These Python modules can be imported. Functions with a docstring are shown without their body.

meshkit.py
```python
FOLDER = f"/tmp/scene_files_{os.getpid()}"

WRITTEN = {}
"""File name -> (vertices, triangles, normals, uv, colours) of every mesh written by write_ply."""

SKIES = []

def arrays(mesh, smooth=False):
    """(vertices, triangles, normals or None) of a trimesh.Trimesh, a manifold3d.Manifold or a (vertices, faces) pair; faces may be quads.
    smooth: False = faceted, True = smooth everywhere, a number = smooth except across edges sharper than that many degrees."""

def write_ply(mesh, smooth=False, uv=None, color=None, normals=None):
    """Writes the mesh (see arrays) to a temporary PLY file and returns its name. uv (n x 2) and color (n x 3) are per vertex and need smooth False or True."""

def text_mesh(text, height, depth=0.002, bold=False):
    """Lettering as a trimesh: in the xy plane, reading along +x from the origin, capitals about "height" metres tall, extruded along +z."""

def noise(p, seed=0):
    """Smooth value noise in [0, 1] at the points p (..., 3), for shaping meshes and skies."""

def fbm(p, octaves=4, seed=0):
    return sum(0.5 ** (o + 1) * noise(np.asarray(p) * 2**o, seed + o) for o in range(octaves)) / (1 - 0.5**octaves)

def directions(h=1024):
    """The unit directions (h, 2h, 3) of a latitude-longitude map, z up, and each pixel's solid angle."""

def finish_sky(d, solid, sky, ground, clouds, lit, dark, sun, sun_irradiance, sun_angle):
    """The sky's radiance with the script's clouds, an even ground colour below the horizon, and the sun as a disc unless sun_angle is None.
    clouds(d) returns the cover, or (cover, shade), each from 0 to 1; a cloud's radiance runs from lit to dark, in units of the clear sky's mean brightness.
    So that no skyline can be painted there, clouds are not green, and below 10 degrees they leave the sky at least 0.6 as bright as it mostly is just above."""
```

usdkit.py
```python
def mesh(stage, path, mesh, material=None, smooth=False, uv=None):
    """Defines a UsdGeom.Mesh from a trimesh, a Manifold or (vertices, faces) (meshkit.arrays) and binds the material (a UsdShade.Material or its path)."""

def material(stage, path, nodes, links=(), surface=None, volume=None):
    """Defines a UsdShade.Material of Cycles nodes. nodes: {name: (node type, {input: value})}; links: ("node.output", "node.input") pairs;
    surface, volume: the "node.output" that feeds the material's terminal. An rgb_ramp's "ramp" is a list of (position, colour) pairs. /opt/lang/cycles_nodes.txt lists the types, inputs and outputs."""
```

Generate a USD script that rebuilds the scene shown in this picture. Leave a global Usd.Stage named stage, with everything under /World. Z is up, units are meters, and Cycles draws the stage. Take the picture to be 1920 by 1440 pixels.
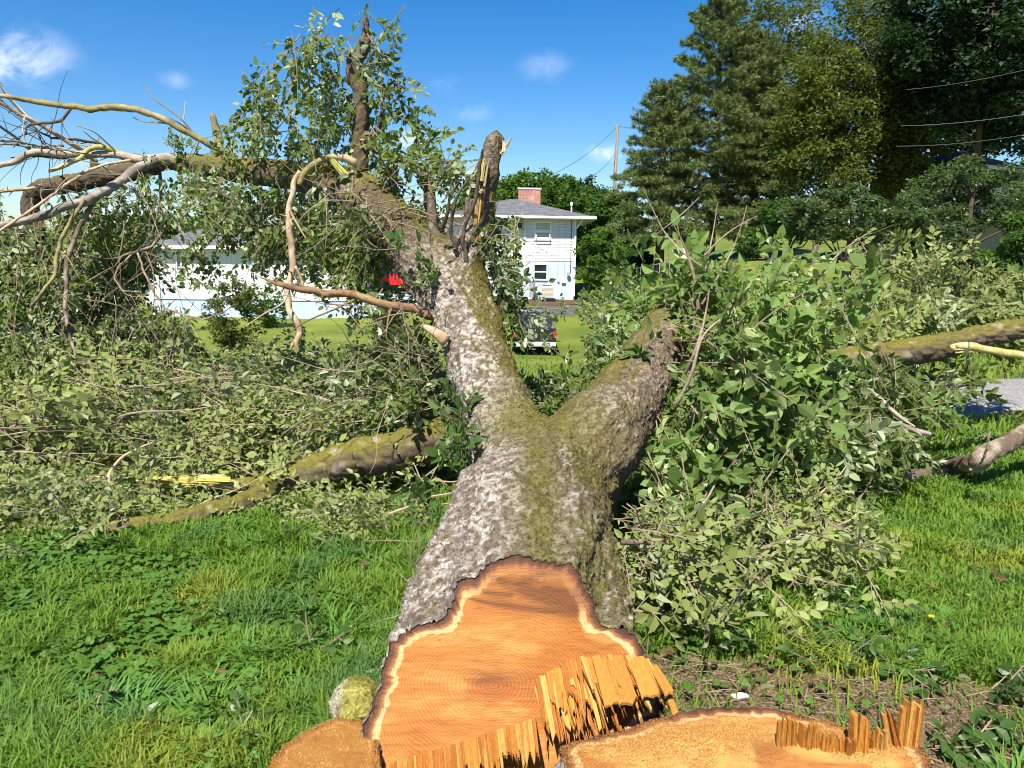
import math, numpy as np, trimesh, usdkit, meshkit
from scipy.spatial import cKDTree
from pxr import Usd, UsdGeom, UsdLux, UsdShade, Sdf, Gf, Vt

stage = Usd.Stage.CreateInMemory()
UsdGeom.SetStageUpAxis(stage, 'Z')
UsdGeom.SetStageMetersPerUnit(stage, 1.0)
world = UsdGeom.Xform.Define(stage, '/World')
stage.SetDefaultPrim(world.GetPrim())
T = Sdf.ValueTypeNames

# ------------------------------------------------------------------ camera
EYE = np.array([0.0, 0.0, 1.62]); FOC = 1445.0
PITCH, ROLL = math.radians(9.2), math.radians(0.7)
FWD = np.array([0, math.cos(PITCH), -math.sin(PITCH)])
_u0 = np.array([0, math.sin(PITCH), math.cos(PITCH)]); _r0 = np.array([1.0, 0, 0])
RIGHT = math.cos(ROLL) * _r0 + math.sin(ROLL) * _u0
UP = -math.sin(ROLL) * _r0 + math.cos(ROLL) * _u0
cam = UsdGeom.Camera.Define(stage, '/World/camera')
cam.CreateHorizontalApertureAttr(36.0); cam.CreateVerticalApertureAttr(27.0)
cam.CreateFocalLengthAttr(36.0 * FOC / 1920)
cam.CreateClippingRangeAttr((0.05, 5000.0))
EXPOSURE = 1.32
cam.CreateExposureAttr(EXPOSURE)
m = Gf.Matrix4d(*[float(v) for row in (np.append(RIGHT, 0), np.append(UP, 0), np.append(-FWD, 0), np.append(EYE, 1)) for v in row])
cam.AddTransformOp().Set(m)

# ------------------------------------------------------------------ sun and sky
SUN_EL = math.radians(54); SUN_H = np.array([-0.28, -0.96]); SUN_H /= np.linalg.norm(SUN_H)
SUN = np.array([SUN_H[0] * math.cos(SUN_EL), SUN_H[1] * math.cos(SUN_EL), math.sin(SUN_EL)])
SKY_STRENGTH, SUN_INTENSITY = 0.062, 1.2
sun = UsdLux.DistantLight.Define(stage, '/World/sun')
sun.CreateIntensityAttr(SUN_INTENSITY); sun.CreateNormalizeAttr(True); sun.CreateAngleAttr(0.53); sun.CreateColorAttr(Gf.Vec3f(1.0, 0.945, 0.86))
zax = SUN; xax = np.cross([0, 0, 1.0], zax); xax /= np.linalg.norm(xax); yax = np.cross(zax, xax)
sun.AddTransformOp().Set(Gf.Matrix4d(*[float(v) for row in (np.append(xax, 0), np.append(yax, 0), np.append(zax, 0), (0, 0, 30, 1)) for v in row]))
sun.GetPrim().SetCustomDataByKey('label', 'the morning sun')

def ray(px, py):
    d = FWD + (px - 960) / FOC * RIGHT - (py - 720) / FOC * UP
    return d
def P(px, py, d):
    r = ray(px, py)
    return EYE + r * (d / r[1])
def sky_dir(px, py):
    r = ray(px, py); return r / np.linalg.norm(r)

dome = UsdLux.DomeLight.Define(stage, '/World/sky')
dome.GetPrim().SetCustomDataByKey('kind', 'structure'); dome.GetPrim().SetCustomDataByKey('label', 'clear blue summer sky with a few faint clouds')
nodes = {'sky': ('sky_texture', dict(sky_type='single_scattering', sun_disc=False, sun_elevation=SUN_EL, sun_rotation=math.atan2(SUN[0], SUN[1]), air_density=1.0, aerosol_density=0.7, ozone_density=2.2, altitude=300.0)),
         'hs': ('hsv', dict(hue=0.506, saturation=1.48, value=1.04, fac=1.0)),
         'tc': ('texture_coordinate', {}), 'bg': ('background_shader', dict(strength=SKY_STRENGTH))}
links = [('sky.color', 'hs.color')]
# a few soft clouds where they stand in the sky
clouds = [(5, 100, 0.085, 0.9), (770, 262, 0.035, 0.75), (1135, 285, 0.03, 0.85), (330, 150, 0.025, 0.25), (600, 165, 0.03, 0.16), (840, 160, 0.03, 0.28), (885, 205, 0.035, 0.24), (1020, 125, 0.045, 0.2),
          (235, 400, 0.04, 0.7), (860, 330, 0.06, 0.5), (1500, 40, 0.04, 0.4), (150, 300, 0.05, 0.3)]
nodes['mp'] = ('mapping', dict(mapping_type='point', scale=(9.0, 9.0, 14.0)))
nodes['nz'] = ('noise_texture', dict(scale=1.6, detail=6.0, roughness=0.62, distortion=0.4))
links += [('tc.generated', 'mp.vector'), ('mp.vector', 'nz.vector')]
prev = None
for i, (cx, cy, rad, amt) in enumerate(clouds):
    d = sky_dir(cx, cy)
    nodes[f'd{i}'] = ('vector_math', dict(math_type='subtract', vector2=tuple(d)))
    nodes[f's{i}'] = ('vector_math', dict(math_type='multiply', vector2=(1.0, 1.0, 1.9)))
    nodes[f'l{i}'] = ('vector_math', dict(math_type='length'))
    nodes[f'r{i}'] = ('map_range', dict(range_type='smoothstep', from_min=0.0, from_max=rad, to_min=amt, to_max=0.0, clamp=True))
    links += [('tc.generated', f'd{i}.vector1'), (f'd{i}.vector', f's{i}.vector1'), (f's{i}.vector', f'l{i}.vector1'), (f'l{i}.value', f'r{i}.value')]
    if prev is None:
        prev = f'r{i}.result'
    else:
        nodes[f'a{i}'] = ('math', dict(math_type='maximum'))
        links += [(prev, f'a{i}.value1'), (f'r{i}.result', f'a{i}.value2')]; prev = f'a{i}.value'
nodes['nr'] = ('map_range', dict(range_type='smoothstep', from_min=0.36, from_max=0.66, to_min=0.0, to_max=1.0, clamp=True))
nodes['cm'] = ('math', dict(math_type='multiply'))
nodes['mx'] = ('mix', dict(mix_type='mix', color2=(8.5, 8.8, 9.6)))
links += [('nz.fac', 'nr.value'), ('nr.result', 'cm.value1'), (prev, 'cm.value2'), ('cm.value', 'mx.fac'), ('hs.color', 'mx.color1'), ('mx.color', 'bg.color')]
skymat = usdkit.material(stage, '/World/Looks/sky', nodes, links, surface='bg.background')
UsdShade.MaterialBindingAPI.Apply(dome.GetPrim()).Bind(skymat)

# ------------------------------------------------------------------ helpers: names, meshes, materials
_used = {}
def numbered(parent, name):
    n = _used.get((parent, name), 0); _used[(parent, name)] = n + 1
    return name if n == 0 else f'{name}_{n:03d}'
def path_of(parent):
    return '/World' if parent is None else (parent if isinstance(parent, str) else str(parent.GetPath()))
def tag(prim, label=None, cat=None, group=None, kind=None):
    for k, v in (('label', label), ('category', cat), ('group', group), ('kind', kind)):
        if v: prim.SetCustomDataByKey(k, v)
    return prim
def thing(name, label, cat, loc=(0, 0, 0), rz=0.0, group=None, kind=None):
    x = UsdGeom.Xform.Define(stage, '/World/' + numbered('/World', name))
    x.AddTranslateOp().Set(Gf.Vec3d(*map(float, loc)))
    if rz: x.AddRotateZOp().Set(math.degrees(rz))
    return tag(x.GetPrim(), label, cat, group, kind)
def vnormals(V, F):
    n = np.zeros_like(V); fn = np.cross(V[F[:, 1]] - V[F[:, 0]], V[F[:, 2]] - V[F[:, 0]])
    for k in range(3):
        for c in range(3): n[:, c] += np.bincount(F[:, k], fn[:, c], len(V))
    return n / np.maximum(np.linalg.norm(n, axis=1, keepdims=True), 1e-12)
def mesh(name, VF, mat, parent=None, smooth=False, attrs=None, label=None, cat=None, group=None, kind=None):
    V, F = VF
    V = np.asarray(V, np.float64); F = np.asarray(F, np.int64)
    p = path_of(parent); path = p + '/' + numbered(p, name)
    g = UsdGeom.Mesh.Define(stage, path)
    g.CreatePointsAttr(Vt.Vec3fArray.FromNumpy(np.ascontiguousarray(V, np.float32)))
    k = F.shape[1]
    g.CreateFaceVertexCountsAttr(Vt.IntArray.FromNumpy(np.full(len(F), k, np.int32)))
    g.CreateFaceVertexIndicesAttr(Vt.IntArray.FromNumpy(np.ascontiguousarray(F.ravel(), np.int32)))
    g.CreateSubdivisionSchemeAttr('none')
    if smooth:
        g.CreateNormalsAttr(Vt.Vec3fArray.FromNumpy(np.ascontiguousarray(vnormals(V, F), np.float32))); g.SetNormalsInterpolation('vertex')
    for an, av in (attrs or {}).items():
        av = np.ascontiguousarray(av, np.float32); api = UsdGeom.PrimvarsAPI(g)
        if av.ndim == 2: api.CreatePrimvar(an, T.Color3fArray, 'vertex').Set(Vt.Vec3fArray.FromNumpy(av))
        else: api.CreatePrimvar(an, T.FloatArray, 'vertex').Set(Vt.FloatArray.FromNumpy(av))
    UsdShade.MaterialBindingAPI.Apply(g.GetPrim()).Bind(mat)
    return tag(g.GetPrim(), label, cat, group, kind)
def cat(parts):
    Vs, Fs, o = [], [], 0
    for V, F in parts:
        Vs.append(np.asarray(V, float)); Fs.append(np.asarray(F) + o); o += len(V)
    return np.vstack(Vs), np.vstack(Fs)
def box(x0, x1, y0, y1, z0, z1):
    V = np.array([[x, y, z] for z in (z0, z1) for y in (y0, y1) for x in (x0, x1)], float)
    F = np.array([[0, 2, 3], [0, 3, 1], [4, 5, 7], [4, 7, 6], [0, 1, 5], [0, 5, 4], [2, 6, 7], [2, 7, 3], [0, 4, 6], [0, 6, 2], [1, 3, 7], [1, 7, 5]])
    return V, F
def cyl(r, z0, z1, n=20, r1=None, c=(0, 0)):
    a = np.linspace(0, 2 * np.pi, n, endpoint=False); r1 = r if r1 is None else r1
    lo = np.c_[c[0] + r * np.cos(a), c[1] + r * np.sin(a), np.full(n, z0)]; hi = np.c_[c[0] + r1 * np.cos(a), c[1] + r1 * np.sin(a), np.full(n, z1)]
    V = np.vstack([lo, hi, [[c[0], c[1], z0], [c[0], c[1], z1]]]); i = np.arange(n); j = (i + 1) % n
    F = np.vstack([np.c_[i, j, n + j], np.c_[i, n + j, n + i], np.c_[np.full(n, 2 * n), j, i], np.c_[np.full(n, 2 * n + 1), n + i, n + j]])
    return V, F
def xf(VF, M=None, t=(0, 0, 0)):
    V = np.asarray(VF[0], float)
    if M is not None: V = V @ np.asarray(M).T
    return V + np.asarray(t), VF[1]
def rotx(a): c, s = math.cos(a), math.sin(a); return np.array([[1, 0, 0], [0, c, -s], [0, s, c]])
def roty(a): c, s = math.cos(a), math.sin(a); return np.array([[c, 0, s], [0, 1, 0], [-s, 0, c]])
def rotz(a): c, s = math.cos(a), math.sin(a); return np.array([[c, -s, 0], [s, c, 0], [0, 0, 1]])
def smoothstep(a, b, x):
    t = np.clip((np.asarray(x, float) - a) / (b - a), 0, 1); return t * t * (3 - 2 * t)
def fbm(p, scale, octaves=4, seed=0):
    return meshkit.fbm(np.asarray(p, float) * scale + 50.0, octaves, seed)
def unit(v):
    v = np.asarray(v, float); return v / np.maximum(np.linalg.norm(v, axis=-1, keepdims=True), 1e-12)

def M(name, nodes, links, surface='p.BSDF', volume=None):
    return usdkit.material(stage, '/World/Looks/' + name, nodes, links, surface=surface, volume=volume)
def flat_mat(name, color, rough=0.6, noise=0.15, scale=6.0, spec=0.4, metal=0.0, bump=0.0, bscale=40.0):
    """one colour with a little uneven tone and fine relief"""
    c = np.array(color, float)
    n = {'g': ('geometry', {}), 'n': ('noise_texture', dict(scale=scale, detail=5.0, roughness=0.6)),
         'r': ('rgb_ramp', {'ramp': [(0.25, tuple(c * (1 - noise))), (0.75, tuple(np.minimum(c * (1 + noise), 0.95)))]}),
         'p': ('principled_bsdf', dict(roughness=rough, specular_ior_level=spec, metallic=metal))}
    l = [('g.position', 'n.vector'), ('n.fac', 'r.fac'), ('r.color', 'p.base_color')]
    if bump:
        n['n2'] = ('noise_texture', dict(scale=bscale, detail=4.0)); n['b'] = ('bump', dict(strength=1.0, distance=bump))
        l += [('g.position', 'n2.vector'), ('n2.fac', 'b.height'), ('b.normal', 'p.normal')]
    return M(name, n, l)
def leaf_mat(name, ramp, under, trans=0.35, rough=0.45, spec=0.5, patch=None, tcol=None):
    """leaf: each leaf its own tone (random per island), paler underside, some light comes through"""
    n = {'g': ('geometry', {}), 'r': ('rgb_ramp', {'ramp': ramp}), 'u': ('mix', dict(mix_type='mix', color2=tuple(under))),
         'p': ('principled_bsdf', dict(roughness=rough, specular_ior_level=spec * .6)), 't': ('translucent_bsdf', {}),
         'n': ('noise_texture', dict(scale=1.3, detail=2.0)), 'hv': ('hsv', dict(hue=0.5, saturation=1.0, fac=1.0)), 'vr': ('map_range', dict(from_min=0.3, from_max=0.7, to_min=0.72, to_max=1.28, clamp=True)),
         'k': ('math', dict(math_type='multiply', value2=0.75)), 'tm': ('mix', dict(mix_type='multiply', fac=1.0, color2=tcol or (1.6, 1.75, 0.6))), 'm': ('mix_closure', dict(fac=trans))}
    l = [('g.random_per_island', 'r.fac'), ('g.backfacing', 'k.value1'), ('k.value', 'u.fac'), ('r.color', 'u.color1'), ('g.position', 'n.vector'), ('n.fac', 'vr.value'), ('vr.result', 'hv.value'), ('u.color', 'hv.color'),
         ('hv.color', 'p.base_color'), ('hv.color', 'tm.color1'), ('tm.color', 't.color'), ('p.BSDF', 'm.closure1'), ('t.BSDF', 'm.closure2')]
    return M(name, n, l, surface='m.closure')
def bark_mat(name, rough=0.9, fine=90.0, bump=0.004, lo=0.6, hi=1.3, spots=0.0, spot_scale=55.0):
    """bark: the mesh's own colour (bare bark, lichen, moss) broken by fine grain"""
    n = {'g': ('geometry', {}), 'a': ('attribute', dict(attribute='tint')), 'n': ('noise_texture', dict(scale=fine, detail=6.0, roughness=0.7)),
         'v': ('map_range', dict(from_min=0.3, from_max=0.7, to_min=lo, to_max=hi, clamp=True)), 'hv': ('hsv', dict(hue=0.5, saturation=1.0, fac=1.0)),
         'n2': ('noise_texture', dict(scale=fine * 0.8, detail=5.0, roughness=0.65)), 'b': ('bump', dict(strength=1.0, distance=bump)), 'p': ('principled_bsdf', dict(roughness=rough, specular_ior_level=0.2))}
    l = [('g.position', 'n.vector'), ('n.fac', 'v.value'), ('v.result', 'hv.value'), ('a.color', 'hv.color'), ('hv.color', 'p.base_color'),
         ('g.position', 'n2.vector'), ('n2.fac', 'b.height'), ('b.normal', 'p.normal')]
    if spots:                                                        # flakes fallen off: bare darker bark between the lichened plates
        n['n3'] = ('noise_texture', dict(scale=spot_scale, detail=3.0, roughness=0.6, distortion=0.6)); n['sr'] = ('map_range', dict(range_type='smoothstep', from_min=0.53, from_max=0.61, to_min=0.0, to_max=spots, clamp=True)); n['sm'] = ('mix', dict(mix_type='multiply', color2=(0.26, 0.21, 0.17)))
        l = [x for x in l if x != ('hv.color', 'p.base_color')] + [('g.position', 'n3.vector'), ('n3.fac', 'sr.value'), ('sr.result', 'sm.fac'), ('hv.color', 'sm.color1'), ('sm.color', 'p.base_color')]
    return M(name, n, l)

# ------------------------------------------------------------------ terrain
_ly = np.array([-60, 0, 5, 10, 20, 34, 44, 48, 52, 70, 120, 250, 600]); _lz = np.array([0.0, 0, 0, -0.35, -1.45, -2.65, -2.1, -1.45, -1.05, 0.0, 2.0, 8.0, 20])
_ry = np.array([-60, 0, 8, 12, 25, 45, 60, 120, 250, 600]); _rz = np.array([0.0, 0, -0.1, -0.05, 0.55, 1.35, 2.2, 6.0, 14, 30])
def H(x, y):
    x = np.asarray(x, float); y = np.asarray(y, float)
    zl = np.interp(y, _ly, _lz); zr = np.interp(y, _ry, _rz)
    w = smoothstep(0.07, 0.33, x / np.maximum(y, 3.0))
    z = zl * (1 - w) + zr * w
    q = np.stack([x, y, 0 * x], -1)
    far = smoothstep(6, 30, y)
    z = z + 0.95 * smoothstep(-12.5, -9.5, x) * smoothstep(-4.2, -6.0, x) * smoothstep(45.2, 45.9, y) * smoothstep(56, 52, y)
    return z + (meshkit.fbm(q * 0.35 + 50, 3, 5) - 0.5) * (0.06 + 0.15 * far) + (meshkit.fbm(q * 2.2 + 80, 3, 6) - 0.5) * 0.05 * (1 - far)
def G(px, py, dmin=1.0, dmax=200.0):
    """the point of the ground that is seen at a pixel"""
    r = ray(px, py); t = np.geomspace(dmin, dmax, 900); p = EYE + (r / r[1]) * t[:, None]
    below = np.nonzero(p[:, 2] < H(p[:, 0], p[:, 1]))[0]
    return p[below[0]] if len(below) else p[-1]
def onground(px, d, dz=0.0):
    """point above pixel column px at distance d, on the ground"""
    p = P(px, 480, d); p[2] = float(H(p[0], p[1])) + dz; return p
# ------------------------------------------------------------------ materials of the setting
def ground_mat():
    n = {'g': ('geometry', {}), 'n1': ('noise_texture', dict(scale=0.35, detail=4.0)), 'n2': ('noise_texture', dict(scale=14.0, detail=6.0, roughness=0.7)), 'n3': ('noise_texture', dict(scale=90.0, detail=3.0)),
         'r1': ('rgb_ramp', {'ramp': [(0.3, (0.070, 0.100, 0.014)), (0.55, (0.110, 0.142, 0.020)), (0.75, (0.155, 0.175, 0.036))]}),
         'v': ('map_range', dict(from_min=0.3, from_max=0.7, to_min=0.6, to_max=1.35, clamp=True)), 'hv': ('hsv', dict(hue=0.5, saturation=1.0, fac=1.0)),
         's': ('rgb_ramp', {'ramp': [(0.3, (0.035, 0.022, 0.012)), (0.5, (0.10, 0.065, 0.038)), (0.72, (0.22, 0.16, 0.10))]}),
         'a': ('attribute', dict(attribute='soil')), 'm': ('mix', dict(mix_type='mix')), 'b': ('bump', dict(strength=1.0, distance=0.02)), 'p': ('principled_bsdf', dict(roughness=0.95, specular_ior_level=0.15))}
    l = [('g.position', 'n1.vector'), ('g.position', 'n2.vector'), ('g.position', 'n3.vector'), ('n1.fac', 'r1.fac'), ('n2.fac', 'v.value'), ('v.result', 'hv.value'), ('r1.color', 'hv.color'),
         ('n3.fac', 's.fac'), ('a.fac', 'm.fac'), ('hv.color', 'm.color1'), ('s.color', 'm.color2'), ('m.color', 'p.base_color'), ('n2.fac', 'b.height'), ('b.normal', 'p.normal')]
    return M('lawn', n, l)
MAT_GROUND = ground_mat()
MAT_GRAVEL = None
def gravel_mat(name, a, b, scale, bump):
    n = {'g': ('geometry', {}), 'v': ('voronoi_texture', dict(scale=scale, randomness=1.0)), 'sc': ('separate_color', {}), 'n': ('noise_texture', dict(scale=1.5, detail=5.0)),
         'r': ('rgb_ramp', {'ramp': [(0.0, a), (1.0, b)]}), 'mx': ('math', dict(math_type='multiply_add', value2=0.6)), 'k': ('math', dict(math_type='multiply', value2=0.4)),
         'b': ('bump', dict(strength=1.0, distance=bump)), 'p': ('principled_bsdf', dict(roughness=0.9, specular_ior_level=0.2))}
    l = [('g.position', 'v.vector'), ('g.position', 'n.vector'), ('v.color', 'sc.color'), ('sc.r', 'mx.value1'), ('n.fac', 'k.value1'), ('k.value', 'mx.value3'), ('mx.value', 'r.fac'), ('r.color', 'p.base_color'), ('v.distance', 'b.height'), ('b.normal', 'p.normal')]
    return M(name, n, l)
MAT_GRAVEL = gravel_mat('gravel', (0.12, 0.115, 0.11), (0.30, 0.285, 0.27), 30.0, 0.02)
MAT_ASPHALT = gravel_mat('asphalt', (0.045, 0.045, 0.05), (0.085, 0.085, 0.09), 60.0, 0.004)
MAT_ASPHALT_PALE = gravel_mat('worn_asphalt', (0.14, 0.14, 0.14), (0.23, 0.23, 0.225), 50.0, 0.004)
MAT_MULCH = gravel_mat('mulch', (0.06, 0.03, 0.02), (0.16, 0.08, 0.05), 26.0, 0.04)
MAT_WHITE = flat_mat('white_paint', (0.72, 0.72, 0.71), 0.45, 0.04, 3.0)
MAT_SIDING = flat_mat('white_siding', (0.60, 0.61, 0.61), 0.5, 0.05, 2.0)
MAT_BLUE = flat_mat('blue_paint', (0.36, 0.47, 0.61), 0.6, 0.06, 1.5, bump=0.004, bscale=25.0)
MAT_SOFFIT = flat_mat('soffit', (0.55, 0.55, 0.55), 0.6, 0.05)
MAT_DARKFRAME = flat_mat('dark_metal', (0.03, 0.03, 0.035), 0.4, 0.1)
MAT_GREYMETAL = flat_mat('grey_metal', (0.36, 0.37, 0.38), 0.4, 0.1, 3.0, metal=0.4)
MAT_BEIGE = flat_mat('beige_metal', (0.50, 0.46, 0.38), 0.5, 0.06)
MAT_CABLE = flat_mat('cable', (0.03, 0.03, 0.03), 0.6, 0.05)
MAT_CABLE_PALE = flat_mat('pale_cable', (0.19, 0.19, 0.185), 0.5, 0.05)
MAT_POLE = flat_mat('pole_wood', (0.30, 0.25, 0.19), 0.9, 0.2, 3.0)
MAT_BLACKCAR = flat_mat('black_car_paint', (0.012, 0.013, 0.016), 0.25, 0.1, 2.0, spec=0.6)
MAT_REDCAR = flat_mat('red_car_paint', (0.55, 0.012, 0.02), 0.22, 0.05, 2.0, spec=0.6)
MAT_CHROME = flat_mat('chrome', (0.50, 0.51, 0.52), 0.35, 0.05, 2.0, metal=0.3)
MAT_TYRE = flat_mat('tyre_rubber', (0.02, 0.02, 0.02), 0.85, 0.1)
MAT_REDLENS = flat_mat('red_lens', (0.55, 0.01, 0.015), 0.2, 0.05)
MAT_WHITELENS = flat_mat('white_lens', (0.75, 0.75, 0.75), 0.2, 0.05)
MAT_BROWNROOF = flat_mat('brown_shingle', (0.13, 0.065, 0.042), 0.9, 0.3, 6.0)
MAT_REDDOOR = flat_mat('red_door', (0.30, 0.02, 0.02), 0.5, 0.1)
MAT_DIM_SIDING = flat_mat('grey_siding', (0.20, 0.20, 0.19), 0.6, 0.06)
def glass_mat():
    n = {'t': ('transparent_bsdf', dict(color=(0.75, 0.8, 0.82))), 'gl': ('glossy_bsdf', dict(roughness=0.03, color=(0.9, 0.9, 0.9))), 'f': ('fresnel', dict(IOR=1.6)), 'm': ('mix_closure', {})}
    return M('window_glass', n, [('f.fac', 'm.fac'), ('t.BSDF', 'm.closure1'), ('gl.BSDF', 'm.closure2')], surface='m.closure')
MAT_GLASS = glass_mat()
MAT_DARKGLASS = flat_mat('car_glass', (0.02, 0.025, 0.03), 0.05, 0.05, spec=0.8)
MAT_ROOM = flat_mat('dark_room', (0.05, 0.05, 0.055), 0.9, 0.2)
MAT_BLIND = flat_mat('window_blind', (0.42, 0.42, 0.42), 0.7, 0.1)
def shingle_mat():
    n = {'tc': ('texture_coordinate', {}), 'mp': ('mapping', dict(mapping_type='point', scale=(1.0, 1.0, 2.4))), 'sx': ('separate_xyz', {}), 'ad': ('math', dict(math_type='add')), 'cx': ('combine_xyz', {}),
         'b': ('brick_texture', dict(scale=1.0, brick_width=0.32, row_height=0.15, mortar_size=0.008, color1=(0.075, 0.08, 0.09), color2=(0.13, 0.135, 0.145), mortar=(0.05, 0.05, 0.055), bias=0.0)),
         'n': ('noise_texture', dict(scale=3.0, detail=5.0)), 'vr': ('map_range', dict(from_min=0.3, from_max=0.7, to_min=0.75, to_max=1.3, clamp=True)), 'hv': ('hsv', dict(hue=0.5, saturation=0.9, fac=1.0)), 'p': ('principled_bsdf', dict(roughness=0.9))}
    l = [('tc.object', 'sx.vector'), ('sx.x', 'ad.value1'), ('sx.y', 'ad.value2'), ('ad.value', 'cx.x'), ('sx.z', 'cx.y'), ('cx.vector', 'b.vector'), ('tc.object', 'n.vector'), ('n.fac', 'vr.value'), ('vr.result', 'hv.value'), ('b.color', 'hv.color'), ('hv.color', 'p.base_color')]
    n['b'][1]['row_height'] = 0.045
    return M('roof_shingle', n, l)
MAT_SHINGLE = shingle_mat()
def chimney_mat():
    n = {'tc': ('texture_coordinate', {}), 'sx': ('separate_xyz', {}), 'ad': ('math', dict(math_type='add')), 'cx': ('combine_xyz', {}),
         'b': ('brick_texture', dict(scale=1.0, brick_width=0.22, row_height=0.075, mortar_size=0.01, color1=(0.22, 0.05, 0.03), color2=(0.32, 0.09, 0.06), mortar=(0.33, 0.28, 0.25))),
         'n': ('noise_texture', dict(scale=2.5, detail=4.0)), 'vr': ('map_range', dict(from_min=0.55, from_max=0.72, to_min=0.0, to_max=0.6, clamp=True)), 'm': ('mix', dict(mix_type='mix', color2=(0.45, 0.36, 0.32))), 'p': ('principled_bsdf', dict(roughness=0.9))}
    l = [('tc.object', 'sx.vector'), ('sx.x', 'ad.value1'), ('sx.y', 'ad.value2'), ('ad.value', 'cx.x'), ('sx.z', 'cx.y'), ('cx.vector', 'b.vector'), ('tc.object', 'n.vector'), ('n.fac', 'vr.value'), ('vr.result', 'm.fac'), ('b.color', 'm.color1'), ('m.color', 'p.base_color')]
    return M('chimney_brick', n, l)
MAT_BRICK = chimney_mat()

# ------------------------------------------------------------------ ground, drives, roads
def grid_axis(n, near, far, centre=0.0):
    t = np.linspace(-1, 1, n); k = np.arcsinh(far / near)
    return centre + near * np.sinh(k * t)
gx = grid_axis(420, 3.0, 420.0); gy = np.r_[-120, -60, -25, -10, grid_axis(460, 4.0, 600.0, 3.0)]
gy = np.unique(gy[(gy > -121)])
X, Y = np.meshgrid(gx, gy); Z = H(X, Y)
def soil_mask(x, y):
    """bare soil round the stump and on the lane side of the lawn"""
    q = np.stack([x, y, 0 * x], -1)
    nz = meshkit.fbm(q * 3.0 + 20, 4, 11)
    def blob(cx, cy, rx, ry): return np.exp(-(((x - cx) / rx) ** 2 + ((y - cy) / ry) ** 2))
    b = 1.9 * blob(0.90, 2.76, 0.55, 0.27) + 1.3 * blob(1.72, 2.60, 0.34, 0.26) + 0.75 * blob(1.50, 3.2, 0.4, 0.15) + 0.6 * blob(-1.65, 3.0, 0.16, 0.10) + 0.8 * blob(0.3, 2.2, 0.9, 0.45) + 0.7 * blob(1.35, 2.2, 0.5, 0.3) + 0.4 * blob(-2.2, 2.6, 0.4, 0.2)
    return smoothstep(0.55, 0.8, b + (nz - 0.5) * 1.1)
gi, gj = len(gy), len(gx); idx = np.arange(gi * gj).reshape(gi, gj)
F = np.stack([idx[:-1, :-1], idx[:-1, 1:], idx[1:, 1:], idx[1:, :-1]], -1).reshape(-1, 4)
soil = np.maximum(soil_mask(X, Y), 0.28 * (np.hypot(X, Y - 3) < 14)).ravel()
mesh('lawn', (np.c_[X.ravel(), Y.ravel(), Z.ravel()], F), MAT_GROUND, smooth=True, attrs={'soil': soil}, kind='structure', label='green lawn sloping down and up again to the houses')

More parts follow.
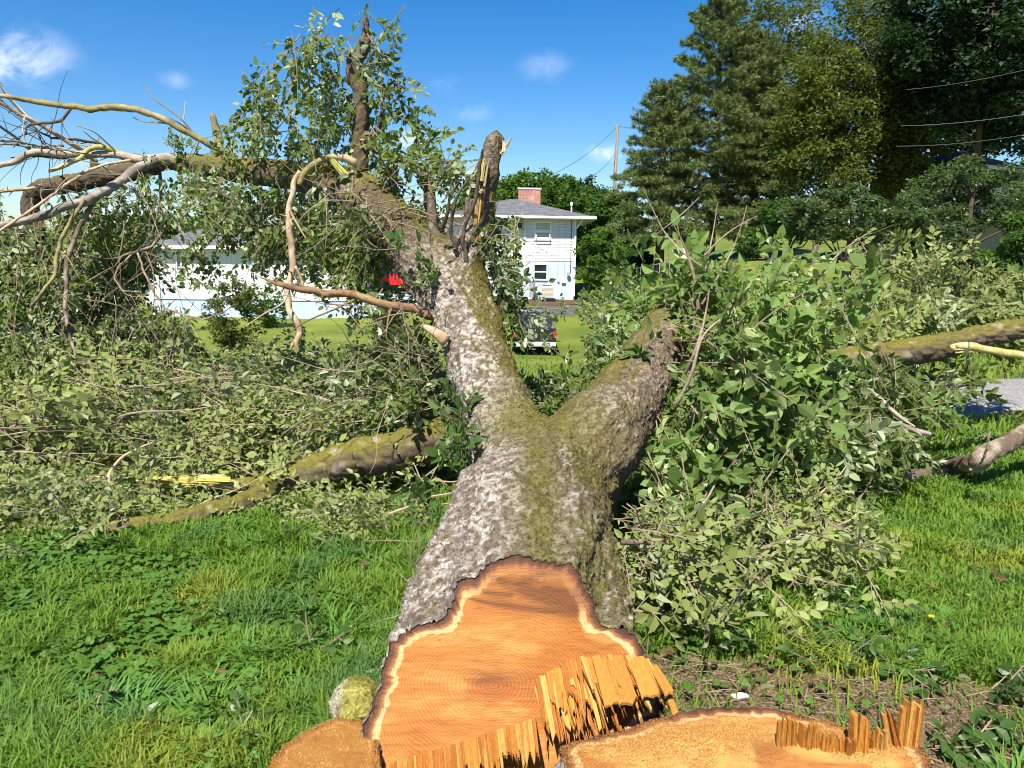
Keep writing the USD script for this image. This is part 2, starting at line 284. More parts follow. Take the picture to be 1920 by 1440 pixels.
def ribbon(pts, width, dz, n=120, edge=0.25, seed=3):
    pts = np.asarray(pts, float); s = np.r_[0, np.cumsum(np.linalg.norm(np.diff(pts, axis=0), axis=1))]
    u = np.linspace(0, s[-1], n); c = np.c_[np.interp(u, s, pts[:, 0]), np.interp(u, s, pts[:, 1])]
    k = np.ones(9) / 9
    c2 = np.c_[np.convolve(np.pad(c[:, 0], 4, 'edge'), k, 'valid'), np.convolve(np.pad(c[:, 1], 4, 'edge'), k, 'valid')]
    tg = unit(np.gradient(c2, axis=0)); nr = np.c_[-tg[:, 1], tg[:, 0]]; m = 9
    rows = []
    for j in range(m):
        v = j / (m - 1) - 0.5; wob = (meshkit.noise(np.c_[u * 0.8, np.full(n, j // 5 * 7.0), np.full(n, seed)]) - 0.5) * edge * (abs(v) > 0.4)
        q = c2 + nr * ((v * width + wob * np.sign(v))[:, None]); rows.append(np.c_[q, H(q[:, 0], q[:, 1]) + dz - 0.05 * (abs(v) > 0.49)])
    V = np.stack(rows, 1).reshape(-1, 3); ix = np.arange(n * m).reshape(n, m)
    return V, np.stack([ix[:-1, :-1], ix[1:, :-1], ix[1:, 1:], ix[:-1, 1:]], -1).reshape(-1, 4)
mesh('gravel_drive', ribbon([(4.6, 9.3), (6, 9.9), (8, 10.4), (12, 11.0), (22, 12.5)], 2.2, 0.03, edge=0.5), MAT_GRAVEL, smooth=True, kind='structure', label='grey gravel drive at the right')
mesh('lane', ribbon([(9.5, 24), (11.5, 26.5), (14, 28.5), (20, 31), (34, 35)], 3.0, 0.05), MAT_ASPHALT_PALE, smooth=True, kind='structure', label='pale asphalt lane behind the small leafy tree')
mesh('upper_road', ribbon([(5.5, 62), (11, 60), (16, 58), (30, 57)], 4.0, 0.06), MAT_ASPHALT, smooth=True, kind='structure', label='dark road beyond the wire fence')
mesh('house_drive', ribbon([(-14, 46.6), (0, 47.4), (6, 47.8), (12, 49)], 2.4, 0.06), MAT_ASPHALT, smooth=True, kind='structure', label='asphalt drive in front of the two-storey house')
mesh('mulch_bed', ribbon([(-1.2, 50.4), (2, 50.6), (4.6, 50.9), (8.5, 51.2)], 2.2, 0.09, edge=0.6), MAT_MULCH, smooth=True, kind='structure', label='brown mulch bed along the house')

# ------------------------------------------------------------------ houses
def window(parent, x0, x1, z0, z1, y, frame=0.09, rail=True, blind=None, ajar=False):
    w = UsdGeom.Xform.Define(stage, path_of(parent) + '/' + numbered(path_of(parent), 'window'))
    f = frame
    mesh('frame', cat([box(x0 - f, x1 + f, y - .07, y + .03, z1, z1 + f), box(x0 - f, x1 + f, y - .09, y + .03, z0 - f, z0), box(x0 - f, x0, y - .07, y + .03, z0, z1), box(x1, x1 + f, y - .07, y + .03, z0, z1)]), MAT_WHITE, w)
    zm = (z0 + z1) / 2
    if rail: mesh('sash', box(x0, x1, y - .05, y + .01, zm - .035, zm + .035), MAT_WHITE, w)
    mesh('pane', box(x0, x1, y - .02, y - .012, z0, z1), MAT_GLASS, w)
    mesh('room', box(x0, x1, y + .035, y + .06, z0, z1), MAT_ROOM, w)
    if blind: mesh('blind', cat([box(x0, x1, y + .005, y + .012, z0 + (z1 - z0) * (1 - blind) + k * .1, z0 + (z1 - z0) * (1 - blind) + k * .1 + .075) for k in range(int((z1 - z0) * blind / .1))]), MAT_BLIND, w)
    if ajar:
        q = xf(cat([box(x0, x1, 0, .03, -.05, 0), box(x0, x1, 0, .03, -(zm - z0), -(zm - z0) + .05), box(x0, x0 + .05, 0, .03, -(zm - z0), 0), box(x1 - .05, x1, 0, .03, -(zm - z0), 0)]), rotx(-0.55), (0, y - .06, zm - .04))
        mesh('open_sash', q, MAT_WHITE, w)
    return w
def hip_roof(x0, x1, y0, y1, z, rise, ridge=None, t=0.16):
    """a hipped roof over the eave rectangle, with its fascia thickness"""
    ym = (y0 + y1) / 2; k = min((y1 - y0) / 2, (x1 - x0) / 2)
    ra, rb = (x0 + k, x1 - k) if ridge is None else ridge
    V = np.array([[x0, y0, z], [x1, y0, z], [x1, y1, z], [x0, y1, z], [ra, ym, z + rise], [rb, ym, z + rise]], float)
    lo = V[:4] - [0, 0, t]
    F = [[0, 1, 5], [0, 5, 4], [1, 2, 5], [2, 3, 4], [2, 4, 5], [3, 0, 4]]
    return (V, np.array(F))

def two_storey_house():
    d = 52.0; base = P(1020, 557, d)[2]; h = thing('two_storey_house', 'two-storey house with white lap siding above and blue masonry below', 'house', (0, d, base), 0.0)
    sx = lambda px: float(P(px, 500, d)[0]); sz = lambda py, px=1010: float(P(px, py, d)[2] - base)
    xl, xr = sx(838), sx(1077); zb, ze = sz(489), sz(410)
    mesh('lower_wall', box(xl, xr, 0.0, 8.6, -0.6, zb), MAT_BLUE, h)
    mesh('upper_wall', box(xl + .02, xr - .02, 0.05, 8.55, zb, ze), MAT_SIDING, h)
    n = 15; ph = (ze - zb) / n
    for k in range(n):                                               # lap siding, each board tilted out at its foot
        z = zb + k * ph
        V, Fb = box(xl - .01, xr + .01, -.035, .06, z, z + ph - .012); V[V[:, 2] > z + .1 * ph, 1] += .03 * (V[V[:, 2] > z + .1 * ph, 1] < 0)
        mesh('siding_board', (V, Fb), MAT_SIDING, h)
        V, Fb = box(xr - .03, xr + .035, .0, 8.6, z, z + ph - .012); V[V[:, 2] > z + .1 * ph, 0] -= .03 * (V[V[:, 2] > z + .1 * ph, 0] > xr)
        mesh('siding_board', (V, Fb), MAT_SIDING, h)
    oh = 1.25
    r = mesh('roof', hip_roof(xl - .3, xr + oh, -.75, 9.4, ze + .12, 1.45, ridge=(sx(952), sx(966))), MAT_SHINGLE, h)
    mesh('fascia', cat([box(xl - .3, xr + oh, -.80, -.75, ze - .06, ze + .14), box(xr + oh, xr + oh + .05, -.8, 9.4, ze - .06, ze + .14), box(xl - .35, xl - .3, -.8, 9.4, ze - .06, ze + .14)]), MAT_WHITE, h)
    mesh('soffit', box(xl - .3, xr + oh, -.75, 9.4, ze - .02, ze + .01), MAT_SOFFIT, h)
    mesh('gutter', box(xl - .3, xr + oh + .06, -.92, -.803, ze - .0, ze + .12), MAT_WHITE, h)
    cx0, cx1 = sx(970) * 1.1, sx(1011) * 1.1
    ch = UsdGeom.Xform.Define(stage, path_of(h) + '/chimney')
    mesh('brickwork', box(cx0, cx1, 5.0, 5.9, ze + .3, ze + 2.32), MAT_BRICK, ch)
    mesh('cap', box(cx0 - .05, cx1 + .05, 4.95, 5.95, ze + 2.32, ze + 2.42), MAT_SOFFIT, ch)
    vx = sx(1070) * 1.04
    mesh('vent_pipe', cat([cyl(.05, ze + .2, ze + 1.2, 10, c=(vx, 2.6)), cyl(.11, ze + 1.05, ze + 1.28, 10, c=(vx, 2.6))]), MAT_SOFFIT, h)
    mesh('corner_trim', box(xr - .06, xr + .05, -.05, .07, 0, zb + .0), MAT_WHITE, h); mesh('corner_trim', box(xr - .06, xr + .05, -.055, .07, zb, ze), MAT_WHITE, h)
    mesh('downspout', cat([box(xr - .04, xr + .06, -.14, -.06, .1, ze - .65), xf(box(-.05, .05, -.06, .02, 0, .95), roty(.62), (xr + .01, -.08, ze - .68)), box(xr + .48, xr + .58, -.8, -.06, ze + .0, ze + .08)]), MAT_WHITE, h)
    mesh('pilaster', box(sx(982), sx(985.5), -.06, .07, 0, ze), MAT_WHITE, h)
    window(h, sx(1003), sx(1030), sz(448), sz(418), -.01, blind=.3, ajar=True)
    window(h, sx(1002), sx(1025), sz(523), sz(496), -.01, blind=.95)
    window(h, sx(917), sx(940), sz(521), sz(495), -.01, blind=.3)
    window(h, sx(880), sx(905), sz(448), sz(420), -.01)
    a = UsdGeom.Xform.Define(stage, path_of(h) + '/air_conditioner')
    x0, x1, z0, z1 = sx(962), sx(980), sz(431), sz(417)
    mesh('case', cat([box(x0, x1, -.4, 0, z0, z0 + .06), box(x0, x1, -.4, 0, z1 - .06, z1), box(x0, x0 + .06, -.4, 0, z0, z1), box(x1 - .06, x1, -.4, 0, z0, z1)]), MAT_BEIGE, a)
    mesh('grille', cat([box(x0 + .06, x1 - .06, -.36, -.1, z0 + .06, z1 - .06)] + [box(x0 + .06, x1 - .06, -.375, -.36, z0 + .08 + k * .05, z0 + .1 + k * .05) for k in range(7)]), MAT_DARKFRAME, a)
    mesh('electric_meter', cat([box(sx(1064), sx(1068), -.16, -.01, sz(517), sz(510)), xf(cyl(.13, 0, .12, 14), rotx(math.pi / 2), (sx(1066), -.16, sz(513)))]), MAT_GREYMETAL, h)
    mesh('fuse_box', box(sx(1053.5), sx(1061), -.15, -.01, sz(530), sz(521)), MAT_WHITE, h)
    mesh('junction_box', box(sx(1045.5), sx(1049), -.12, -.01, sz(528), sz(521.5)), MAT_SOFFIT, h)
    mesh('junction_box', box(sx(1035.5), sx(1039), -.12, -.01, sz(541), sz(536)), MAT_SOFFIT, h)
    mesh('conduit', box(sx(1069), sx(1070.2), -.06, -.036, sz(510), ze), MAT_DARKFRAME, h)
    for px in (1045.5, 1058): mesh('conduit', box(sx(px), sx(px) + .02, -.055, -.036, sz(521), ze - .1), MAT_GREYMETAL, h)
    b = onground(1026, 50.6)
    t = thing('heat_pump', 'beige outdoor air conditioning unit against the blue house wall', 'air conditioner', (P(1026, 550, 51.0)[0], 51.0, base))
    mesh('cabinet', box(-.42, .42, -.42, .42, .02, .78), MAT_BEIGE, t)
    for k in range(8): mesh('louvre', box(-.40, .40, -.45, -.42, .1 + k * .08, .145 + k * .08), MAT_BEIGE, t)
    mesh('fan_cover', cyl(.34, .78, .82, 20), MAT_DARKFRAME, t)
    for sxx in (-1, 1): mesh('post', box(sxx * .42 - .03, sxx * .42 + .03, -.46, -.40, 0, .8), MAT_BEIGE, t)
    t = thing('gas_tank', 'upright grey steel gas cylinder beside the outdoor air conditioning unit', 'gas tank', (P(998, 550, 51.3)[0], 51.3, base))
    prof = [(0, 1.22), (.08, 1.21), (.16, 1.16), (.19, 1.08), (.19, .05), (.17, 0)]; rv = trimesh.creation.revolve(np.array(prof[::-1]), sections=24)
    mesh('cylinder', (rv.vertices, rv.faces), MAT_GREYMETAL, t, smooth=True); mesh('valve', cyl(.05, 1.2, 1.34, 10), MAT_DARKFRAME, t); mesh('collar', cyl(.1, 1.19, 1.24, 12), MAT_GREYMETAL, t)
    t = thing('wire_rack', 'dark slatted metal rack against the blue wall left of the gas cylinder', 'rack', (P(974, 550, 51.0)[0], 51.0, base))
    for k in range(5): mesh('slat', box(-.28, .28, -.2, -.16, .12 + k * .16, .17 + k * .16), MAT_GREYMETAL, t)
    for s in (-1, 1): mesh('upright', box(s * .3 - .025, s * .3 + .025, -.22, .2, 0, .95), MAT_DARKFRAME, t)
    return h
two_storey_house()

def long_low_house():
    d = 45.0; base = P(545, 606, d)[2]; h = thing('long_low_house', 'long low white house with pale blue foundation seen behind the hanging leaves', 'house', (0, d, base), 0.0)
    sx = lambda px: float(P(px, 520, d)[0]); sz = lambda py, px=400: float(P(px, py, d)[2] - base)
    xl, xr = sx(286), sx(688); zb, ze = sz(559), sz(465)
    mesh('foundation', box(xl, xr, 0, 8, -1.6, zb), MAT_BLUE, h)
    mesh('core_wall', box(xl + .03, xr - .03, .04, 7.96, zb, ze), MAT_SIDING, h)
    n = 40; w = (xr - xl) / n
    for k in range(n):                                               # vertical boards, joints recessed
        mesh('wall_board', box(xl + k * w + .006, xl + (k + 1) * w - .006, -.04 - .004 * (k % 3), .05, zb - .05, ze), MAT_SIDING, h)
    mesh('roof', hip_roof(xl - .72, xr + .5, -.6, 8.6, ze + .1, 1.3, ridge=(xl + 2.2, xr - 2.6)), MAT_SHINGLE, h)
    mesh('fascia', cat([box(xl - .72, xr + .5, -.65, -.6, ze - .06, ze + .12), box(xl - .77, xl - .72, -.65, 8.6, ze - .06, ze + .12)]), MAT_WHITE, h)
    mesh('soffit', box(xl - .72, xr + .5, -.6, 8.6, ze - .02, ze + .01), MAT_SOFFIT, h)
    mesh('corner_post', box(xl - .08, xl + .05, -.08, .1, 0, ze), MAT_WHITE, h); mesh('downspout', box(xl + .32, xl + .42, -.15, -.06, .1, ze), MAT_WHITE, h)
    for (a, b, c, e) in ((335, 349, 500, 472), (478, 504, 504, 471), (600, 622, 504, 472)):
        window(h, sx(a), sx(b), sz(c, a), sz(e, a), -.05, frame=.06, rail=False)
        mesh('mullion', box(sx((a + b) / 2) - .03, sx((a + b) / 2) + .03, -.09, -.05, sz(c, a), sz(e, a)), MAT_WHITE, h)
    mesh('sill_band', box(xl, xr, -.06, -.0, zb - .075, zb - .05), MAT_SOFFIT, h)
    # the lean-to at the far left end
    x0 = sx(252); pr = np.array([[x0, 0.9], [xl - .1, 1.5], [xl - .1, 2.9], [x0, 1.85]])
    for nm, yy in (('lean_to', (1.2, 4.2)),):
        V = np.array([[x, y, z] for y in yy for x, z in pr]); Fq = np.array([[0, 1, 2], [0, 2, 3], [4, 6, 5], [4, 7, 6], [0, 4, 5], [0, 5, 1], [1, 5, 6], [1, 6, 2], [2, 6, 7], [2, 7, 3], [3, 7, 4], [3, 4, 0]])
        lt = mesh(nm, (V, Fq), MAT_SIDING, h)
    a = np.array([[x0 - .3, .9, 1.72], [xl - .1, .9, 3.0], [xl - .1, 4.5, 3.0], [x0 - .3, 4.5, 1.72]]); mesh('lean_to_roof', cat([(a, np.array([[0, 1, 2], [0, 2, 3]])), (a - [0, 0, .1], np.array([[0, 2, 1], [0, 3, 2]])), (np.vstack([a[:2], a[:2] - [0, 0, .1]]), np.array([[0, 2, 3], [0, 3, 1]]))]), MAT_WHITE, h)
    return h
long_low_house()

rw = thing('retaining_wall', 'pale blue retaining wall under the parked red car', 'wall', (0, 45.3, 0))
for k in range(7): mesh('block', box(-8.35 + k * .9, -7.465 + k * .9, 0, .3, -2.8, float(H(-7.5, 46.8)) + .12), MAT_BLUE, rw)
mesh('coping', box(-8.4, -2.0, -.05, .35, float(H(-7.5, 46.8)) + .125, float(H(-7.5, 46.8)) + .2), MAT_SOFFIT, rw)
def hillside_house():
    d = 50.0; c = P(1905, 330, d); h = thing('hillside_house', 'dim grey sided house with brown roof half hidden among the dark trees', 'house', (c[0], d, c[2] - 2.2), math.radians(32))
    mesh('wall', box(-4.5, 4.5, 0, 7, -.2, 2.3), MAT_DIM_SIDING, h)
    for k in range(12): mesh('siding_board', box(-4.52, 4.52, -.03, .02, -.2 + k * .2, -.2 + k * .2 + .185), MAT_DIM_SIDING, h)
    mesh('roof', hip_roof(-5.2, 5.2, -.9, 7.8, 2.4, 1.6), MAT_BROWNROOF, h); mesh('fascia', box(-5.2, 5.2, -.95, -.9, 2.22, 2.42), MAT_BEIGE, h)
    window(h, .9, 2.2, .7, 2.0, -.03); window(h, -2.9, -1.9, .7, 1.9, -.03)
    mesh('door', box(-.9, 0, -.06, 0, -.1, 1.95), MAT_REDDOOR, h)
    mesh('deck', box(-4.6, 4.6, -2.4, -.05, -.42, -.22), MAT_DIM_SIDING, h)
    for k in range(5): mesh('deck_post', box(-4.5 + 2.2 * k, -4.4 + 2.2 * k, -2.4, -2.3, -3.4, .75), MAT_WHITE, h)
    for z in (.2, .7): mesh('rail', box(-4.5, 4.5, -2.38, -2.32, z, z + .07), MAT_WHITE, h)
    mesh('basement_wall', box(-4.3, 4.3, .3, 6.8, -3.4, -.2), MAT_DIM_SIDING, h)
hillside_house()

# ------------------------------------------------------------------ vehicles
def extrude(poly, y0, y1, taper=None):
    """a side profile (x along the car, z) extruded across the car, rounded along its edges by an inner and outer ring"""
    from shapely.geometry import Polygon
    p = Polygon(poly); b = 0.045
    rings = []
    for y, off in ((y0, b), (y0 + .02, b * .35), (y0 + b, 0), (y1 - b, 0), (y1 - .02, b * .35), (y1, b)):
        q = p.buffer(-off, join_style=2) if off else p
        c = np.array(q.exterior.coords)[:-1]; rings.append((y, c))
    # same vertex count is not certain after buffering: resample every ring by angle from the centroid of the profile
    L = []
    for y, c in rings:
        cc = np.vstack([c, c[:1]]); s = np.r_[0, np.cumsum(np.linalg.norm(np.diff(cc, axis=0), axis=1))]
        st = np.argmin(np.linalg.norm(c - np.array(poly[0]), axis=1)); c = np.roll(c, -st, 0)
        if Polygon(c).exterior.is_ccw is False: c = np.vstack([c[:1], c[1:][::-1]])
        cc = np.vstack([c, c[:1]]); s = np.r_[0, np.cumsum(np.linalg.norm(np.diff(cc, axis=0), axis=1))]; u = np.linspace(0, s[-1], 160, endpoint=False)
        L.append(np.c_[np.interp(u, s, cc[:, 0]), np.full(160, y), np.interp(u, s, cc[:, 1])])
    V = np.vstack(L); Fs = []; n = 160
    for k in range(len(L) - 1):
        i = np.arange(n); j = (i + 1) % n; Fs.append(np.c_[k * n + i, (k + 1) * n + i, (k + 1) * n + j]); Fs.append(np.c_[k * n + i, (k + 1) * n + j, k * n + j])
    tri = trimesh.creation.triangulate_polygon(Polygon(L[0][:, [0, 2]]), engine='earcut')
    for k, flip in ((0, False), (len(L) - 1, True)):
        base = len(V); V = np.vstack([V, np.c_[tri[0][:, 0], np.full(len(tri[0]), L[k][0, 1]), tri[0][:, 1]]]); f = tri[1] + base
        Fs.append(f[:, ::-1] if flip else f)
    return V, np.vstack(Fs)
def wheel(parent, x, y, r=.38, w=.26):
    a = UsdGeom.Xform.Define(stage, path_of(parent) + '/' + numbered(path_of(parent), 'wheel'))
    rv = trimesh.creation.revolve(np.array([[r * .6, -w / 2], [r * .93, -w / 2], [r, -w * .35], [r, w * .35], [r * .93, w / 2], [r * .6, w / 2]]), sections=28)
    mesh('tyre', xf((rv.vertices, rv.faces), rotx(math.pi / 2), (x, y, r)), MAT_TYRE, a, smooth=False)
    mesh('rim', xf(cat([cyl(r * .6, -w * .3, w * .3, 20)] + [xf(box(-.03, .03, 0, r * .55, -w * .38, w * .38), rotz(k * 2 * math.pi / 5)) for k in range(5)]), rotx(math.pi / 2), (x, y, r)), MAT_GREYMETAL, a)

def pickup_truck():
    d = 34.0; c = onground(1004, d); t = thing('pickup_truck', 'black pickup truck seen from behind on the lawn below the house', 'pickup truck', c, math.radians(90))
    # local x runs forward (away from the camera), y to the left
    body = [(0, .55), (0, 1.22), (2.0, 1.25), (2.0, 1.22), (4.0, 1.2), (5.4, 1.1), (5.6, .95), (5.6, .5), (5.15, .45), (4.9, .8), (4.4, .8), (4.1, .45), (1.75, .45), (1.5, .82), (.95, .82), (.7, .5)]
    mesh('body', extrude(body, -.98, .98), MAT_BLACKCAR, t, smooth=False)
    cab = [(2.02, 1.2), (2.2, 1.84), (3.4, 1.86), (4.1, 1.24)]
    V, Fc = extrude(cab, -.9, .9); k = np.clip((V[:, 2] - 1.2) / .65, 0, 1); V[:, 1] *= 1 - .16 * k
    mesh('cab', (V, Fc), MAT_BLACKCAR, t)
    mesh('rear_window', xf(box(-.02, .01, -.68, .68, 0, .45), roty(.27), (2.06, 0, 1.33)), MAT_DARKGLASS, t)
    for s in (-1, 1): mesh('side_window', xf(box(2.4, 3.55, -.01, .01, 0, .42), rotx(s * .2), (0, s * .905, 1.32)), MAT_DARKGLASS, t)
    mesh('windscreen', xf(box(-.01, .02, -.72, .72, 0, .75), roty(-.82), (4.06, 0, 1.3)), MAT_DARKGLASS, t)
    mesh('tailgate', cat([box(-.035, .0, -.80, .80, .62, 1.2), box(-.05, -.035, -.7, .7, .72, 1.08)]), MAT_BLACKCAR, t)
    mesh('tailgate_handle', box(-.07, -.05, -.12, .12, .98, 1.06), MAT_DARKFRAME, t)
    mesh('bumper', cat([box(-.2, -.03, -.96, .96, .42, .62), box(-.22, -.2, -.35, .35, .46, .6)]), MAT_CHROME, t)
    mesh('step', box(-.215, -.2, -.2, .2, .5, .58), MAT_DARKFRAME, t)
    for s in (-1, 1):
        mesh('tail_light', box(-.03, .04, s * .91 - .055, s * .91 + .055, .84, 1.12), MAT_REDLENS, t)
        mesh('mirror', box(3.75, 3.9, s * 1.08 - .14, s * 1.08 + .14, 1.22, 1.48), MAT_DARKFRAME, t)
        for x in (1.22, 4.65): wheel(t, x, s * .84)
    mesh('brake_light', box(2.15, 2.19, -.12, .12, 1.8, 1.83), MAT_REDLENS, t)
    mesh('bed_floor', box(.05, 1.98, -.75, .75, .7, .74), MAT_DARKFRAME, t); mesh('frame_rail', box(.1, 5.3, -.5, .5, .38, .5), MAT_DARKFRAME, t)
pickup_truck()

def red_car():
    d = 48.5; c = onground(738, d)
    t = thing('red_car', 'bright red parked car glimpsed behind the main limb and leaves', 'car', c, math.radians(8))
    body = [(-2.2, .42), (-2.25, .75), (-2.1, .98), (-1.3, 1.03), (1.0, 1.0), (2.0, .86), (2.25, .66), (2.25, .36), (1.85, .34), (1.7, .66), (1.1, .66), (.95, .34), (-.95, .34), (-1.1, .66), (-1.7, .66), (-1.85, .36)]
    mesh('body', extrude(body, -.9, .9), MAT_REDCAR, t)
    V, Fc = extrude([(-1.95, .98), (-1.35, 1.46), (.05, 1.5), (.95, 1.0)], -.82, .82); k = np.clip((V[:, 2] - 1.0) / .5, 0, 1); V[:, 1] *= 1 - .2 * k
    mesh('roof', (V, Fc), MAT_REDCAR, t)
    for s in (-1, 1):
        for x0, x1 in ((-1.25, -.5), (-.4, .35)): mesh('side_window', xf(box(x0, x1, -.012, .012, 0, .36), rotx(s * .3), (0, s * .815, 1.06)), MAT_DARKGLASS, t)
        mesh('mirror', box(.5, .65, s * .93 - .1, s * .93 + .1, 1.0, 1.14), MAT_REDCAR, t)
        mesh('headlight', box(2.1, 2.24, s * .66 - .16, s * .66 + .16, .62, .74), MAT_WHITELENS, t)
        mesh('tail_light', box(-2.24, -2.15, s * .7 - .14, s * .7 + .14, .72, .88), MAT_REDLENS, t)
        for x in (-1.4, 1.4): wheel(t, x, s * .76, .33, .22)
    mesh('windscreen', xf(box(-.01, .02, -.62, .62, 0, .6), roty(-.98), (.88, 0, 1.06)), MAT_DARKGLASS, t)
    mesh('rear_window', xf(box(-.02, .01, -.6, .6, 0, .5), roty(.85), (-1.86, 0, 1.06)), MAT_DARKGLASS, t)
red_car()

# ------------------------------------------------------------------ poles, wires, fence
def tube(pts, rad, sides=8, step=None, ripple=None, cap=True, jit=0.0, seed=0, angular=False):
    """a tapered tube along a smooth curve through pts; ripple(s, theta, P) adds to the radius. Returns V, F, (s, theta, axis)"""
    pts = np.asarray(pts, float); rad = np.broadcast_to(np.asarray(rad, float), (len(pts),)).copy()
    s = np.r_[0, np.cumsum(np.linalg.norm(np.diff(pts, axis=0), axis=1))]
    n = max(len(pts), int(s[-1] / (step or max(rad.mean() * 1.5, 0.01))) + 1); u = np.linspace(0, s[-1], n)
    if angular and len(pts) > 2:
        c = np.c_[[np.interp(u, s, pts[:, k]) for k in range(3)]].T
        for _ in range(2): c[1:-1] = .25 * c[:-2] + .5 * c[1:-1] + .25 * c[2:]
    elif len(pts) > 2:
        from scipy.interpolate import PchipInterpolator, CubicSpline
        tt = s ** 1.0
        c = np.c_[[PchipInterpolator(tt, pts[:, k])(u) for k in range(3)]].T
        if n > 12:
            k = np.array([.25, .5, .25])
            for _ in range(2): c[1:-1] = .25 * c[:-2] + .5 * c[1:-1] + .25 * c[2:]
    else: c = np.c_[[np.interp(u, s, pts[:, k]) for k in range(3)]].T
    r = np.interp(u, s, rad)
    if jit:
        rs = np.random.RandomState(seed); c = c + jit * r[:, None] * (np.c_[[np.interp(u, np.linspace(0, s[-1], max(3, n // 4)), rs.randn(max(3, n // 4))) for _ in range(3)]].T)
    tg = unit(np.gradient(c, axis=0)); nr = np.zeros_like(tg); a = np.array([0, 0, 1.0]) if abs(tg[0, 2]) < .9 else np.array([1.0, 0, 0])
    nr[0] = unit(a - tg[0] * (a @ tg[0]))
    for i in range(1, n): v = nr[i - 1] - tg[i] * (nr[i - 1] @ tg[i]); nr[i] = v / np.linalg.norm(v)
    bn = np.cross(tg, nr); th = np.linspace(0, 2 * np.pi, sides, endpoint=False)
    D = nr[:, None] * np.cos(th)[None, :, None] + bn[:, None] * np.sin(th)[None, :, None]
    S, TH = np.repeat(u[:, None], sides, 1), np.repeat(th[None], n, 0); R = np.repeat(r[:, None], sides, 1)
    if ripple is not None: R = R + ripple(S, TH, c[:, None] + D * R[..., None], r[:, None])
    V = (c[:, None] + D * R[..., None]).reshape(-1, 3); i = np.arange(n - 1)[:, None] * sides; j = np.arange(sides)[None]; jj = (j + 1) % sides
    F = np.concatenate([np.stack([i + j, i + jj, i + sides + jj], -1).reshape(-1, 3), np.stack([i + j, i + sides + jj, i + sides + j], -1).reshape(-1, 3)])
    if cap:
        V = np.vstack([V, c[:1], c[-1:]]); k = np.arange(sides); e = n * sides
        F = np.vstack([F, np.c_[np.full(sides, e), (k + 1) % sides, k], np.c_[np.full(sides, e + 1), (n - 1) * sides + k, (n - 1) * sides + (k + 1) % sides]])
    return V, F
def pole(name, label, px0, py0, px1, py1, d, r, cross=True):
    top = P(px0, py0, d); foot = P(px1, py1, d); g = foot.copy(); v = (foot - top) / np.linalg.norm(foot - top); k = (top[2] - float(H(foot[0], foot[1]))) / max(-v[2], .1); foot = top + v * (k + .5)
    t = thing(name, label, 'utility pole', foot)
    mesh('shaft', tube([np.zeros(3), top - foot], [r * 1.25, r], 12, step=.8), MAT_POLE, t, smooth=True)
    if cross: mesh('bracket', xf(box(-.18, .18, -.06, .06, -.05, .05), None, top - foot - [0, 0, .35]), MAT_GREYMETAL, t); mesh('insulator', xf(cyl(.05, 0, .16, 10), None, top - foot), MAT_GREYMETAL, t)
    return top
ptop = pole('utility_pole', 'tall weathered wooden utility pole rising beside the pines', 1158, 236, 1153, 330, 85.0, .17)
pole('utility_pole', 'thin wooden pole rising behind the roof of the long low house', 336, 392, 338, 430, 58.0, .12)
def wire(name, label, a, b, sag, r, mat, group=None):
    u = np.linspace(0, 1, 24); p = a[None] * (1 - u[:, None]) + b[None] * u[:, None]; p[:, 2] -= sag * 4 * u * (1 - u)
    return mesh(name, tube(p, np.full(24, r), 5, step=1.0), mat, label=label, cat='wire', group=group)
wire('power_line', 'faint wire running from the utility pole down to the left behind the house', ptop, P(1030, 330, 62.0), .5, .02, MAT_CABLE)
wire('power_line', 'lower faint wire from the utility pole towards the house roof', P(1152, 290, 85.0), P(1105, 332, 62.0), .3, .02, MAT_CABLE)
wire('power_line', 'short wire leaving the utility pole top to the right into the pine', ptop, P(1235, 232, 70.0), .3, .02, MAT_CABLE)
wire('power_line', 'uppermost pale wire across the dark trees at the right', P(1700, 168, 38.0), P(1960, 122, 30.0), .12, .008, MAT_CABLE_PALE)
wire('power_line', 'middle pale wire across the dark trees at the right', P(1690, 236, 38.0), P(1960, 208, 30.0), .12, .011, MAT_CABLE_PALE)
wire('power_line', 'lowest pale wire across the dark trees just above the hillside house', P(1680, 274, 38.0), P(1960, 246, 30.0), .15, .008, MAT_CABLE_PALE)

def wire_fence():
    a = onground(1168, 56.0); b = onground(1275, 52.0); a2, b2 = a.copy(), b.copy(); h = 1.15
    t = thing('wire_fence', 'low chain link fence with steel posts and top rail beyond the shrub', 'fence', a); o = b - a; n = 6
    for k in range(n + 1): q = o * k / n; mesh('post', xf(cyl(.03, -.2, h + .05, 8), None, q), MAT_GREYMETAL, t)
    mesh('top_rail', tube([np.array([0, 0, h]), o + [0, 0, h]], [.025, .025], 6, step=2), MAT_GREYMETAL, t)
    L = np.linalg.norm(o); e = o / L; parts = []
    m = int(L / .28); 
    for s in (1, -1):                                                # the diagonal wires of the mesh
        for k in range(-int(h / .28) - 1, m + 1):
            u0, u1 = k * .28, k * .28 + h; za, zb_ = (0.0, h) if s > 0 else (h, 0.0)
            c0, c1 = max(u0, 0), min(u1, L)
            if c1 - c0 < .05: continue
            za2, zb2 = np.interp([c0, c1], [u0, u1], [za, zb_]); parts.append(tube([e * c0 + [0, 0, za2], e * c1 + [0, 0, zb2]], [.006, .006], 3, step=5, cap=False))
    mesh('wire_mesh', cat(parts), MAT_DARKFRAME, t, kind='stuff')
wire_fence()
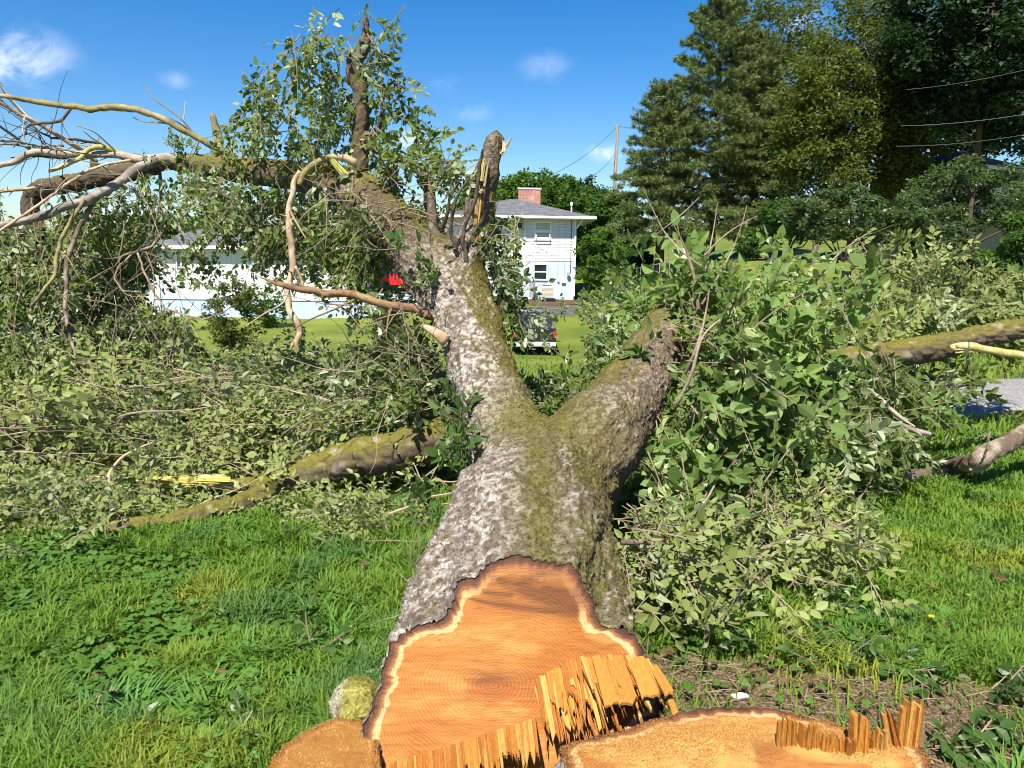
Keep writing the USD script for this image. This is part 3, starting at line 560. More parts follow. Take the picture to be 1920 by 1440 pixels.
# ------------------------------------------------------------------ the fallen tree: bark tints
BARK = np.array([0.120, 0.088, 0.062]); LICHEN = np.array([0.345, 0.31, 0.265]); MOSS = np.array([0.105, 0.092, 0.014]); RUST = np.array([0.20, 0.09, 0.055]); DARKBARK = np.array([0.075, 0.058, 0.04])
MAT_BARK = bark_mat('tree_bark', fine=85.0, bump=0.018, lo=0.5, hi=1.5, spots=0.6)
MAT_BRANCH = bark_mat('branch_bark', fine=60.0, bump=0.005)
MAT_BARE = bark_mat('bare_dead_wood', fine=45.0, bump=0.002, lo=0.75, hi=1.2, rough=0.75)
def lerp(a, b, w): return a + (b - a) * w[..., None]

def surface_nets(D, o, h):
    """the zero surface of a grid of distances as triangles"""
    nx, ny, nz = D.shape; ins = D < 0
    c = np.zeros((nx - 1, ny - 1, nz - 1), np.int8)
    for a in (0, 1):
        for b in (0, 1):
            for e in (0, 1): c += ins[a:nx - 1 + a, b:ny - 1 + b, e:nz - 1 + e]
    I, J, K = np.nonzero((c > 0) & (c < 8)); idx = np.full(c.shape, -1, np.int32); idx[I, J, K] = np.arange(len(I))
    acc = np.zeros((len(I), 3)); cnt = np.zeros(len(I))
    cor = [(a, b, e) for a in (0, 1) for b in (0, 1) for e in (0, 1)]
    for p in cor:
        for ax in range(3):
            if p[ax]: continue
            q = list(p); q[ax] = 1
            d0 = D[I + p[0], J + p[1], K + p[2]]; d1 = D[I + q[0], J + q[1], K + q[2]]; m = (d0 < 0) != (d1 < 0); t = np.where(m, d0 / np.where(m, d0 - d1, 1), 0)
            pos = np.tile(np.array(p, float), (len(I), 1)); pos[:, ax] += t; acc += pos * m[:, None]; cnt += m
    V = o + h * (np.c_[I, J, K] + acc / cnt[:, None]); F = []
    for ax in range(3):
        sl0 = [slice(None)] * 3; sl1 = [slice(None)] * 3; sl0[ax] = slice(0, -1); sl1[ax] = slice(1, None)
        e = ins[tuple(sl0)] != ins[tuple(sl1)]; pos = np.argwhere(e); b1, b2 = [k for k in range(3) if k != ax]
        ok = (pos[:, b1] > 0) & (pos[:, b2] > 0) & (pos[:, b1] < D.shape[b1] - 1) & (pos[:, b2] < D.shape[b2] - 1); pos = pos[ok]
        def cell(d1, d2): q = pos.copy(); q[:, b1] -= d1; q[:, b2] -= d2; return idx[q[:, 0], q[:, 1], q[:, 2]]
        q = np.c_[cell(1, 1), cell(0, 1), cell(0, 0), cell(1, 0)]; flip = ins[tuple(pos.T)]
        if ax == 1: flip = ~flip
        q = np.where(flip[:, None], q, q[:, ::-1]); F.append(q[:, [0, 1, 2]]); F.append(q[:, [0, 2, 3]])
    return V, np.vstack(F)
def subdivide(V, F):
    E = np.sort(np.vstack([F[:, [0, 1]], F[:, [1, 2]], F[:, [2, 0]]]), axis=1); key = E[:, 0].astype(np.int64) * len(V) + E[:, 1]
    u, inv = np.unique(key, return_inverse=True); mid = (V[u // len(V)] + V[u % len(V)]) / 2; n = len(F); a, b, c = inv[:n] + len(V), inv[n:2 * n] + len(V), inv[2 * n:] + len(V)
    return np.vstack([V, mid]), np.vstack([np.c_[F[:, 0], a, c], np.c_[F[:, 1], b, a], np.c_[F[:, 2], c, b], np.c_[a, b, c]])
def smooth_mesh(V, F, it=4, lam=.5):
    import scipy.sparse as sp
    E = np.unique(np.sort(np.vstack([F[:, [0, 1]], F[:, [1, 2]], F[:, [2, 0]]]), axis=1), axis=0); n = len(V)
    A = sp.coo_matrix((np.ones(len(E) * 2), (np.r_[E[:, 0], E[:, 1]], np.r_[E[:, 1], E[:, 0]])), shape=(n, n)).tocsr(); dg = np.maximum(np.asarray(A.sum(1)).ravel(), 1)
    for k in range(it):
        for l in (lam, -lam * 1.02): V = V + l * ((A @ V) / dg[:, None] - V)
    return V

# the cut plane and the outline of the sawn face on it
FACE_T, FACE_B = P(1000, 1035, 2.52), P(900, 1440, 2.16)
fn = np.array([0, -(FACE_T[2] - FACE_B[2]), FACE_T[1] - FACE_B[1]]); FN = fn / np.linalg.norm(fn)      # out of the wood, towards the camera and up
if FN[1] > 0: FN = -FN
def on_face(px, py):
    r = ray(px, py); return EYE + r * (((FACE_T - EYE) @ FN) / (r @ FN))
def face_y(z): return FACE_T[1] + (z - FACE_T[2]) * (FACE_B[1] - FACE_T[1]) / (FACE_B[2] - FACE_T[2])
outline_px = [(1000, 1032), (940, 1040), (890, 1062), (862, 1085), (845, 1130), (820, 1158), (780, 1172), (740, 1190), (722, 1215), (705, 1290), (690, 1350), (676, 1440), (690, 1530), (850, 1560), (1010, 1500), (1110, 1440), (1200, 1400), (1258, 1335), (1240, 1265), (1212, 1215), (1180, 1190), (1130, 1165), (1118, 1120), (1110, 1095), (1085, 1060), (1050, 1040)]
OUT = np.array([on_face(*p) for p in outline_px]); C0 = on_face(930, 1270)
_o = OUT[:, [0, 2]] - C0[[0, 2]]; _th = np.arctan2(_o[:, 1], _o[:, 0]); _r = np.hypot(_o[:, 0], _o[:, 1])
TH_T = np.linspace(-np.pi, np.pi, 721)
_u = np.argsort(_th); R_T = np.interp(TH_T, np.r_[_th[_u] - 2 * np.pi, _th[_u], _th[_u] + 2 * np.pi], np.tile(_r[_u], 3))
def _csm(a, k): return np.convolve(np.r_[a[-k - 1:-1], a, a[1:k + 1]], np.ones(2 * k + 1) / (2 * k + 1), 'valid')
R_T = _csm(_csm(R_T, 4), 4)
def r_face(th): return np.interp(th, TH_T, R_T)

trunk_y = np.array([2.0, 2.5, 2.9, 3.3, 3.7, 4.1, 4.5]); trunk_x = np.array([C0[0], C0[0] + .03, .035, .085, .13, .17, .19]); trunk_z = np.array([C0[2], C0[2], .40, .41, .41, .40, .40]); trunk_r = np.array([.42, .42, .385, .375, .38, .37, .33])
def seg_chain(pts, rad):
    return [(np.asarray(pts[i]), np.asarray(pts[i + 1]), rad[i], rad[i + 1]) for i in range(len(pts) - 1)]
LEFT = [np.array([.10, 4.0, .47]), P(926, 765, 4.4), P(905, 690, 4.7), P(884, 620, 5.0), P(853, 548, 5.3), P(812, 502, 5.45), P(760, 448, 5.65), P(700, 388, 5.9), P(648, 352, 6.1), P(590, 336, 6.3), P(520, 326, 6.6), P(440, 318, 6.9), P(360, 308, 7.2), P(300, 303, 7.4)]
LEFT_R = [.27, .215, .198, .205, .245, .228, .205, .182, .152, .118, .105, .10, .09, .06]
STUB = [P(862, 545, 5.3), P(884, 470, 5.35), P(898, 400, 5.38), P(912, 330, 5.4), P(928, 262, 5.4)]; STUB_R = [.15, .115, .108, .098, .072]
RIGHTL = [np.array([.24, 3.85, .38]), P(1122, 822, 4.1), P(1180, 745, 4.4), P(1222, 672, 4.75), P(1250, 622, 5.0), P(1272, 580, 5.2), P(1284, 556, 5.3)]; RIGHTL_R = [.29, .255, .215, .185, .165, .15, .12]
def trunk_sdf():
    h = .0145; lo = np.array([-1.15, 1.95, -.25]); hi = np.array([1.35, 6.25, 2.78]); n = ((hi - lo) / h).astype(int) + 1
    xs, ys, zs = [lo[k] + h * np.arange(n[k]) for k in range(3)]; D = np.full(n, .5, np.float32)
    # trunk: lofted section
    j1 = np.searchsorted(ys, 4.75); k1 = np.searchsorted(zs, 1.25); i0, i1 = np.searchsorted(xs, -.75), np.searchsorted(xs, .95)
    Xg, Yg, Zg = np.meshgrid(xs[i0:i1], ys[:j1], zs[:k1], indexing='ij'); t = (Yg - face_y(Zg)); cx = np.interp(Yg, trunk_y, trunk_x); cz = np.interp(Yg, trunk_y, trunk_z)
    w = smoothstep(-.05, .85, t); c_w = smoothstep(-.05, .6, t); cx = C0[0] * (1 - c_w) + cx * c_w; cz = C0[2] * (1 - c_w) + cz * c_w
    dx, dz = Xg - cx, Zg - cz; th = np.arctan2(dz, dx); rho = np.hypot(dx, dz); rr = r_face(th) * (1 - w) + np.interp(Yg, trunk_y, trunk_r) * w
    A = np.full(n, .5, np.float32); A[i0:i1, :j1, :k1] = np.minimum(np.maximum((rho - rr) * .8, Yg - 4.12), .5)
    def smin(a, b, k): q = np.clip(.5 + .5 * (b - a) / k, 0, 1); return b + (a - b) * q - k * q * (1 - q)
    def chain(pts, rad, pad=.3):
        Bc = np.full(n, .5, np.float32)
        for a, b, ra, rb in seg_chain(pts, rad):
            R = max(ra, rb) + pad; l = np.maximum(np.minimum(a, b) - R, lo); u = np.minimum(np.maximum(a, b) + R, hi)
            if (l >= u).any(): continue
            il = ((l - lo) / h).astype(int); iu = ((u - lo) / h).astype(int) + 1; s = tuple(slice(il[k], iu[k]) for k in range(3))
            Pg = np.stack(np.meshgrid(xs[s[0]], ys[s[1]], zs[s[2]], indexing='ij'), -1).astype(np.float32); ab = b - a; q = np.clip(((Pg - a) @ ab) / (ab @ ab), 0, 1)
            d = np.linalg.norm(Pg - (a + q[..., None] * ab), axis=-1) - (ra + (rb - ra) * q); Bc[s] = smin(Bc[s], d.astype(np.float32), .05)
        return Bc
    for pts, rad, k in ((LEFT[:9], LEFT_R[:9], .07), (RIGHTL, RIGHTL_R, .07), (STUB, STUB_R, .08)):
        A = smin(A, chain(pts, rad), k)
    return surface_nets(A, lo, h)
V, F = trunk_sdf()
V = smooth_mesh(V, F, 3); V, F = subdivide(V, F)
def plates(p, seedv, cell, axis_stretch, depth, width, seed):
    """bark plates: flat flaky cells, each at its own height and tilt, with narrow cracks between. p: points in a frame whose last axis runs along the limb"""
    q = p.copy(); q[:, 2] /= axis_stretch; wob = np.stack([meshkit.fbm(q / (cell * 1.4) + 30 * k, 3, seed + k) for k in range(3)], -1) - .5; q = q + wob * cell * 1.9
    rs = np.random.RandomState(seed); n = max(50, int(seedv / cell ** 2)); s = q[rs.randint(0, len(q), n)] + rs.randn(n, 3) * cell * .3
    d, i = cKDTree(s).query(q, k=2, workers=4); e = np.clip((d[:, 1] - d[:, 0]) / (width * cell), 0, 1); hr = rs.rand(n) ** .8; tl = rs.randn(n, 3) * .35; i0 = i[:, 0]
    tilt = np.einsum('ij,ij->i', q - s[i0], tl[i0]) / cell
    return depth * np.maximum(smoothstep(0, 1, e) * (.25 + .6 * hr[i0] + .5 * tilt), -.2)
def frame_for(a):
    a = unit(a); e = unit(np.cross(a, [0.3, 0.2, 1.0])); return np.stack([e, np.cross(a, e), a])
def bark_relief(V, N):
    """blend of three limb frames by nearness"""
    chains = [([np.array([C0[0], 2.0, .35]), np.array([.035, 3.0, .4]), np.array([.17, 4.1, .45])], np.array([.05, 1, .03]), 2.0, .030, .015), (LEFT[1:9], LEFT[7] - LEFT[1], 2.2, .030, .015), (RIGHTL[1:], RIGHTL[-1] - RIGHTL[1], 3.2, .040, .020), (STUB[1:], STUB[-1] - STUB[1], 3.0, .032, .014)]
    ds = []
    for pts, a, st, cell, dep in chains:
        p = np.array(pts); q = np.vstack([p[i] + (p[i + 1] - p[i]) * np.linspace(0, 1, 14)[:, None] for i in range(len(p) - 1)]); ds.append(cKDTree(q).query(V, workers=4)[0])
    ds = np.stack(ds, 1); ds[:, 0] -= .12; w = np.exp(-(ds - ds.min(1, keepdims=True)) / .05); w /= w.sum(1, keepdims=True); h = np.zeros(len(V))
    for k, (pts, a, st, cell, dep) in enumerate(chains):
        m = w[:, k] > .01
        if not m.any(): continue
        q = (V[m] - pts[0]) @ frame_for(a).T
        hh = plates(q, 9.0, cell, st, dep, .42, 40 + k) + plates(q, 9.0, cell * .42, st, dep * .5, .5, 60 + k) + .016 * (meshkit.fbm(q * 38 + 5, 4, 80 + k) - .5) + .022 * (smoothstep(.45, .9, 1 - np.abs(2 * meshkit.fbm(q * [9, 9, 2.6] + 7, 3, 85 + k) - 1)) * -.8)
        h[m] += w[m, k] * hh
    return h + .035 * (fbm(V, 5.0, 3, 7) - .5) + .07 * (fbm(V * [1, .22, 1], 6.5, 3, 8) - .5) * smoothstep(4.6, 3.9, V[:, 1]), w
N = vnormals(V, F); hrel, wch = bark_relief(V, N); V = V + N * hrel[:, None]
print('trunk tris', len(F))
# sawn off at the cut plane
tm = trimesh.Trimesh(V, F, process=False); tm = tm.slice_plane(FACE_T, -FN, cap=False); V, F = np.array(tm.vertices), np.array(tm.faces)
key, inv = np.unique(np.round(V, 6), axis=0, return_inverse=True); V = key; F = inv.reshape(-1)[F]; F = F[(F[:, 0] != F[:, 1]) & (F[:, 1] != F[:, 2]) & (F[:, 0] != F[:, 2])]
# drop stray islands
cc = trimesh.graph.connected_component_labels(np.vstack([F[:, [0, 1]], F[:, [1, 2]]]), node_count=len(V)); big = np.bincount(cc).argmax(); F = F[cc[F[:, 0]] == big]
used = np.unique(F); mp = np.full(len(V), -1); mp[used] = np.arange(len(used)); V, F = V[used], mp[F]
Nb = vnormals(V, F); Ns = smooth_mesh(Nb, F, 8); Ns = unit(Ns)
def trunk_tint(V, N):
    n1 = fbm(V, 3.0, 4, 21); n2 = fbm(V, 11.0, 4, 22); n3 = fbm(V, 40.0, 3, 23)
    d_right = cKDTree(np.array([p for a, b, *_ in seg_chain(RIGHTL[1:], RIGHTL_R[1:]) for p in (a + (b - a) * np.linspace(0, 1, 12)[:, None])])).query(V)[0]
    d_left = cKDTree(np.array([p for a, b, *_ in seg_chain(LEFT[1:9], LEFT_R[1:9]) for p in (a + (b - a) * np.linspace(0, 1, 12)[:, None])])).query(V)[0]
    on_r = smoothstep(-.12, .12, d_left - d_right) * smoothstep(3.85, 4.3, V[:, 1]); on_l = (1 - smoothstep(-.12, .12, d_left - d_right)) * smoothstep(4.0, 4.5, V[:, 1])
    up_l = smoothstep(5.1, 5.5, V[:, 1])                             # the arching upper limb: brown, mossy on top
    lich = smoothstep(.50, .70, n2 * .55 + n3 * .35 + .12) * .6 + .40
    lich = lich * smoothstep(-.35, .35, -N[:, 0] * .8 + .35 + (n1 - .5) * 1.6 + .3 * (1 - smoothstep(2.7, 3.6, V[:, 1]))) * (1 - up_l)
    lich = lich * (1 - .55 * on_r)
    mossd = N @ unit(np.array([.62, -.25, .74])); mt = smoothstep(.62, .93, mossd + (n1 - .5) * .7) * (1 - on_r)
    band = np.exp(-((V[:, 0] - (.13 + .25 * smoothstep(3.9, 2.5, V[:, 1]) * 0 + .06 * (n1 - .5))) / .10) ** 2) * smoothstep(.15, .6, N[:, 2])
    mr = smoothstep(.45, .9, N @ unit(np.array([-.62, -.1, .78])) + (n1 - .5) * .6) * on_r
    ml = smoothstep(.35, .85, N @ unit(np.array([.75, -.1, .6])) + (n1 - .5) * .6) * on_l
    mtop = smoothstep(.35, .85, N[:, 2] + (n1 - .5) * .7) * up_l
    crotch = smoothstep(.75, .2, np.linalg.norm((V - np.array([.22, 4.15, .72])) / [.35, .6, .25], axis=1) / 2.2)
    moss = np.clip(np.maximum.reduce([mt * .85 * (1 - on_l), band * .95, mr, ml, mtop * .9, crotch]) * (.55 + .9 * n2), 0, 1)
    base = lerp(np.broadcast_to(BARK, V.shape), RUST, smoothstep(.6, .75, n1 * .5 + n2 * .5) * .7)
    base = lerp(base, DARKBARK, up_l * .35 * np.ones(len(V)))
    c = lerp(base, LICHEN * np.array([1, 1, 1.0]), np.clip(lich * (.25 + .95 * smoothstep(.38, .6, n3)), 0, 1)); c = lerp(c, MOSS * 1.0, moss * .92)
    return c * (.75 + .5 * n3)[:, None]
tree = thing('fallen_tree', 'huge felled tree trunk with orange sawn end and forked mossy limbs', 'tree')
mesh('trunk', (V, F), MAT_BARK, tree, smooth=True, attrs={'tint': trunk_tint(V, Ns)})

# ------------------------------------------------------------------ the sawn face
pl = np.abs((V - FACE_T) @ FN) < 1e-4; bp = V[pl]; bx = bp - C0; bth = np.arctan2(bx[:, 2], bx[:, 0]); br = np.hypot(bx[:, 0], bx[:, 2]); o = np.argsort(bth); bth, br = bth[o], br[o]
NT, NR = 640, 150; th = np.linspace(-np.pi, np.pi, NT, endpoint=False); rb = np.interp(th, np.r_[bth - 2 * np.pi, bth, bth + 2 * np.pi], np.tile(br, 3)) if len(br) > 20 else r_face(th)
rb = np.minimum(rb, r_face(th) + .05)
RI = np.linspace(.00002, 1, NR) ** .8; rr = RI[:, None] * rb[None]; fx = C0[0] + rr * np.cos(th); fz = C0[2] + rr * np.sin(th); fy = face_y(fz); FV = np.stack([fx, fy, fz], -1).reshape(-1, 3)
ix = np.arange(NR * NT).reshape(NR, NT); nx = np.roll(ix, -1, 1); FF = np.stack([ix[:-1], nx[:-1], nx[1:], ix[1:]], -1).reshape(-1, 4)
rin = r_face(th); edge = (np.minimum(rin, rb)[None] * 1.0 - rr).ravel()
PITH = on_face(925, 1285); q2 = FV - PITH; uu = q2[:, 0]; vv = np.hypot(q2[:, 1], q2[:, 2]) * np.sign(q2[:, 2])
wob = fbm(FV, 4.0, 3, 31); thr = np.arctan2(vv, uu)
ring = np.hypot(uu * .8, vv * 1.25) * (1 + .25 * (wob - .5)); blend = smoothstep(.2, .42, ring); ring = ring * (1 - blend * .5) + (.5 * blend) * (.42 - edge)
n1, n2 = fbm(FV, 3.5, 4, 32), fbm(FV * [1, 1, 5], 14.0, 4, 33)
HEART = np.array([.245, .085, .0145]); HEART2 = np.array([.295, .117, .024]); SAP = np.array([.58, .36, .15]); INNER = np.array([.47, .20, .085]); OUTER = np.array([.105, .050, .030])
tint = lerp(np.broadcast_to(HEART, FV.shape), HEART2, smoothstep(.38, .62, n1)); tint = lerp(tint, np.array([.12, .04, .014]), np.clip(np.exp(-(np.hypot(uu * .6, vv * 1.3) / .040) ** 2) * (.45 + 1.0 * n2) + .30 * np.exp(-(np.hypot(uu * .6, vv * 1.1) / .09) ** 2), 0, .85)); tint = lerp(tint, np.array([.27, .085, .018]), smoothstep(.5, .62, fbm(FV * [1.4, 1, 9], 2.6, 3, 39)) * .55)
# the dark wedge of stain across the top lobe: streaks of its own
sp = np.c_[(FV[:, 0] - C0[0]) * .9 - (FV[:, 2] - C0[2]) * .3, FV[:, 2] * 9 + FV[:, 0] * 2.6, FV[:, 1] * 0]; st = fbm(sp, 2.2, 4, 35)
reg = smoothstep(.13, .24, FV[:, 2] - C0[2] + .10 * (FV[:, 0] - C0[0])) * smoothstep(-.16, .10, FV[:, 0] - C0[0] + (n1 - .5) * .2)
rv_ = FV - EYE; zc_ = rv_ @ FWD; ax_, ay_ = 960 + rv_ @ RIGHT / zc_ * FOC, 720 - rv_ @ UP / zc_ * FOC     # where on the face each streak lies
for x0, y0, x1, y1, w0, w1, k in ((905, 1072, 1112, 1138, 3, 17, .85), (868, 1112, 1112, 1158, 2, 8, .5), (950, 1092, 1060, 1062, 5, 16, .6), (1010, 1110, 1110, 1118, 4, 14, .7), (880, 1090, 960, 1118, 2, 5, .5)):
    u_ = np.clip((ax_ - x0) / (x1 - x0), 0, 1); ln_ = y0 + (y1 - y0) * u_ + 9 * np.sin(u_ * 3.1 + x0); wd_ = 1.35 * (w0 + (w1 - w0) * u_) * (.6 + .9 * st); inside = smoothstep(-.02, .12, (ax_ - x0) / (x1 - x0)) * smoothstep(1.06, .98, (ax_ - x0) / (x1 - x0))
    tint = lerp(tint, np.array([.045, .015, .006]), np.clip(1.6 * k * np.exp(-((ay_ - ln_) / wd_) ** 2) * inside, 0, 1))
arc = np.sin(((FV[:, 2] - C0[2]) * 1.0 + .12 * (FV[:, 0] - C0[0]) + .22 * (FV[:, 0] - C0[0]) ** 2) * 230 + 5 * n1); tint = tint * (1 + .07 * arc * smoothstep(.40, .6, fbm(FV, 5.0, 3, 44)))[:, None]; tint = lerp(tint, np.array([.36, .165, .045]), smoothstep(.52, .68, fbm(FV * [1, 1, 2.5], 6.0, 5, 45)) * .65)
tint = lerp(tint, np.array([.15, .055, .016]), reg * (.35 + .5 * st))
sapk = 1 - .85 * reg * smoothstep(.35, .55, n1)
FV2 = FV + FN * ((fbm(FV * [1, 1, 3], 30.0, 3, 37) - .5) * .004 - .012 * smoothstep(.03, .0, edge) * fbm(FV, 40.0, 2, 38))[:, None]
def face_mat():
    n = {'a': ('attribute', dict(attribute='tint')), 'rg': ('attribute', dict(attribute='ring')), 'ed': ('attribute', dict(attribute='edge')), 'sk': ('attribute', dict(attribute='sapk')), 'g': ('geometry', {}), 'k': ('math', dict(math_type='multiply', value2=620.0)), 's': ('math', dict(math_type='sine')),
         'nz': ('noise_texture', dict(scale=9.0, detail=3.0)), 'ka': ('math', dict(math_type='multiply', value2=22.0)), 'ad': ('math', dict(math_type='add')),
         'mr': ('map_range', dict(from_min=-1.0, from_max=1.0, to_min=0.84, to_max=1.10)), 'mp': ('mapping', dict(mapping_type='point', rotation=(0.5, 0.10, 0.12), scale=(9.0, 40.0, 150.0))), 'n2': ('noise_texture', dict(scale=1.0, detail=4.0, roughness=0.6)),
         'm2': ('map_range', dict(from_min=0.3, from_max=0.7, to_min=0.82, to_max=1.15, clamp=True)), 'mu': ('math', dict(math_type='multiply')), 'hv': ('hsv', dict(hue=0.5, saturation=1.0, fac=1.0)),
         'b': ('bump', dict(strength=0.6, distance=0.005)), 'p': ('principled_bsdf', dict(roughness=0.75, specular_ior_level=0.2)),
         'en': ('noise_texture', dict(scale=16.0, detail=5.0, roughness=0.65)), 'em': ('math', dict(math_type='multiply_add', value2=0.040)), 'eo': ('math', dict(math_type='subtract', value2=0.020)), 'es': ('math', dict(math_type='multiply', value2=8.0)),
         'er': ('rgb_ramp', {'ramp': [(0.0, (.040, .018, .011)), (0.13, (.085, .034, .018)), (0.20, (.17, .065, .026)), (0.25, (.22, .09, .03)), (0.29, (.42, .26, .115)), (0.40, (.44, .27, .12)), (0.45, (.29, .12, .028)), (0.54, (.245, .085, .0145)), (1.0, (.245, .085, .0145))]}),
         'ef': ('rgb_ramp', {'ramp': [(0.0, (1, 1, 1)), (0.42, (1, 1, 1)), (0.50, (0, 0, 0)), (1.0, (0, 0, 0))]}), 'eb': ('rgb_ramp', {'ramp': [(0.0, (1, 1, 1)), (0.22, (1, 1, 1)), (0.26, (0, 0, 0)), (1.0, (0, 0, 0))]}), 'mx': ('math', dict(math_type='maximum')), 'mm': ('math', dict(math_type='multiply')), 'mix': ('mix', dict(mix_type='mix'))}
    l = [('rg.fac', 'k.value1'), ('g.position', 'nz.vector'), ('nz.fac', 'ka.value1'), ('k.value', 'ad.value1'), ('ka.value', 'ad.value2'), ('ad.value', 's.value1'), ('s.value', 'mr.value'), ('g.position', 'mp.vector'), ('mp.vector', 'n2.vector'), ('n2.fac', 'm2.value'),
         ('mr.result', 'mu.value1'), ('m2.result', 'mu.value2'), ('mu.value', 'hv.value'), ('g.position', 'en.vector'), ('en.fac', 'em.value1'), ('ed.fac', 'em.value3'), ('em.value', 'eo.value1'), ('eo.value', 'es.value1'), ('es.value', 'er.fac'), ('es.value', 'ef.fac'), ('es.value', 'eb.fac'),
         ('sk.fac', 'mx.value1'), ('eb.color', 'mx.value2'), ('ef.color', 'mm.value1'), ('mx.value', 'mm.value2'), ('mm.value', 'mix.fac'), ('a.color', 'mix.color1'), ('er.color', 'mix.color2'), ('mix.color', 'hv.color'), ('hv.color', 'p.base_color'), ('n2.fac', 'b.height'), ('b.normal', 'p.normal')]
    return M('sawn_wood', n, l)
MAT_FACE = face_mat()
mesh('cut_face', (FV2, FF), MAT_FACE, tree, smooth=True, attrs={'tint': tint, 'ring': ring, 'edge': edge, 'sapk': sapk}, label='orange sawn end with growth rings and pale sapwood edge')

# ------------------------------------------------------------------ torn hinge wood
def fibre_mat():
    n = {'g': ('geometry', {}), 'a': ('attribute', dict(attribute='tint')), 'u': ('attribute', dict(attribute='across')), 'cx': ('combine_xyz', {}), 'al': ('attribute', dict(attribute='along')),
         'n': ('noise_texture', dict(scale=1.0, detail=5.0, roughness=0.7)), 'v': ('map_range', dict(from_min=0.3, from_max=0.7, to_min=0.68, to_max=1.25, clamp=True)), 'hv': ('hsv', dict(hue=0.5, saturation=1.0, fac=1.0)),
         'b': ('bump', dict(strength=1.0, distance=0.004)), 'p': ('principled_bsdf', dict(roughness=0.8, specular_ior_level=0.2))}
    l = [('u.fac', 'cx.x'), ('al.fac', 'cx.y'), ('cx.vector', 'n.vector'), ('n.fac', 'v.value'), ('v.result', 'hv.value'), ('a.color', 'hv.color'), ('hv.color', 'p.base_color'), ('n.fac', 'b.height'), ('b.normal', 'p.normal')]
    return M('torn_wood', n, l)
MAT_FIBRE = fibre_mat()
FIB = [np.array([.37, .165, .029]), np.array([.32, .128, .022]), np.array([.43, .23, .058]), np.array([.28, .10, .019])]
def sliver(a, b, wdir, w0, w1, thick, rs, bend=0.0, nseg=10, m=7, ragged=.25, tone=None):
    """a torn strip of wood from a to b: bent, ragged at its end, thick enough to have edges"""
    ax = unit(b - a); wd = unit(wdir - ax * (wdir @ ax)); nm = unit(np.cross(wd, ax)); L = np.linalg.norm(b - a)
    t = np.linspace(0, 1, nseg); v = np.linspace(-.5, .5, m); rag = 1 - ragged * np.interp(np.arange(m), np.linspace(0, m - 1, 4), rs.rand(4)) - .05 * rs.rand(m); rel = (rs.rand(m) - .5) * thick * .7
    top = []; bot = []
    for i in range(nseg):
        tt = t[i] * rag if i == nseg - 1 else t[i] * (1 - (1 - rag) * max(0, (t[i] - .7) / .3) * .8)
        tt = np.broadcast_to(tt, (m,)); w = w0 + (w1 - w0) * tt; c = a + np.outer(tt * L, ax) + np.outer(v * w, wd) + np.outer(bend * L * tt ** 2, nm)
        top.append(c + np.outer(rel + thick * .5, nm)); bot.append(c + np.outer(rel * .3 - thick * .5 * (1 - .6 * tt), nm))
    tp, bt = np.array(top), np.array(bot); V = np.vstack([tp.reshape(-1, 3), bt.reshape(-1, 3)]); n = nseg * m; F = []
    ix = np.arange(n).reshape(nseg, m); F.append(np.stack([ix[:-1, :-1], ix[:-1, 1:], ix[1:, 1:], ix[1:, :-1]], -1).reshape(-1, 4)); F.append(n + np.stack([ix[:-1, :-1], ix[1:, :-1], ix[1:, 1:], ix[:-1, 1:]], -1).reshape(-1, 4))
    ring_ = np.r_[ix[0, :], ix[1:, -1], ix[-1, ::-1][1:], ix[::-1, 0][1:-1]]; rj = np.roll(ring_, -1); F.append(np.c_[ring_, ring_ + n, rj + n, rj])
    F = np.vstack(F); al = np.tile(np.repeat(t, m), 2) * L; ac = np.tile(np.tile(v, nseg), 2) * (w0 + w1) * .5; tone = FIB[rs.randint(4)] if tone is None else tone
    tv = np.tile(tone, (len(V), 1)) * (.85 + .3 * rs.rand()); s = rs.rand() * 50
    return (V, F[:, ::-1]), {'tint': tv, 'across': ac * 230 + s, 'along': al * 34 + s}
rs = np.random.RandomState(5)
def lerp_poly(pts, u):
    pts = np.array(pts, float); s = np.r_[0, np.cumsum(np.linalg.norm(np.diff(pts[:, :2], axis=0), axis=1))]; s /= s[-1]; return np.array([np.interp(u, s, pts[:, k]) for k in range(pts.shape[1])])
top_r = [(1004, 1278), (1035, 1258), (1070, 1238), (1110, 1229), (1195, 1232), (1212, 1238)]; end_r = [(1018, 1420, 2.10), (1062, 1408, 2.08), (1100, 1392, 2.08), (1150, 1372, 2.08), (1205, 1332, 2.12), (1262, 1312, 2.16)]
for i in range(64):
    u = (i + .5 + .6 * (rs.rand() - .5)) / 64; a = on_face(*(lerp_poly(top_r, u) + [0, 14 * rs.rand() ** 2])) + FN * (.003 + .012 * rs.rand()); e = lerp_poly(end_r, np.clip(u + (rs.rand() - .5) * .03, 0, 1)); b = P(e[0], e[1], e[2]); k = .45 + .6 * rs.rand() if u < .62 else .75 + .3 * rs.rand(); b = a + (b - a) * k + np.array([rs.randn() * .012, 0, rs.randn() * .010])
    g, at = sliver(a, b, np.array([1.0, 0, .05]), .007 + .016 * rs.rand(), .002 + .015 * rs.rand(), .006 + .012 * rs.rand(), rs, m=5, ragged=.5, bend=-.14 * rs.rand() + (.08 if u > .8 else 0)); mesh('splinter', g, MAT_FIBRE, tree, attrs=at)
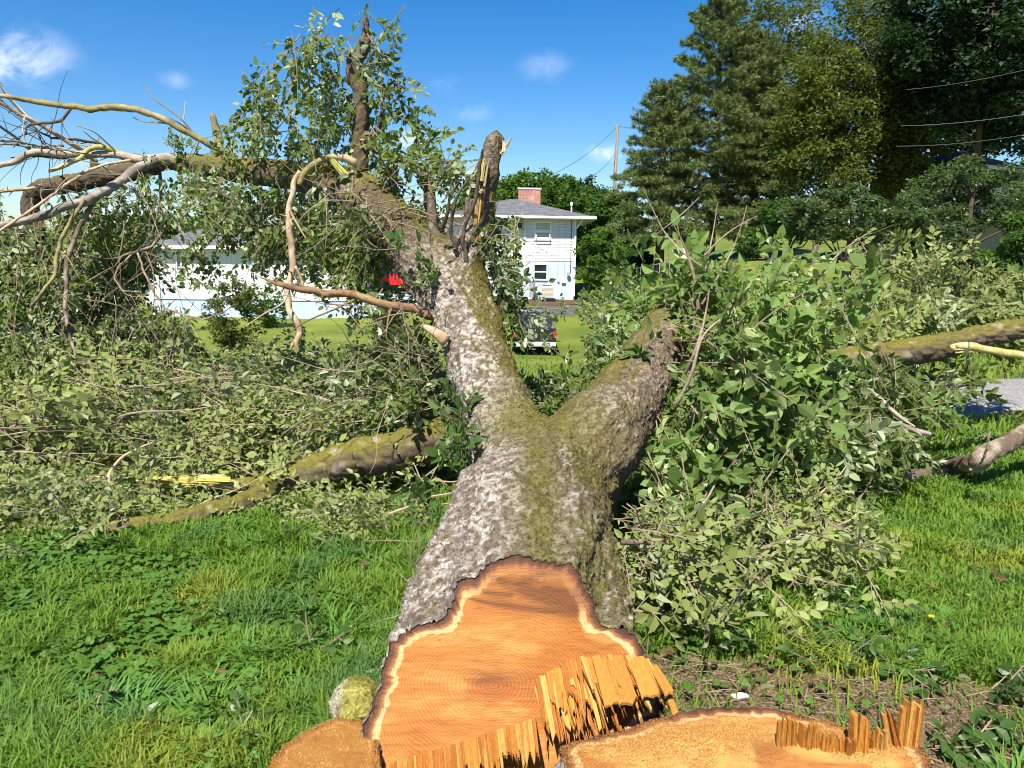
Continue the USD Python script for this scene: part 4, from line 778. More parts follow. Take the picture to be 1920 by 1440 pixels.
for i in range(50):                                                  # a lower layer, broken shorter
    u = .03 + .94 * (i + .5) / 50; p = lerp_poly(top_r, u); a = on_face(p[0] + 6, p[1] + 22) - FN * .012; e = lerp_poly(end_r, u); b = P(e[0], e[1] + 14, e[2] + .02); b = a + (b - a) * (.55 + .6 * rs.rand())
    g, at = sliver(a, b, np.array([1.0, 0, .05]), .010 + .014 * rs.rand(), .003 + .012 * rs.rand(), .010, rs, m=5, ragged=.5, bend=.05 * rs.rand()); mesh('splinter', g, MAT_FIBRE, tree, attrs=at)
for a, b, w in (((1238, 1268), (1272, 1348, 2.08), .018), ((1222, 1250), (1258, 1300, 2.14), .03), ((1190, 1235), (1222, 1308, 2.13), .05), ((1150, 1232), (1180, 1318, 2.12), .055), ((1120, 1232), (1150, 1330, 2.10), .04)):
    g, at = sliver(on_face(*a) + FN * .012, P(*b), np.array([1.0, 0, .1]), w, w * 1.1, .012, rs, bend=.05, ragged=.15, tone=FIB[0]); mesh('splinter', g, MAT_FIBRE, tree, attrs=at)
top_b = [(694, 1450), (760, 1425), (840, 1402), (920, 1376), (1002, 1348)]; end_b = [(688, 1500, 2.02), (760, 1492, 2.0), (840, 1482, 2.0), (920, 1466, 2.0), (1012, 1432, 2.02)]
for i in range(80):
    u = (i + .5) / 80; a = on_face(*lerp_poly(top_b, u)) + FN * .003; e = lerp_poly(end_b, u); b = P(*e); b = a + (b - a) * (.7 + .45 * rs.rand())
    g, at = sliver(a, b, np.array([1.0, 0, .05]), .009 + .006 * rs.rand(), .003 + .009 * rs.rand(), .006 + .007 * rs.rand(), rs, m=5, ragged=.4, bend=.03 * (rs.rand() - .5)); mesh('splinter', g, MAT_FIBRE, tree, attrs=at)

# ------------------------------------------------------------------ limbs and branches of the fallen tree
def bark_ripple(cell, depth, stretch, seed):
    def f(S, TH, Pp, R):
        q = np.stack([np.cos(TH) * R, np.sin(TH) * R, S / stretch], -1); sh = q.shape; q = q.reshape(-1, 3)
        a = 1 - np.abs(2 * meshkit.fbm(q / cell + 20, 2, seed) - 1); b = meshkit.fbm(q / (cell * 3) + 40, 2, seed + 3) - .5
        return (depth * (smoothstep(.62, .98, a) * -1.0 + .4) + depth * 1.2 * b).reshape(sh[:2])
    return f
def limb_tint(V, F, kind, seed=0):
    N = vnormals(V, F); n1, n2, n3 = fbm(V, 4.0, 3, seed + 1), fbm(V, 14.0, 3, seed + 2), fbm(V, 50.0, 2, seed + 3); base = np.broadcast_to(BARK * .8, V.shape)
    if kind == 'mossy': c = lerp(lerp(base, DARKBARK, smoothstep(.4, .7, n1)), MOSS * 1.05, np.clip(smoothstep(.0, .75, N[:, 2] + (n1 - .5) * .9) * (.6 + .7 * n2), 0, 1)); c = lerp(c, LICHEN, smoothstep(.64, .72, n2) * .35)
    elif kind == 'mossy_dark': c = lerp(lerp(base * .75, DARKBARK, smoothstep(.35, .6, n1)), MOSS * .9, np.clip(smoothstep(.3, .95, N[:, 2] + (n1 - .5) * .8) * .7, 0, 1))
    elif kind == 'bark': c = lerp(base, np.array([.24, .19, .14]), smoothstep(.45, .65, n2))
    elif kind == 'grey': c = lerp(np.broadcast_to(np.array([.14, .12, .10]), V.shape), np.array([.26, .225, .19]), smoothstep(.4, .65, n2))
    elif kind == 'pale': c = lerp(np.broadcast_to(np.array([.36, .265, .165]), V.shape), np.array([.24, .16, .095]), smoothstep(.48, .68, n2)); c = lerp(c, np.array([.44, .36, .25]), smoothstep(.5, .7, n1) * .7)
    elif kind == 'white': c = lerp(np.broadcast_to(np.array([.31, .26, .20]), V.shape), np.array([.19, .155, .12]), smoothstep(.5, .7, n2))
    elif kind == 'olive': c = lerp(np.broadcast_to(np.array([.20, .17, .06]), V.shape), np.array([.12, .10, .06]), smoothstep(.45, .65, n2)); c = lerp(c, np.array([.42, .32, .19]), smoothstep(.55, .7, n1) * .6)
    elif kind == 'yellow': c = lerp(np.broadcast_to(np.array([.33, .265, .085]), V.shape), np.array([.40, .34, .18]), smoothstep(.45, .6, n2)); c = lerp(c, np.array([.34, .26, .05]), smoothstep(.58, .68, n3) * .6)
    elif kind == 'torn': c = lerp(np.broadcast_to(np.array([.185, .105, .052]), V.shape), np.array([.085, .05, .034]), smoothstep(.42, .62, fbm(V * [1, 1, 6], 14.0, 3, seed + 4))); c = lerp(c, np.array([.30, .21, .09]), smoothstep(.5, .66, n1) * .7)
    elif kind == 'twig': c = lerp(np.broadcast_to(np.array([.17, .12, .085]), V.shape), np.array([.30, .23, .17]), smoothstep(.4, .65, n1))
    else: c = np.broadcast_to(DARKBARK, V.shape)
    return c * (.8 + .4 * n3)[:, None]
_bs = [100]
def branch(parent, name, pts, rad, kind='bark', sides=None, ripple=None, jit=.25, label=None, step=None, **kw):
    """a branch along pixel points (px, py, distance) or world points"""
    _bs[0] += 1; nt = kw.pop('side_twigs', 0); p = np.array([P(*q) if (len(q) == 3 and q[0] > 8 or len(q) == 3 and q[1] > 20) else q for q in pts], float); r = np.asarray(rad, float)
    rm = r.mean(); sides = sides or int(np.clip(rm * 420, 7, 56)); step = step or max(.012, rm * .28 if rm > .05 else rm * .9)
    if ripple is None: ripple = bark_ripple(max(.012, rm * .28), min(.016, rm * .22) if kind not in ('pale', 'white', 'yellow') else rm * .10, 3.5, _bs[0])
    VF = tube(p, r, sides, step=step, ripple=ripple, jit=jit, seed=_bs[0], angular=kw.pop('angular', False)); VF = (VF[0] - (np.asarray(kw.pop('origin', (0, 0, 0)))), VF[1])
    if nt:                                                           # stubs and fine side twigs
        q = np.random.RandomState(_bs[0]); parts_ = [VF]
        for _ in range(nt):
            k = q.randint(0, len(p) - 1); f_ = q.rand(); o_ = p[k] * (1 - f_) + p[k + 1] * f_; ax_ = unit(p[k + 1] - p[k]); dd = unit(ax_ * q.uniform(.2, 1) + q.randn(3) * .6 + [0, 0, -.1]); L_ = q.choice([.05, .08, .3, .45, .6]); pp = [o_]
            for _k in range(3): dd = unit(dd + q.randn(3) * .3); pp.append(pp[-1] + dd * L_ / 3)
            r_ = min(rm * .45, .009); parts_.append(tube(np.array(pp), np.linspace(r_, r_ * .35, 4), 5, step=.05, cap=True))
        VF = cat(parts_)
    return mesh(name, VF, MAT_BARE if kind in ('pale', 'white', 'yellow', 'torn', 'grey', 'olive') else MAT_BRANCH, parent, smooth=True, attrs={'tint': limb_tint(VF[0], VF[1], kind, _bs[0])}, label=label, **kw)
def px3(pts, d0, d1=None):
    """pixel points with the distance running from d0 to d1"""
    d1 = d0 if d1 is None else d1; n = len(pts); return [(x, y, d0 + (d1 - d0) * i / max(n - 1, 1)) for i, (x, y) in enumerate(pts)]
# the arching limb beyond the body of the trunk
branch(tree, 'limb', np.array(LEFT[7:]), LEFT_R[7:9] + [.121, .108, .102, .09, .055], 'mossy', step=.022, sides=56, jit=.04, label='long arching limb with dark furrowed bark')
# standing branch on the limb, with its broken top
branch(tree, 'upright_branch', px3([(676, 385), (673, 345), (675, 300), (677, 230), (677, 180), (664, 140), (664, 118), (680, 98), (687, 60), (685, 16)], 6.02, 6.0), [.09, .075, .066, .062, .056, .054, .058, .048, .03, .008], 'mossy', jit=.05, step=.02, label='upright branch with a bent dark knob and broken tip')
branch(tree, 'side_knob', px3([(684, 270), (697, 258), (705, 262), (707, 270)], 5.95), [.05, .055, .05, .03], 'mossy_dark', jit=.05)
branch(tree, 'branch', px3([(702, 262), (713, 235), (716, 205), (713, 195)], 5.95), [.02, .014, .011, .006], 'dark')
branch(tree, 'branch', px3([(688, 275), (740, 290), (775, 315), (800, 345), (803, 400), (808, 425)], 5.9, 5.7), [.035, .032, .026, .024, .02, .014], 'dark', label='dark branch curving down beside the stub')
branch(tree, 'branch', px3([(735, 300), (738, 350), (735, 410)], 6.1), [.035, .03, .02], 'bark')
# inner small limb between the main limb and the stub
branch(tree, 'small_limb', px3([(806, 335), (810, 370), (815, 420), (828, 470), (835, 520)], 5.45, 5.35), [.012, .03, .036, .042, .05], 'mossy', label='small broken limb between the main limb and the stub')
for a in ([(828, 430), (838, 400), (842, 360)], [(855, 470), (845, 430), (850, 390), (880, 335)], [(880, 500), (868, 440), (893, 370), (902, 300), (905, 280)], [(884, 440), (905, 410), (912, 395)]):
    branch(tree, 'branch', px3(a, 5.2, 5.1), [.018] + [.013] * (len(a) - 2) + [.005], 'dark')
# broken crown of the stub: torn strips
for (a, b, w, th_, tn) in (((918, 300), (924, 238), .022, .016, np.array([.30, .26, .22])), ((940, 290), (962, 254), .03, .025, np.array([.52, .38, .24])), ((928, 275), (932, 250), .05, .04, np.array([.14, .12, .05])), ((945, 285), (944, 256), .03, .03, np.array([.6, .52, .42])), ((912, 335), (916, 280), .03, .02, np.array([.55, .40, .16]))):
    g, at = sliver(P(*a, 5.36), P(*b, 5.36), RIGHT, w, w * .35, th_, rs, ragged=.5, tone=tn); mesh('splinter', g, MAT_FIBRE, tree, attrs=at, label='torn splinter on the broken stub top')
for (a, b, w, tn) in (((890, 430), (899, 335), .022, np.array([.30, .20, .09])), ((897, 425), (906, 330), .022, np.array([.38, .25, .08])), ((904, 400), (911, 318), .018, np.array([.26, .15, .07])), ((902, 340), (909, 286), .03, np.array([.36, .31, .11])), ((896, 470), (899, 400), .035, np.array([.22, .11, .05])), ((908, 350), (916, 300), .018, np.array([.32, .26, .14]))):
    g, at = sliver(P(*a, 5.255), P(*b, 5.29), RIGHT, w, w * .8, .02, rs, ragged=.35, tone=tn); mesh('torn_strip', g, MAT_FIBRE, tree, attrs=at, label='bare orange strip where bark tore off the stub')
# torn branch reaching left across the low house
branch(tree, 'torn_branch', px3([(826, 592), (790, 582), (700, 563), (620, 550), (560, 541), (520, 532), (484, 518)], 5.15, 5.3), [.05, .032, .028, .026, .024, .018, .003], 'torn', side_twigs=8, angular=True, jit=.35, label='torn brown branch pointing left with stringy broken end')
branch(tree, 'broken_nub', px3([(838, 643), (820, 630), (803, 619), (793, 613)], 4.75), [.04, .034, .026, .012], 'pale', label='pale broken branch nub')
# looped branch and the long bare hanging stem
branch(tree, 'branch', px3([(668, 306), (650, 298), (630, 294), (605, 300), (585, 310), (568, 325), (562, 345)], 5.85, 5.75), [.03, .028, .028, .025, .024, .024, .022], 'olive')
g, at = sliver(P(622, 298, 5.8), P(652, 336, 5.85), RIGHT, .04, .05, .02, rs, tone=np.array([.62, .60, .16])); mesh('torn_strip', g, MAT_FIBRE, tree, attrs=at, label='bright yellow green torn strip of wood')
branch(tree, 'hanging_stem', px3([(562, 322), (551, 345), (544, 395), (541, 440), (547, 490), (546, 525), (539, 555), (541, 580), (560, 603), (563, 625), (556, 648), (560, 660)], 5.75, 5.7), [.016, .020, .023, .025, .025, .024, .023, .024, .026, .024, .021, .006], 'pale', jit=.3, sides=14, angular=True, side_twigs=5, label='long bare pale stem hanging down in front of the white house')
branch(tree, 'hanging_stem', px3([(556, 640), (549, 648), (545, 656)], 5.7), [.016, .013, .005], 'pale'); branch(tree, 'branch', px3([(545, 395), (560, 425), (576, 450)], 5.74), [.012, .008, .004], 'pale'); branch(tree, 'branch', px3([(553, 500), (568, 535), (572, 556)], 5.7), [.014, .01, .004], 'pale')
branch(tree, 'branch', px3([(410, 290), (409, 265), (403, 240), (397, 214)], 7.0), [.035, .04, .033, .02], 'olive', label='short upright broken stick on the limb')
# dead grey branches at the far end of the limb
dead = [
    ('olive', 6.7, 6.2, [(470, 314), (440, 296), (400, 275), (360, 252), (330, 236), (290, 216), (260, 207), (215, 200), (170, 206), (110, 197), (60, 190), (0, 180), (-60, 172)], [.02, .034, .034, .032, .031, .03, .03, .034, .03, .028, .025, .02, .015]),
    ('white', 7.3, 6.7, [(350, 305), (310, 297), (275, 298), (215, 290), (150, 289), (100, 290), (60, 286), (20, 302), (-40, 325)], [.075, .062, .055, .04, .038, .036, .036, .03, .024]),
    ('yellow', 7.1, 6.8, [(228, 292), (205, 278), (182, 275), (165, 285), (150, 297), (120, 312), (90, 321)], [.034, .032, .03, .028, .026, .024, .018]),
    ('grey', 7.1, 6.2, [(292, 300), (262, 312), (235, 335), (200, 356), (150, 378), (80, 400), (0, 424), (-60, 440)], [.055, .052, .05, .048, .046, .04, .036, .03]),
    ('pale', 7.2, 6.5, [(170, 292), (135, 270), (100, 248), (50, 220), (0, 194), (-40, 170)], [.024, .024, .023, .022, .02, .016]),
    ('dark', 7.3, 6.9, [(-10, 140), (10, 175), (30, 200), (55, 224), (70, 245), (80, 272)], [.014, .014, .014, .013, .012, .006]),
    ('dark', 6.7, 6.6, [(133, 205), (115, 226), (98, 230), (65, 232), (48, 238), (49, 252)], [.014, .016, .015, .013, .012, .008]),
    ('dark', 7.2, 6.8, [(190, 270), (150, 263), (115, 260), (95, 258), (83, 250)], [.016, .016, .014, .012, .006]),
    ('grey', 7.2, 6.7, [(120, 273), (75, 275), (35, 265), (-20, 262)], [.013, .012, .011, .01]), ('grey', 7.2, 6.6, [(60, 285), (30, 258), (0, 236), (-30, 220)], [.016, .015, .014, .012]),
    ('pale', 6.9, 6.1, [(245, 302), (200, 308), (160, 322), (130, 342), (90, 372), (50, 400), (0, 432), (-30, 445)], [.016, .016, .017, .016, .015, .015, .013, .01]),
    ('grey', 7.3, 6.9, [(260, 292), (200, 288), (130, 283), (70, 276), (20, 270), (-30, 268)], [.02, .018, .016, .014, .012, .01]), ('dark', 7.1, 6.8, [(140, 300), (118, 297), (100, 296), (60, 292), (20, 296)], [.012, .012, .01, .01, .006]),
    ('pale', 6.7, 6.4, [(80, 350), (40, 355), (0, 360), (-30, 362)], [.018, .016, .014, .012]),
    ('olive', 6.5, 6.1, [(158, 375), (135, 410), (112, 450), (105, 490), (104, 515), (85, 540), (58, 575)], [.022, .022, .022, .022, .02, .018, .012]), ('bark', 6.7, 6.3, [(180, 372), (158, 405), (138, 450), (126, 490), (125, 545), (122, 580), (132, 640), (142, 668)], [.026, .026, .026, .026, .024, .022, .018, .01]),
    ('bark', 7.2, 6.7, [(300, 325), (303, 380), (301, 402), (314, 418), (305, 438), (285, 462), (262, 470), (230, 480), (215, 500)], [.02, .02, .02, .022, .02, .02, .018, .012, .006]),
    ('twig', 6.7, 6.2, [(258, 475), (268, 505), (290, 552), (310, 578), (345, 590), (380, 600), (420, 585), (440, 570)], [.010, .012, .012, .012, .01, .008, .006, .004]), ('twig', 6.7, 6.4, [(245, 478), (222, 500), (214, 522), (230, 545), (262, 548)], [.01, .009, .009, .008, .005]),
]
for kind, d0, d1, pts, rad in dead: branch(tree, 'dead_branch', px3(pts, d0, d1), np.array(rad) * .82, kind, jit=.22, side_twigs=7, angular=True)
branch(tree, 'limb', px3([(300, 305), (262, 318), (200, 330), (130, 344), (85, 354), (62, 362), (58, 390), (68, 430), (66, 480), (60, 540)], 7.5, 7.6), [.08, .085, .085, .085, .085, .085, .08, .075, .07, .06], 'mossy_dark', jit=.06, label='dark mossy limb end bending steeply down')
branch(tree, 'branch', px3([(64, 420), (80, 445), (95, 462)], 7.6), [.05, .045, .02], 'dark'); branch(tree, 'branch', px3([(60, 425), (30, 440), (-10, 452)], 7.6), [.03, .03, .03], 'dark'); branch(tree, 'branch', px3([(178, 345), (176, 320), (174, 300)], 7.6), [.05, .045, .03], 'mossy_dark')

# ------------------------------------------------------------------ the stump
STZ = .30
def on_level(px, py, z):
    r = ray(px, py); return EYE + r * ((z - EYE[2]) / r[2])
stump = thing('tree_stump', 'wide freshly cut stump covered in sawdust with standing slivers', 'stump', (0, 0, 0))
def stump_part(outline, z, foot, seed, flare=.18):
    """a stump lobe: outline at the cut, flaring bark skirt into the ground"""
    o = np.array(outline, float); s = np.r_[0, np.cumsum(np.linalg.norm(np.diff(np.vstack([o, o[:1]]), axis=0), axis=1))]; n = int(s[-1] / .012); u = np.linspace(0, s[-1], n, endpoint=False); oo = np.vstack([o, o[:1]])
    c = np.c_[np.interp(u, s, oo[:, 0]), np.interp(u, s, oo[:, 1])]; k = 5
    for _ in range(2): c = np.array([np.convolve(np.r_[c[-k:, j], c[:, j], c[:k, j]], np.ones(2 * k + 1) / (2 * k + 1), 'valid') for j in range(2)]).T
    cen = c.mean(0); tg = np.roll(c, -1, 0) - np.roll(c, 1, 0); nr = unit(np.c_[tg[:, 1], -tg[:, 0]])
    if ((c - cen) * nr).sum() < 0: nr = -nr
    rows = 26; Vs = []
    for j in range(rows):
        f = j / (rows - 1); q = c + nr * (flare * f ** 1.6); zz = z + (foot - z) * f; Vs.append(np.c_[q, np.full(n, zz)])
    Vb = np.array(Vs).reshape(-1, 3); ix = np.arange(rows * n).reshape(rows, n); nx = np.roll(ix, -1, 1); Fb = np.stack([ix[:-1], ix[1:], nx[1:], nx[:-1]], -1).reshape(-1, 4)
    Nn = vnormals(Vb, np.vstack([Fb[:, :3], Fb[:, [0, 2, 3]]])); 
    if (Nn[:, :2] * np.tile(nr, (rows, 1))).sum() < 0: Nn = -Nn; Fb = Fb[:, ::-1]
    hh = plates(np.c_[np.tile(u, rows), np.zeros(rows * n), Vb[:, 2]] * [1, 1, 1] , 1.2, .03, 1.6, .018, .5, seed); Vb = Vb + Nn * hh[:, None]
    n1, n3 = fbm(Vb, 6.0, 3, seed + 1), fbm(Vb, 40.0, 3, seed + 2); tn = lerp(np.broadcast_to(BARK, Vb.shape), LICHEN, np.clip(smoothstep(.35, .6, n1) * .8 * (.5 + .8 * n3), 0, 1))
    # cut top: grid of rings from the edge to the middle
    NRr = 46; t = np.linspace(1, 0, NRr)[:, None, None]; e = np.array(Vs[0])[:, :2] + nr * (hh.reshape(rows, n)[0])[:, None]; top = (cen + (e - cen)[None] * t); zt = z + (meshkit.fbm(np.dstack([top * 9, 0 * top[..., :1]]) + 30, 4, seed) - .5) * .022 * (1 - t[..., 0] ** 8)
    Vt_ = np.dstack([top, zt]).reshape(-1, 3); ix = np.arange(NRr * n).reshape(NRr, n); nx = np.roll(ix, -1, 1); Ft = np.stack([ix[:-1], nx[:-1], nx[1:], ix[1:]], -1).reshape(-1, 4)
    a2 = np.cross(Vt_[Ft[:, 1]] - Vt_[Ft[:, 0]], Vt_[Ft[:, 2]] - Vt_[Ft[:, 0]])[:, 2].sum()
    if a2 < 0: Ft = Ft[:, ::-1]
    ed = (np.linalg.norm(e - cen, axis=1)[None] * (1 - t[..., 0])).ravel() + (fbm(Vt_, 20.0, 3, seed + 4) - .5) * .012
    n1, n2 = fbm(Vt_, 5.0, 4, seed + 5), fbm(Vt_ * [1, 4, 1], 12.0, 4, seed + 6); tt = lerp(np.broadcast_to(np.array([.31, .125, .032]), Vt_.shape), np.array([.23, .085, .026]), smoothstep(.45, .65, n2)); tt = lerp(tt, np.array([.39, .215, .06]), smoothstep(.44, .56, n1))
    return (Vb, Fb, tn), (Vt_, Ft, tt, ed), e, cen
right_px = [(1036, 1408), (1060, 1396), (1130, 1380), (1230, 1352), (1290, 1332), (1360, 1326), (1450, 1330), (1540, 1350), (1620, 1378), (1690, 1378), (1735, 1398), (1748, 1440), (1740, 1520), (1640, 1640), (1400, 1720), (1200, 1640), (1110, 1500), (1060, 1440)]
left_px = [(494, 1446), (520, 1408), (560, 1380), (610, 1352), (628, 1344), (640, 1336), (668, 1352), (700, 1352), (712, 1420), (715, 1500), (700, 1600), (600, 1640), (500, 1560)]
(bv, bf, bt), (tv, tf, tt, ted), _, _ = stump_part([on_level(*p, STZ)[:2] for p in right_px], STZ, -.08, 70, .16)
mesh('bark', (bv, bf), MAT_BARK, stump, smooth=True, attrs={'tint': bt}); mesh('cut_top', (tv, tf), MAT_FACE, stump, smooth=True, attrs={'tint': tt, 'edge': ted + .004, 'sapk': np.ones(len(tv)), 'ring': np.hypot(tv[:, 0] - on_level(1330, 1500, STZ)[0], (tv[:, 1] - on_level(1330, 1500, STZ)[1]) * 1.2)})
LZ = .13
(bv2, bf2, bt2), (tv2, tf2, tt2, ted2), _, _ = stump_part([on_level(*p, LZ)[:2] for p in left_px], LZ, -.08, 80, .07)
mesh('root_flare_bark', (bv2, bf2), MAT_BARK, stump, smooth=True, attrs={'tint': bt2}); mesh('root_flare_top', (tv2, tf2), MAT_FACE, stump, smooth=True, attrs={'tint': tt2, 'edge': ted2 + .004, 'sapk': np.ones(len(tv2)) * .6, 'ring': tv2[:, 0]})
rs = np.random.RandomState(9)
sl = [(1454, 1488, 1402, 1341), (1497, 1510, 1404, 1352), (1508, 1532, 1408, 1344), (1530, 1543, 1410, 1366), (1541, 1556, 1411, 1370), (1555, 1575, 1413, 1372), (1574, 1598, 1416, 1372), (1595, 1622, 1414, 1330), (1620, 1632, 1410, 1368), (1630, 1644, 1409, 1356), (1642, 1656, 1407, 1364), (1654, 1672, 1404, 1358), (1650, 1670, 1400, 1320), (1678, 1703, 1402, 1304), (1701, 1722, 1402, 1306)]
for k, (xa, xb, yb, yt) in enumerate(sl):
    f0 = on_level((xa + xb) / 2, yb, STZ - .01); wv = abs(xb - xa) / FOC * f0[1] * 1.16; hgt = P((xa + xb) / 2, yt, f0[1])[2] - f0[2]; tp = f0 + np.array([0, 0, hgt])
    if k == 12: f0 = on_level(1676, 1402, STZ - .01); tp = P(1658, 1320, f0[1] - .01)
    ns = max(2, int((xb - xa) / 7)); tone = FIB[[0, 1, 0, 3, 0, 1, 3, 0, 1, 0, 2, 0, 2, 0, 2][k]]
    for j in range(ns):
        o_ = np.array([((j + .5) / ns - .5) * wv, (rs.rand() - .5) * .016, 0]); hk = 1 - (.05 if k in (0, 7, 13, 14) else .22) * rs.rand(); g, at = sliver(f0 + o_, f0 + o_ + (tp - f0) * hk + [rs.randn() * .003, rs.randn() * .004, 0], np.array([1.0, .25 * (rs.rand() - .5), 0]), wv / ns * 1.02, wv / ns * rs.uniform(.55, 1.0), .014 + .016 * rs.rand(), rs, bend=.03 * (rs.rand() - .3), ragged=.10 + .12 * rs.rand(), nseg=8, m=5, tone=(tone if rs.rand() < .7 else FIB[rs.randint(4)]) * rs.uniform(.8, 1.15)); mesh('sliver', g, MAT_FIBRE, stump, attrs=at)
f0 = on_level(1727, 1405, STZ - .01); f0[1] += .01
for k in range(3): g, at = sliver(f0 + [.006 * k, .008 * k, -.10], P(1725 + 3 * k, 1324 + 9 * k, f0[1]) + [0, .01, 0], np.array([.4, 1.0, 0]), .035, .028, .012, rs, ragged=.2, nseg=12, m=9, tone=[np.array([.10, .06, .04]), np.array([.17, .14, .11]), np.array([.20, .17, .13])][k]); mesh('bark_slab', g, MAT_FIBRE, stump, attrs=at)
mo = on_level(668, 1318, .12)
rsx = trimesh.creation.icosphere(subdivisions=5); mv = rsx.vertices * [.085, .11, .078] + mo; nn = unit(rsx.vertices); mv = mv + nn * ((fbm(mv, 30, 3, 90) - .5) * .022 + plates(mv - mo, .3, .014, 1.2, .006, .5, 91))[:, None]
n1 = fbm(mv, 14.0, 3, 92); mesh('mossy_root', (mv, rsx.faces), MAT_BARK, stump, smooth=True, attrs={'tint': lerp(lerp(np.broadcast_to(np.array([.17, .16, .025]), mv.shape), np.array([.27, .25, .06]), smoothstep(.4, .6, n1)), LICHEN, smoothstep(-.02, -.06, mv[:, 0] - mo[0]) * .7)}, label='root knob covered in yellow green moss')
# sawdust: many little chips lying on the cut
def chips(V, F, n, rs, keep, size=(.003, .008)):
    tri = np.vstack([F[:, :3], F[:, [0, 2, 3]]]); a, b, c = V[tri[:, 0]], V[tri[:, 1]], V[tri[:, 2]]; ar = np.linalg.norm(np.cross(b - a, c - a), axis=1); k = rs.choice(len(tri), n, p=ar / ar.sum()); u, v = rs.rand(n), rs.rand(n); m = u + v > 1; u[m], v[m] = 1 - u[m], 1 - v[m]
    p = a[k] + (b - a)[k] * u[:, None] + (c - a)[k] * v[:, None]; p = p[keep(p)]; n = len(p); L = rs.uniform(*size, n); d = unit(rs.randn(n, 3) * [1, 1, .5]); e = unit(np.cross(d, rs.randn(n, 3))); f = np.cross(d, e); s = L[:, None]
    Vc = np.stack([p - d * s * .6, p + d * s * .6, p + e * s * .4 + f * s * .3, p + f * s * .45 - e * s * .3], 1); Vc[..., 2] += .002; Fc = np.array([[0, 1, 2], [0, 2, 3], [1, 3, 2], [0, 3, 1]])
    return Vc.reshape(-1, 3), (Fc[None] + 4 * np.arange(n)[:, None, None]).reshape(-1, 3)
def dust_mat():
    n = {'g': ('geometry', {}), 'r': ('rgb_ramp', {'ramp': [(0.0, (.30, .145, .036)), (0.5, (.41, .23, .062)), (1.0, (.50, .32, .11))]}), 'p': ('principled_bsdf', dict(roughness=0.9, specular_ior_level=0.1))}
    return M('sawdust', n, [('g.random_per_island', 'r.fac'), ('r.color', 'p.base_color')])
MAT_DUST = dust_mat()
nzk = lambda s, lo: (lambda p: meshkit.fbm(p * 6 + 20, 4, s) + .16 * (np.random.RandomState(s).rand(len(p)) - .5) > lo)
c1 = chips(tv, tf, 52000, rs, nzk(95, .44), (.0015, .0045)); c2 = chips(tv2, tf2, 26000, rs, nzk(96, .30), (.002, .005))
mesh('sawdust', c1, MAT_DUST, label='yellow sawdust strewn over the right side of the stump', kind='stuff'); mesh('sawdust', c2, MAT_DUST, label='thick golden sawdust on the low left root flare', kind='stuff')
c3 = chips(FV2, FF, 5000, rs, lambda p: (p[:, 2] < C0[2] + .25) & (meshkit.fbm(p * 7 + 3, 3, 97) > .52), (.002, .005)); mesh('sawdust', c3, MAT_DUST, label='fine sawdust clinging to the sawn trunk end', kind='stuff')
# ------------------------------------------------------------------ leaves
def leaf_template(kind):
    if kind == 'fine':
        V = np.array([[0, 0, 0], [.16, .17, 0], [.42, .29, 0], [.72, .19, 0], [1, 0, 0], [.72, -.19, 0], [.42, -.29, 0], [.16, -.17, 0], [.2, 0, 0], [.45, 0, 0], [.72, 0, 0]], float)
        F = np.array([[0, 8, 1], [1, 8, 9], [1, 9, 2], [2, 9, 10], [2, 10, 3], [3, 10, 4], [0, 7, 8], [7, 9, 8], [7, 6, 9], [6, 10, 9], [6, 5, 10], [5, 4, 10]])
    elif kind == 'mid':
        V = np.array([[0, 0, 0], [.3, .26, 0], [.7, .2, 0], [1, 0, 0], [.7, -.2, 0], [.3, -.26, 0]], float); F = np.array([[0, 2, 1], [0, 3, 2], [0, 4, 3], [0, 5, 4]])[:, ::-1].copy(); F = np.array([[0, 3, 2], [0, 2, 1], [0, 4, 3], [0, 5, 4]])
    else:
        V = np.array([[0, 0, 0], [.45, .3, 0], [1, 0, 0], [.45, -.3, 0]], float); F = np.array([[0, 2, 1], [0, 3, 2]])
    V[:, 2] = .32 * np.abs(V[:, 1]) - .16 * V[:, 0] ** 2
    return V, F
def basis(x, n):
    x = unit(x); y = unit(np.cross(n, x)); z = np.cross(x, y); return np.stack([x, y, z], -1)          # columns
LEAF = {k: leaf_template(k) for k in ('fine', 'mid', 'far')}
def make_leaves(pos, d, nrm, size, kind, rs):
    V, F = LEAF[kind]; B = basis(d, nrm); n = len(pos); sc = size[:, None] if np.ndim(size) else np.full((n, 1), size)
    Vl = np.repeat(V[None], n, 0); Vl[..., 2] *= (rs.randn(n) * 1.1 + 1.1)[:, None]; Vl[..., 1] *= (.85 + .4 * rs.rand(n))[:, None]; Vl[..., 2] += (rs.randn(n) * .12)[:, None] * Vl[..., 1] * 2
    return pos[:, None] + np.einsum('nij,nkj->nki', B, Vl) * sc[:, None]
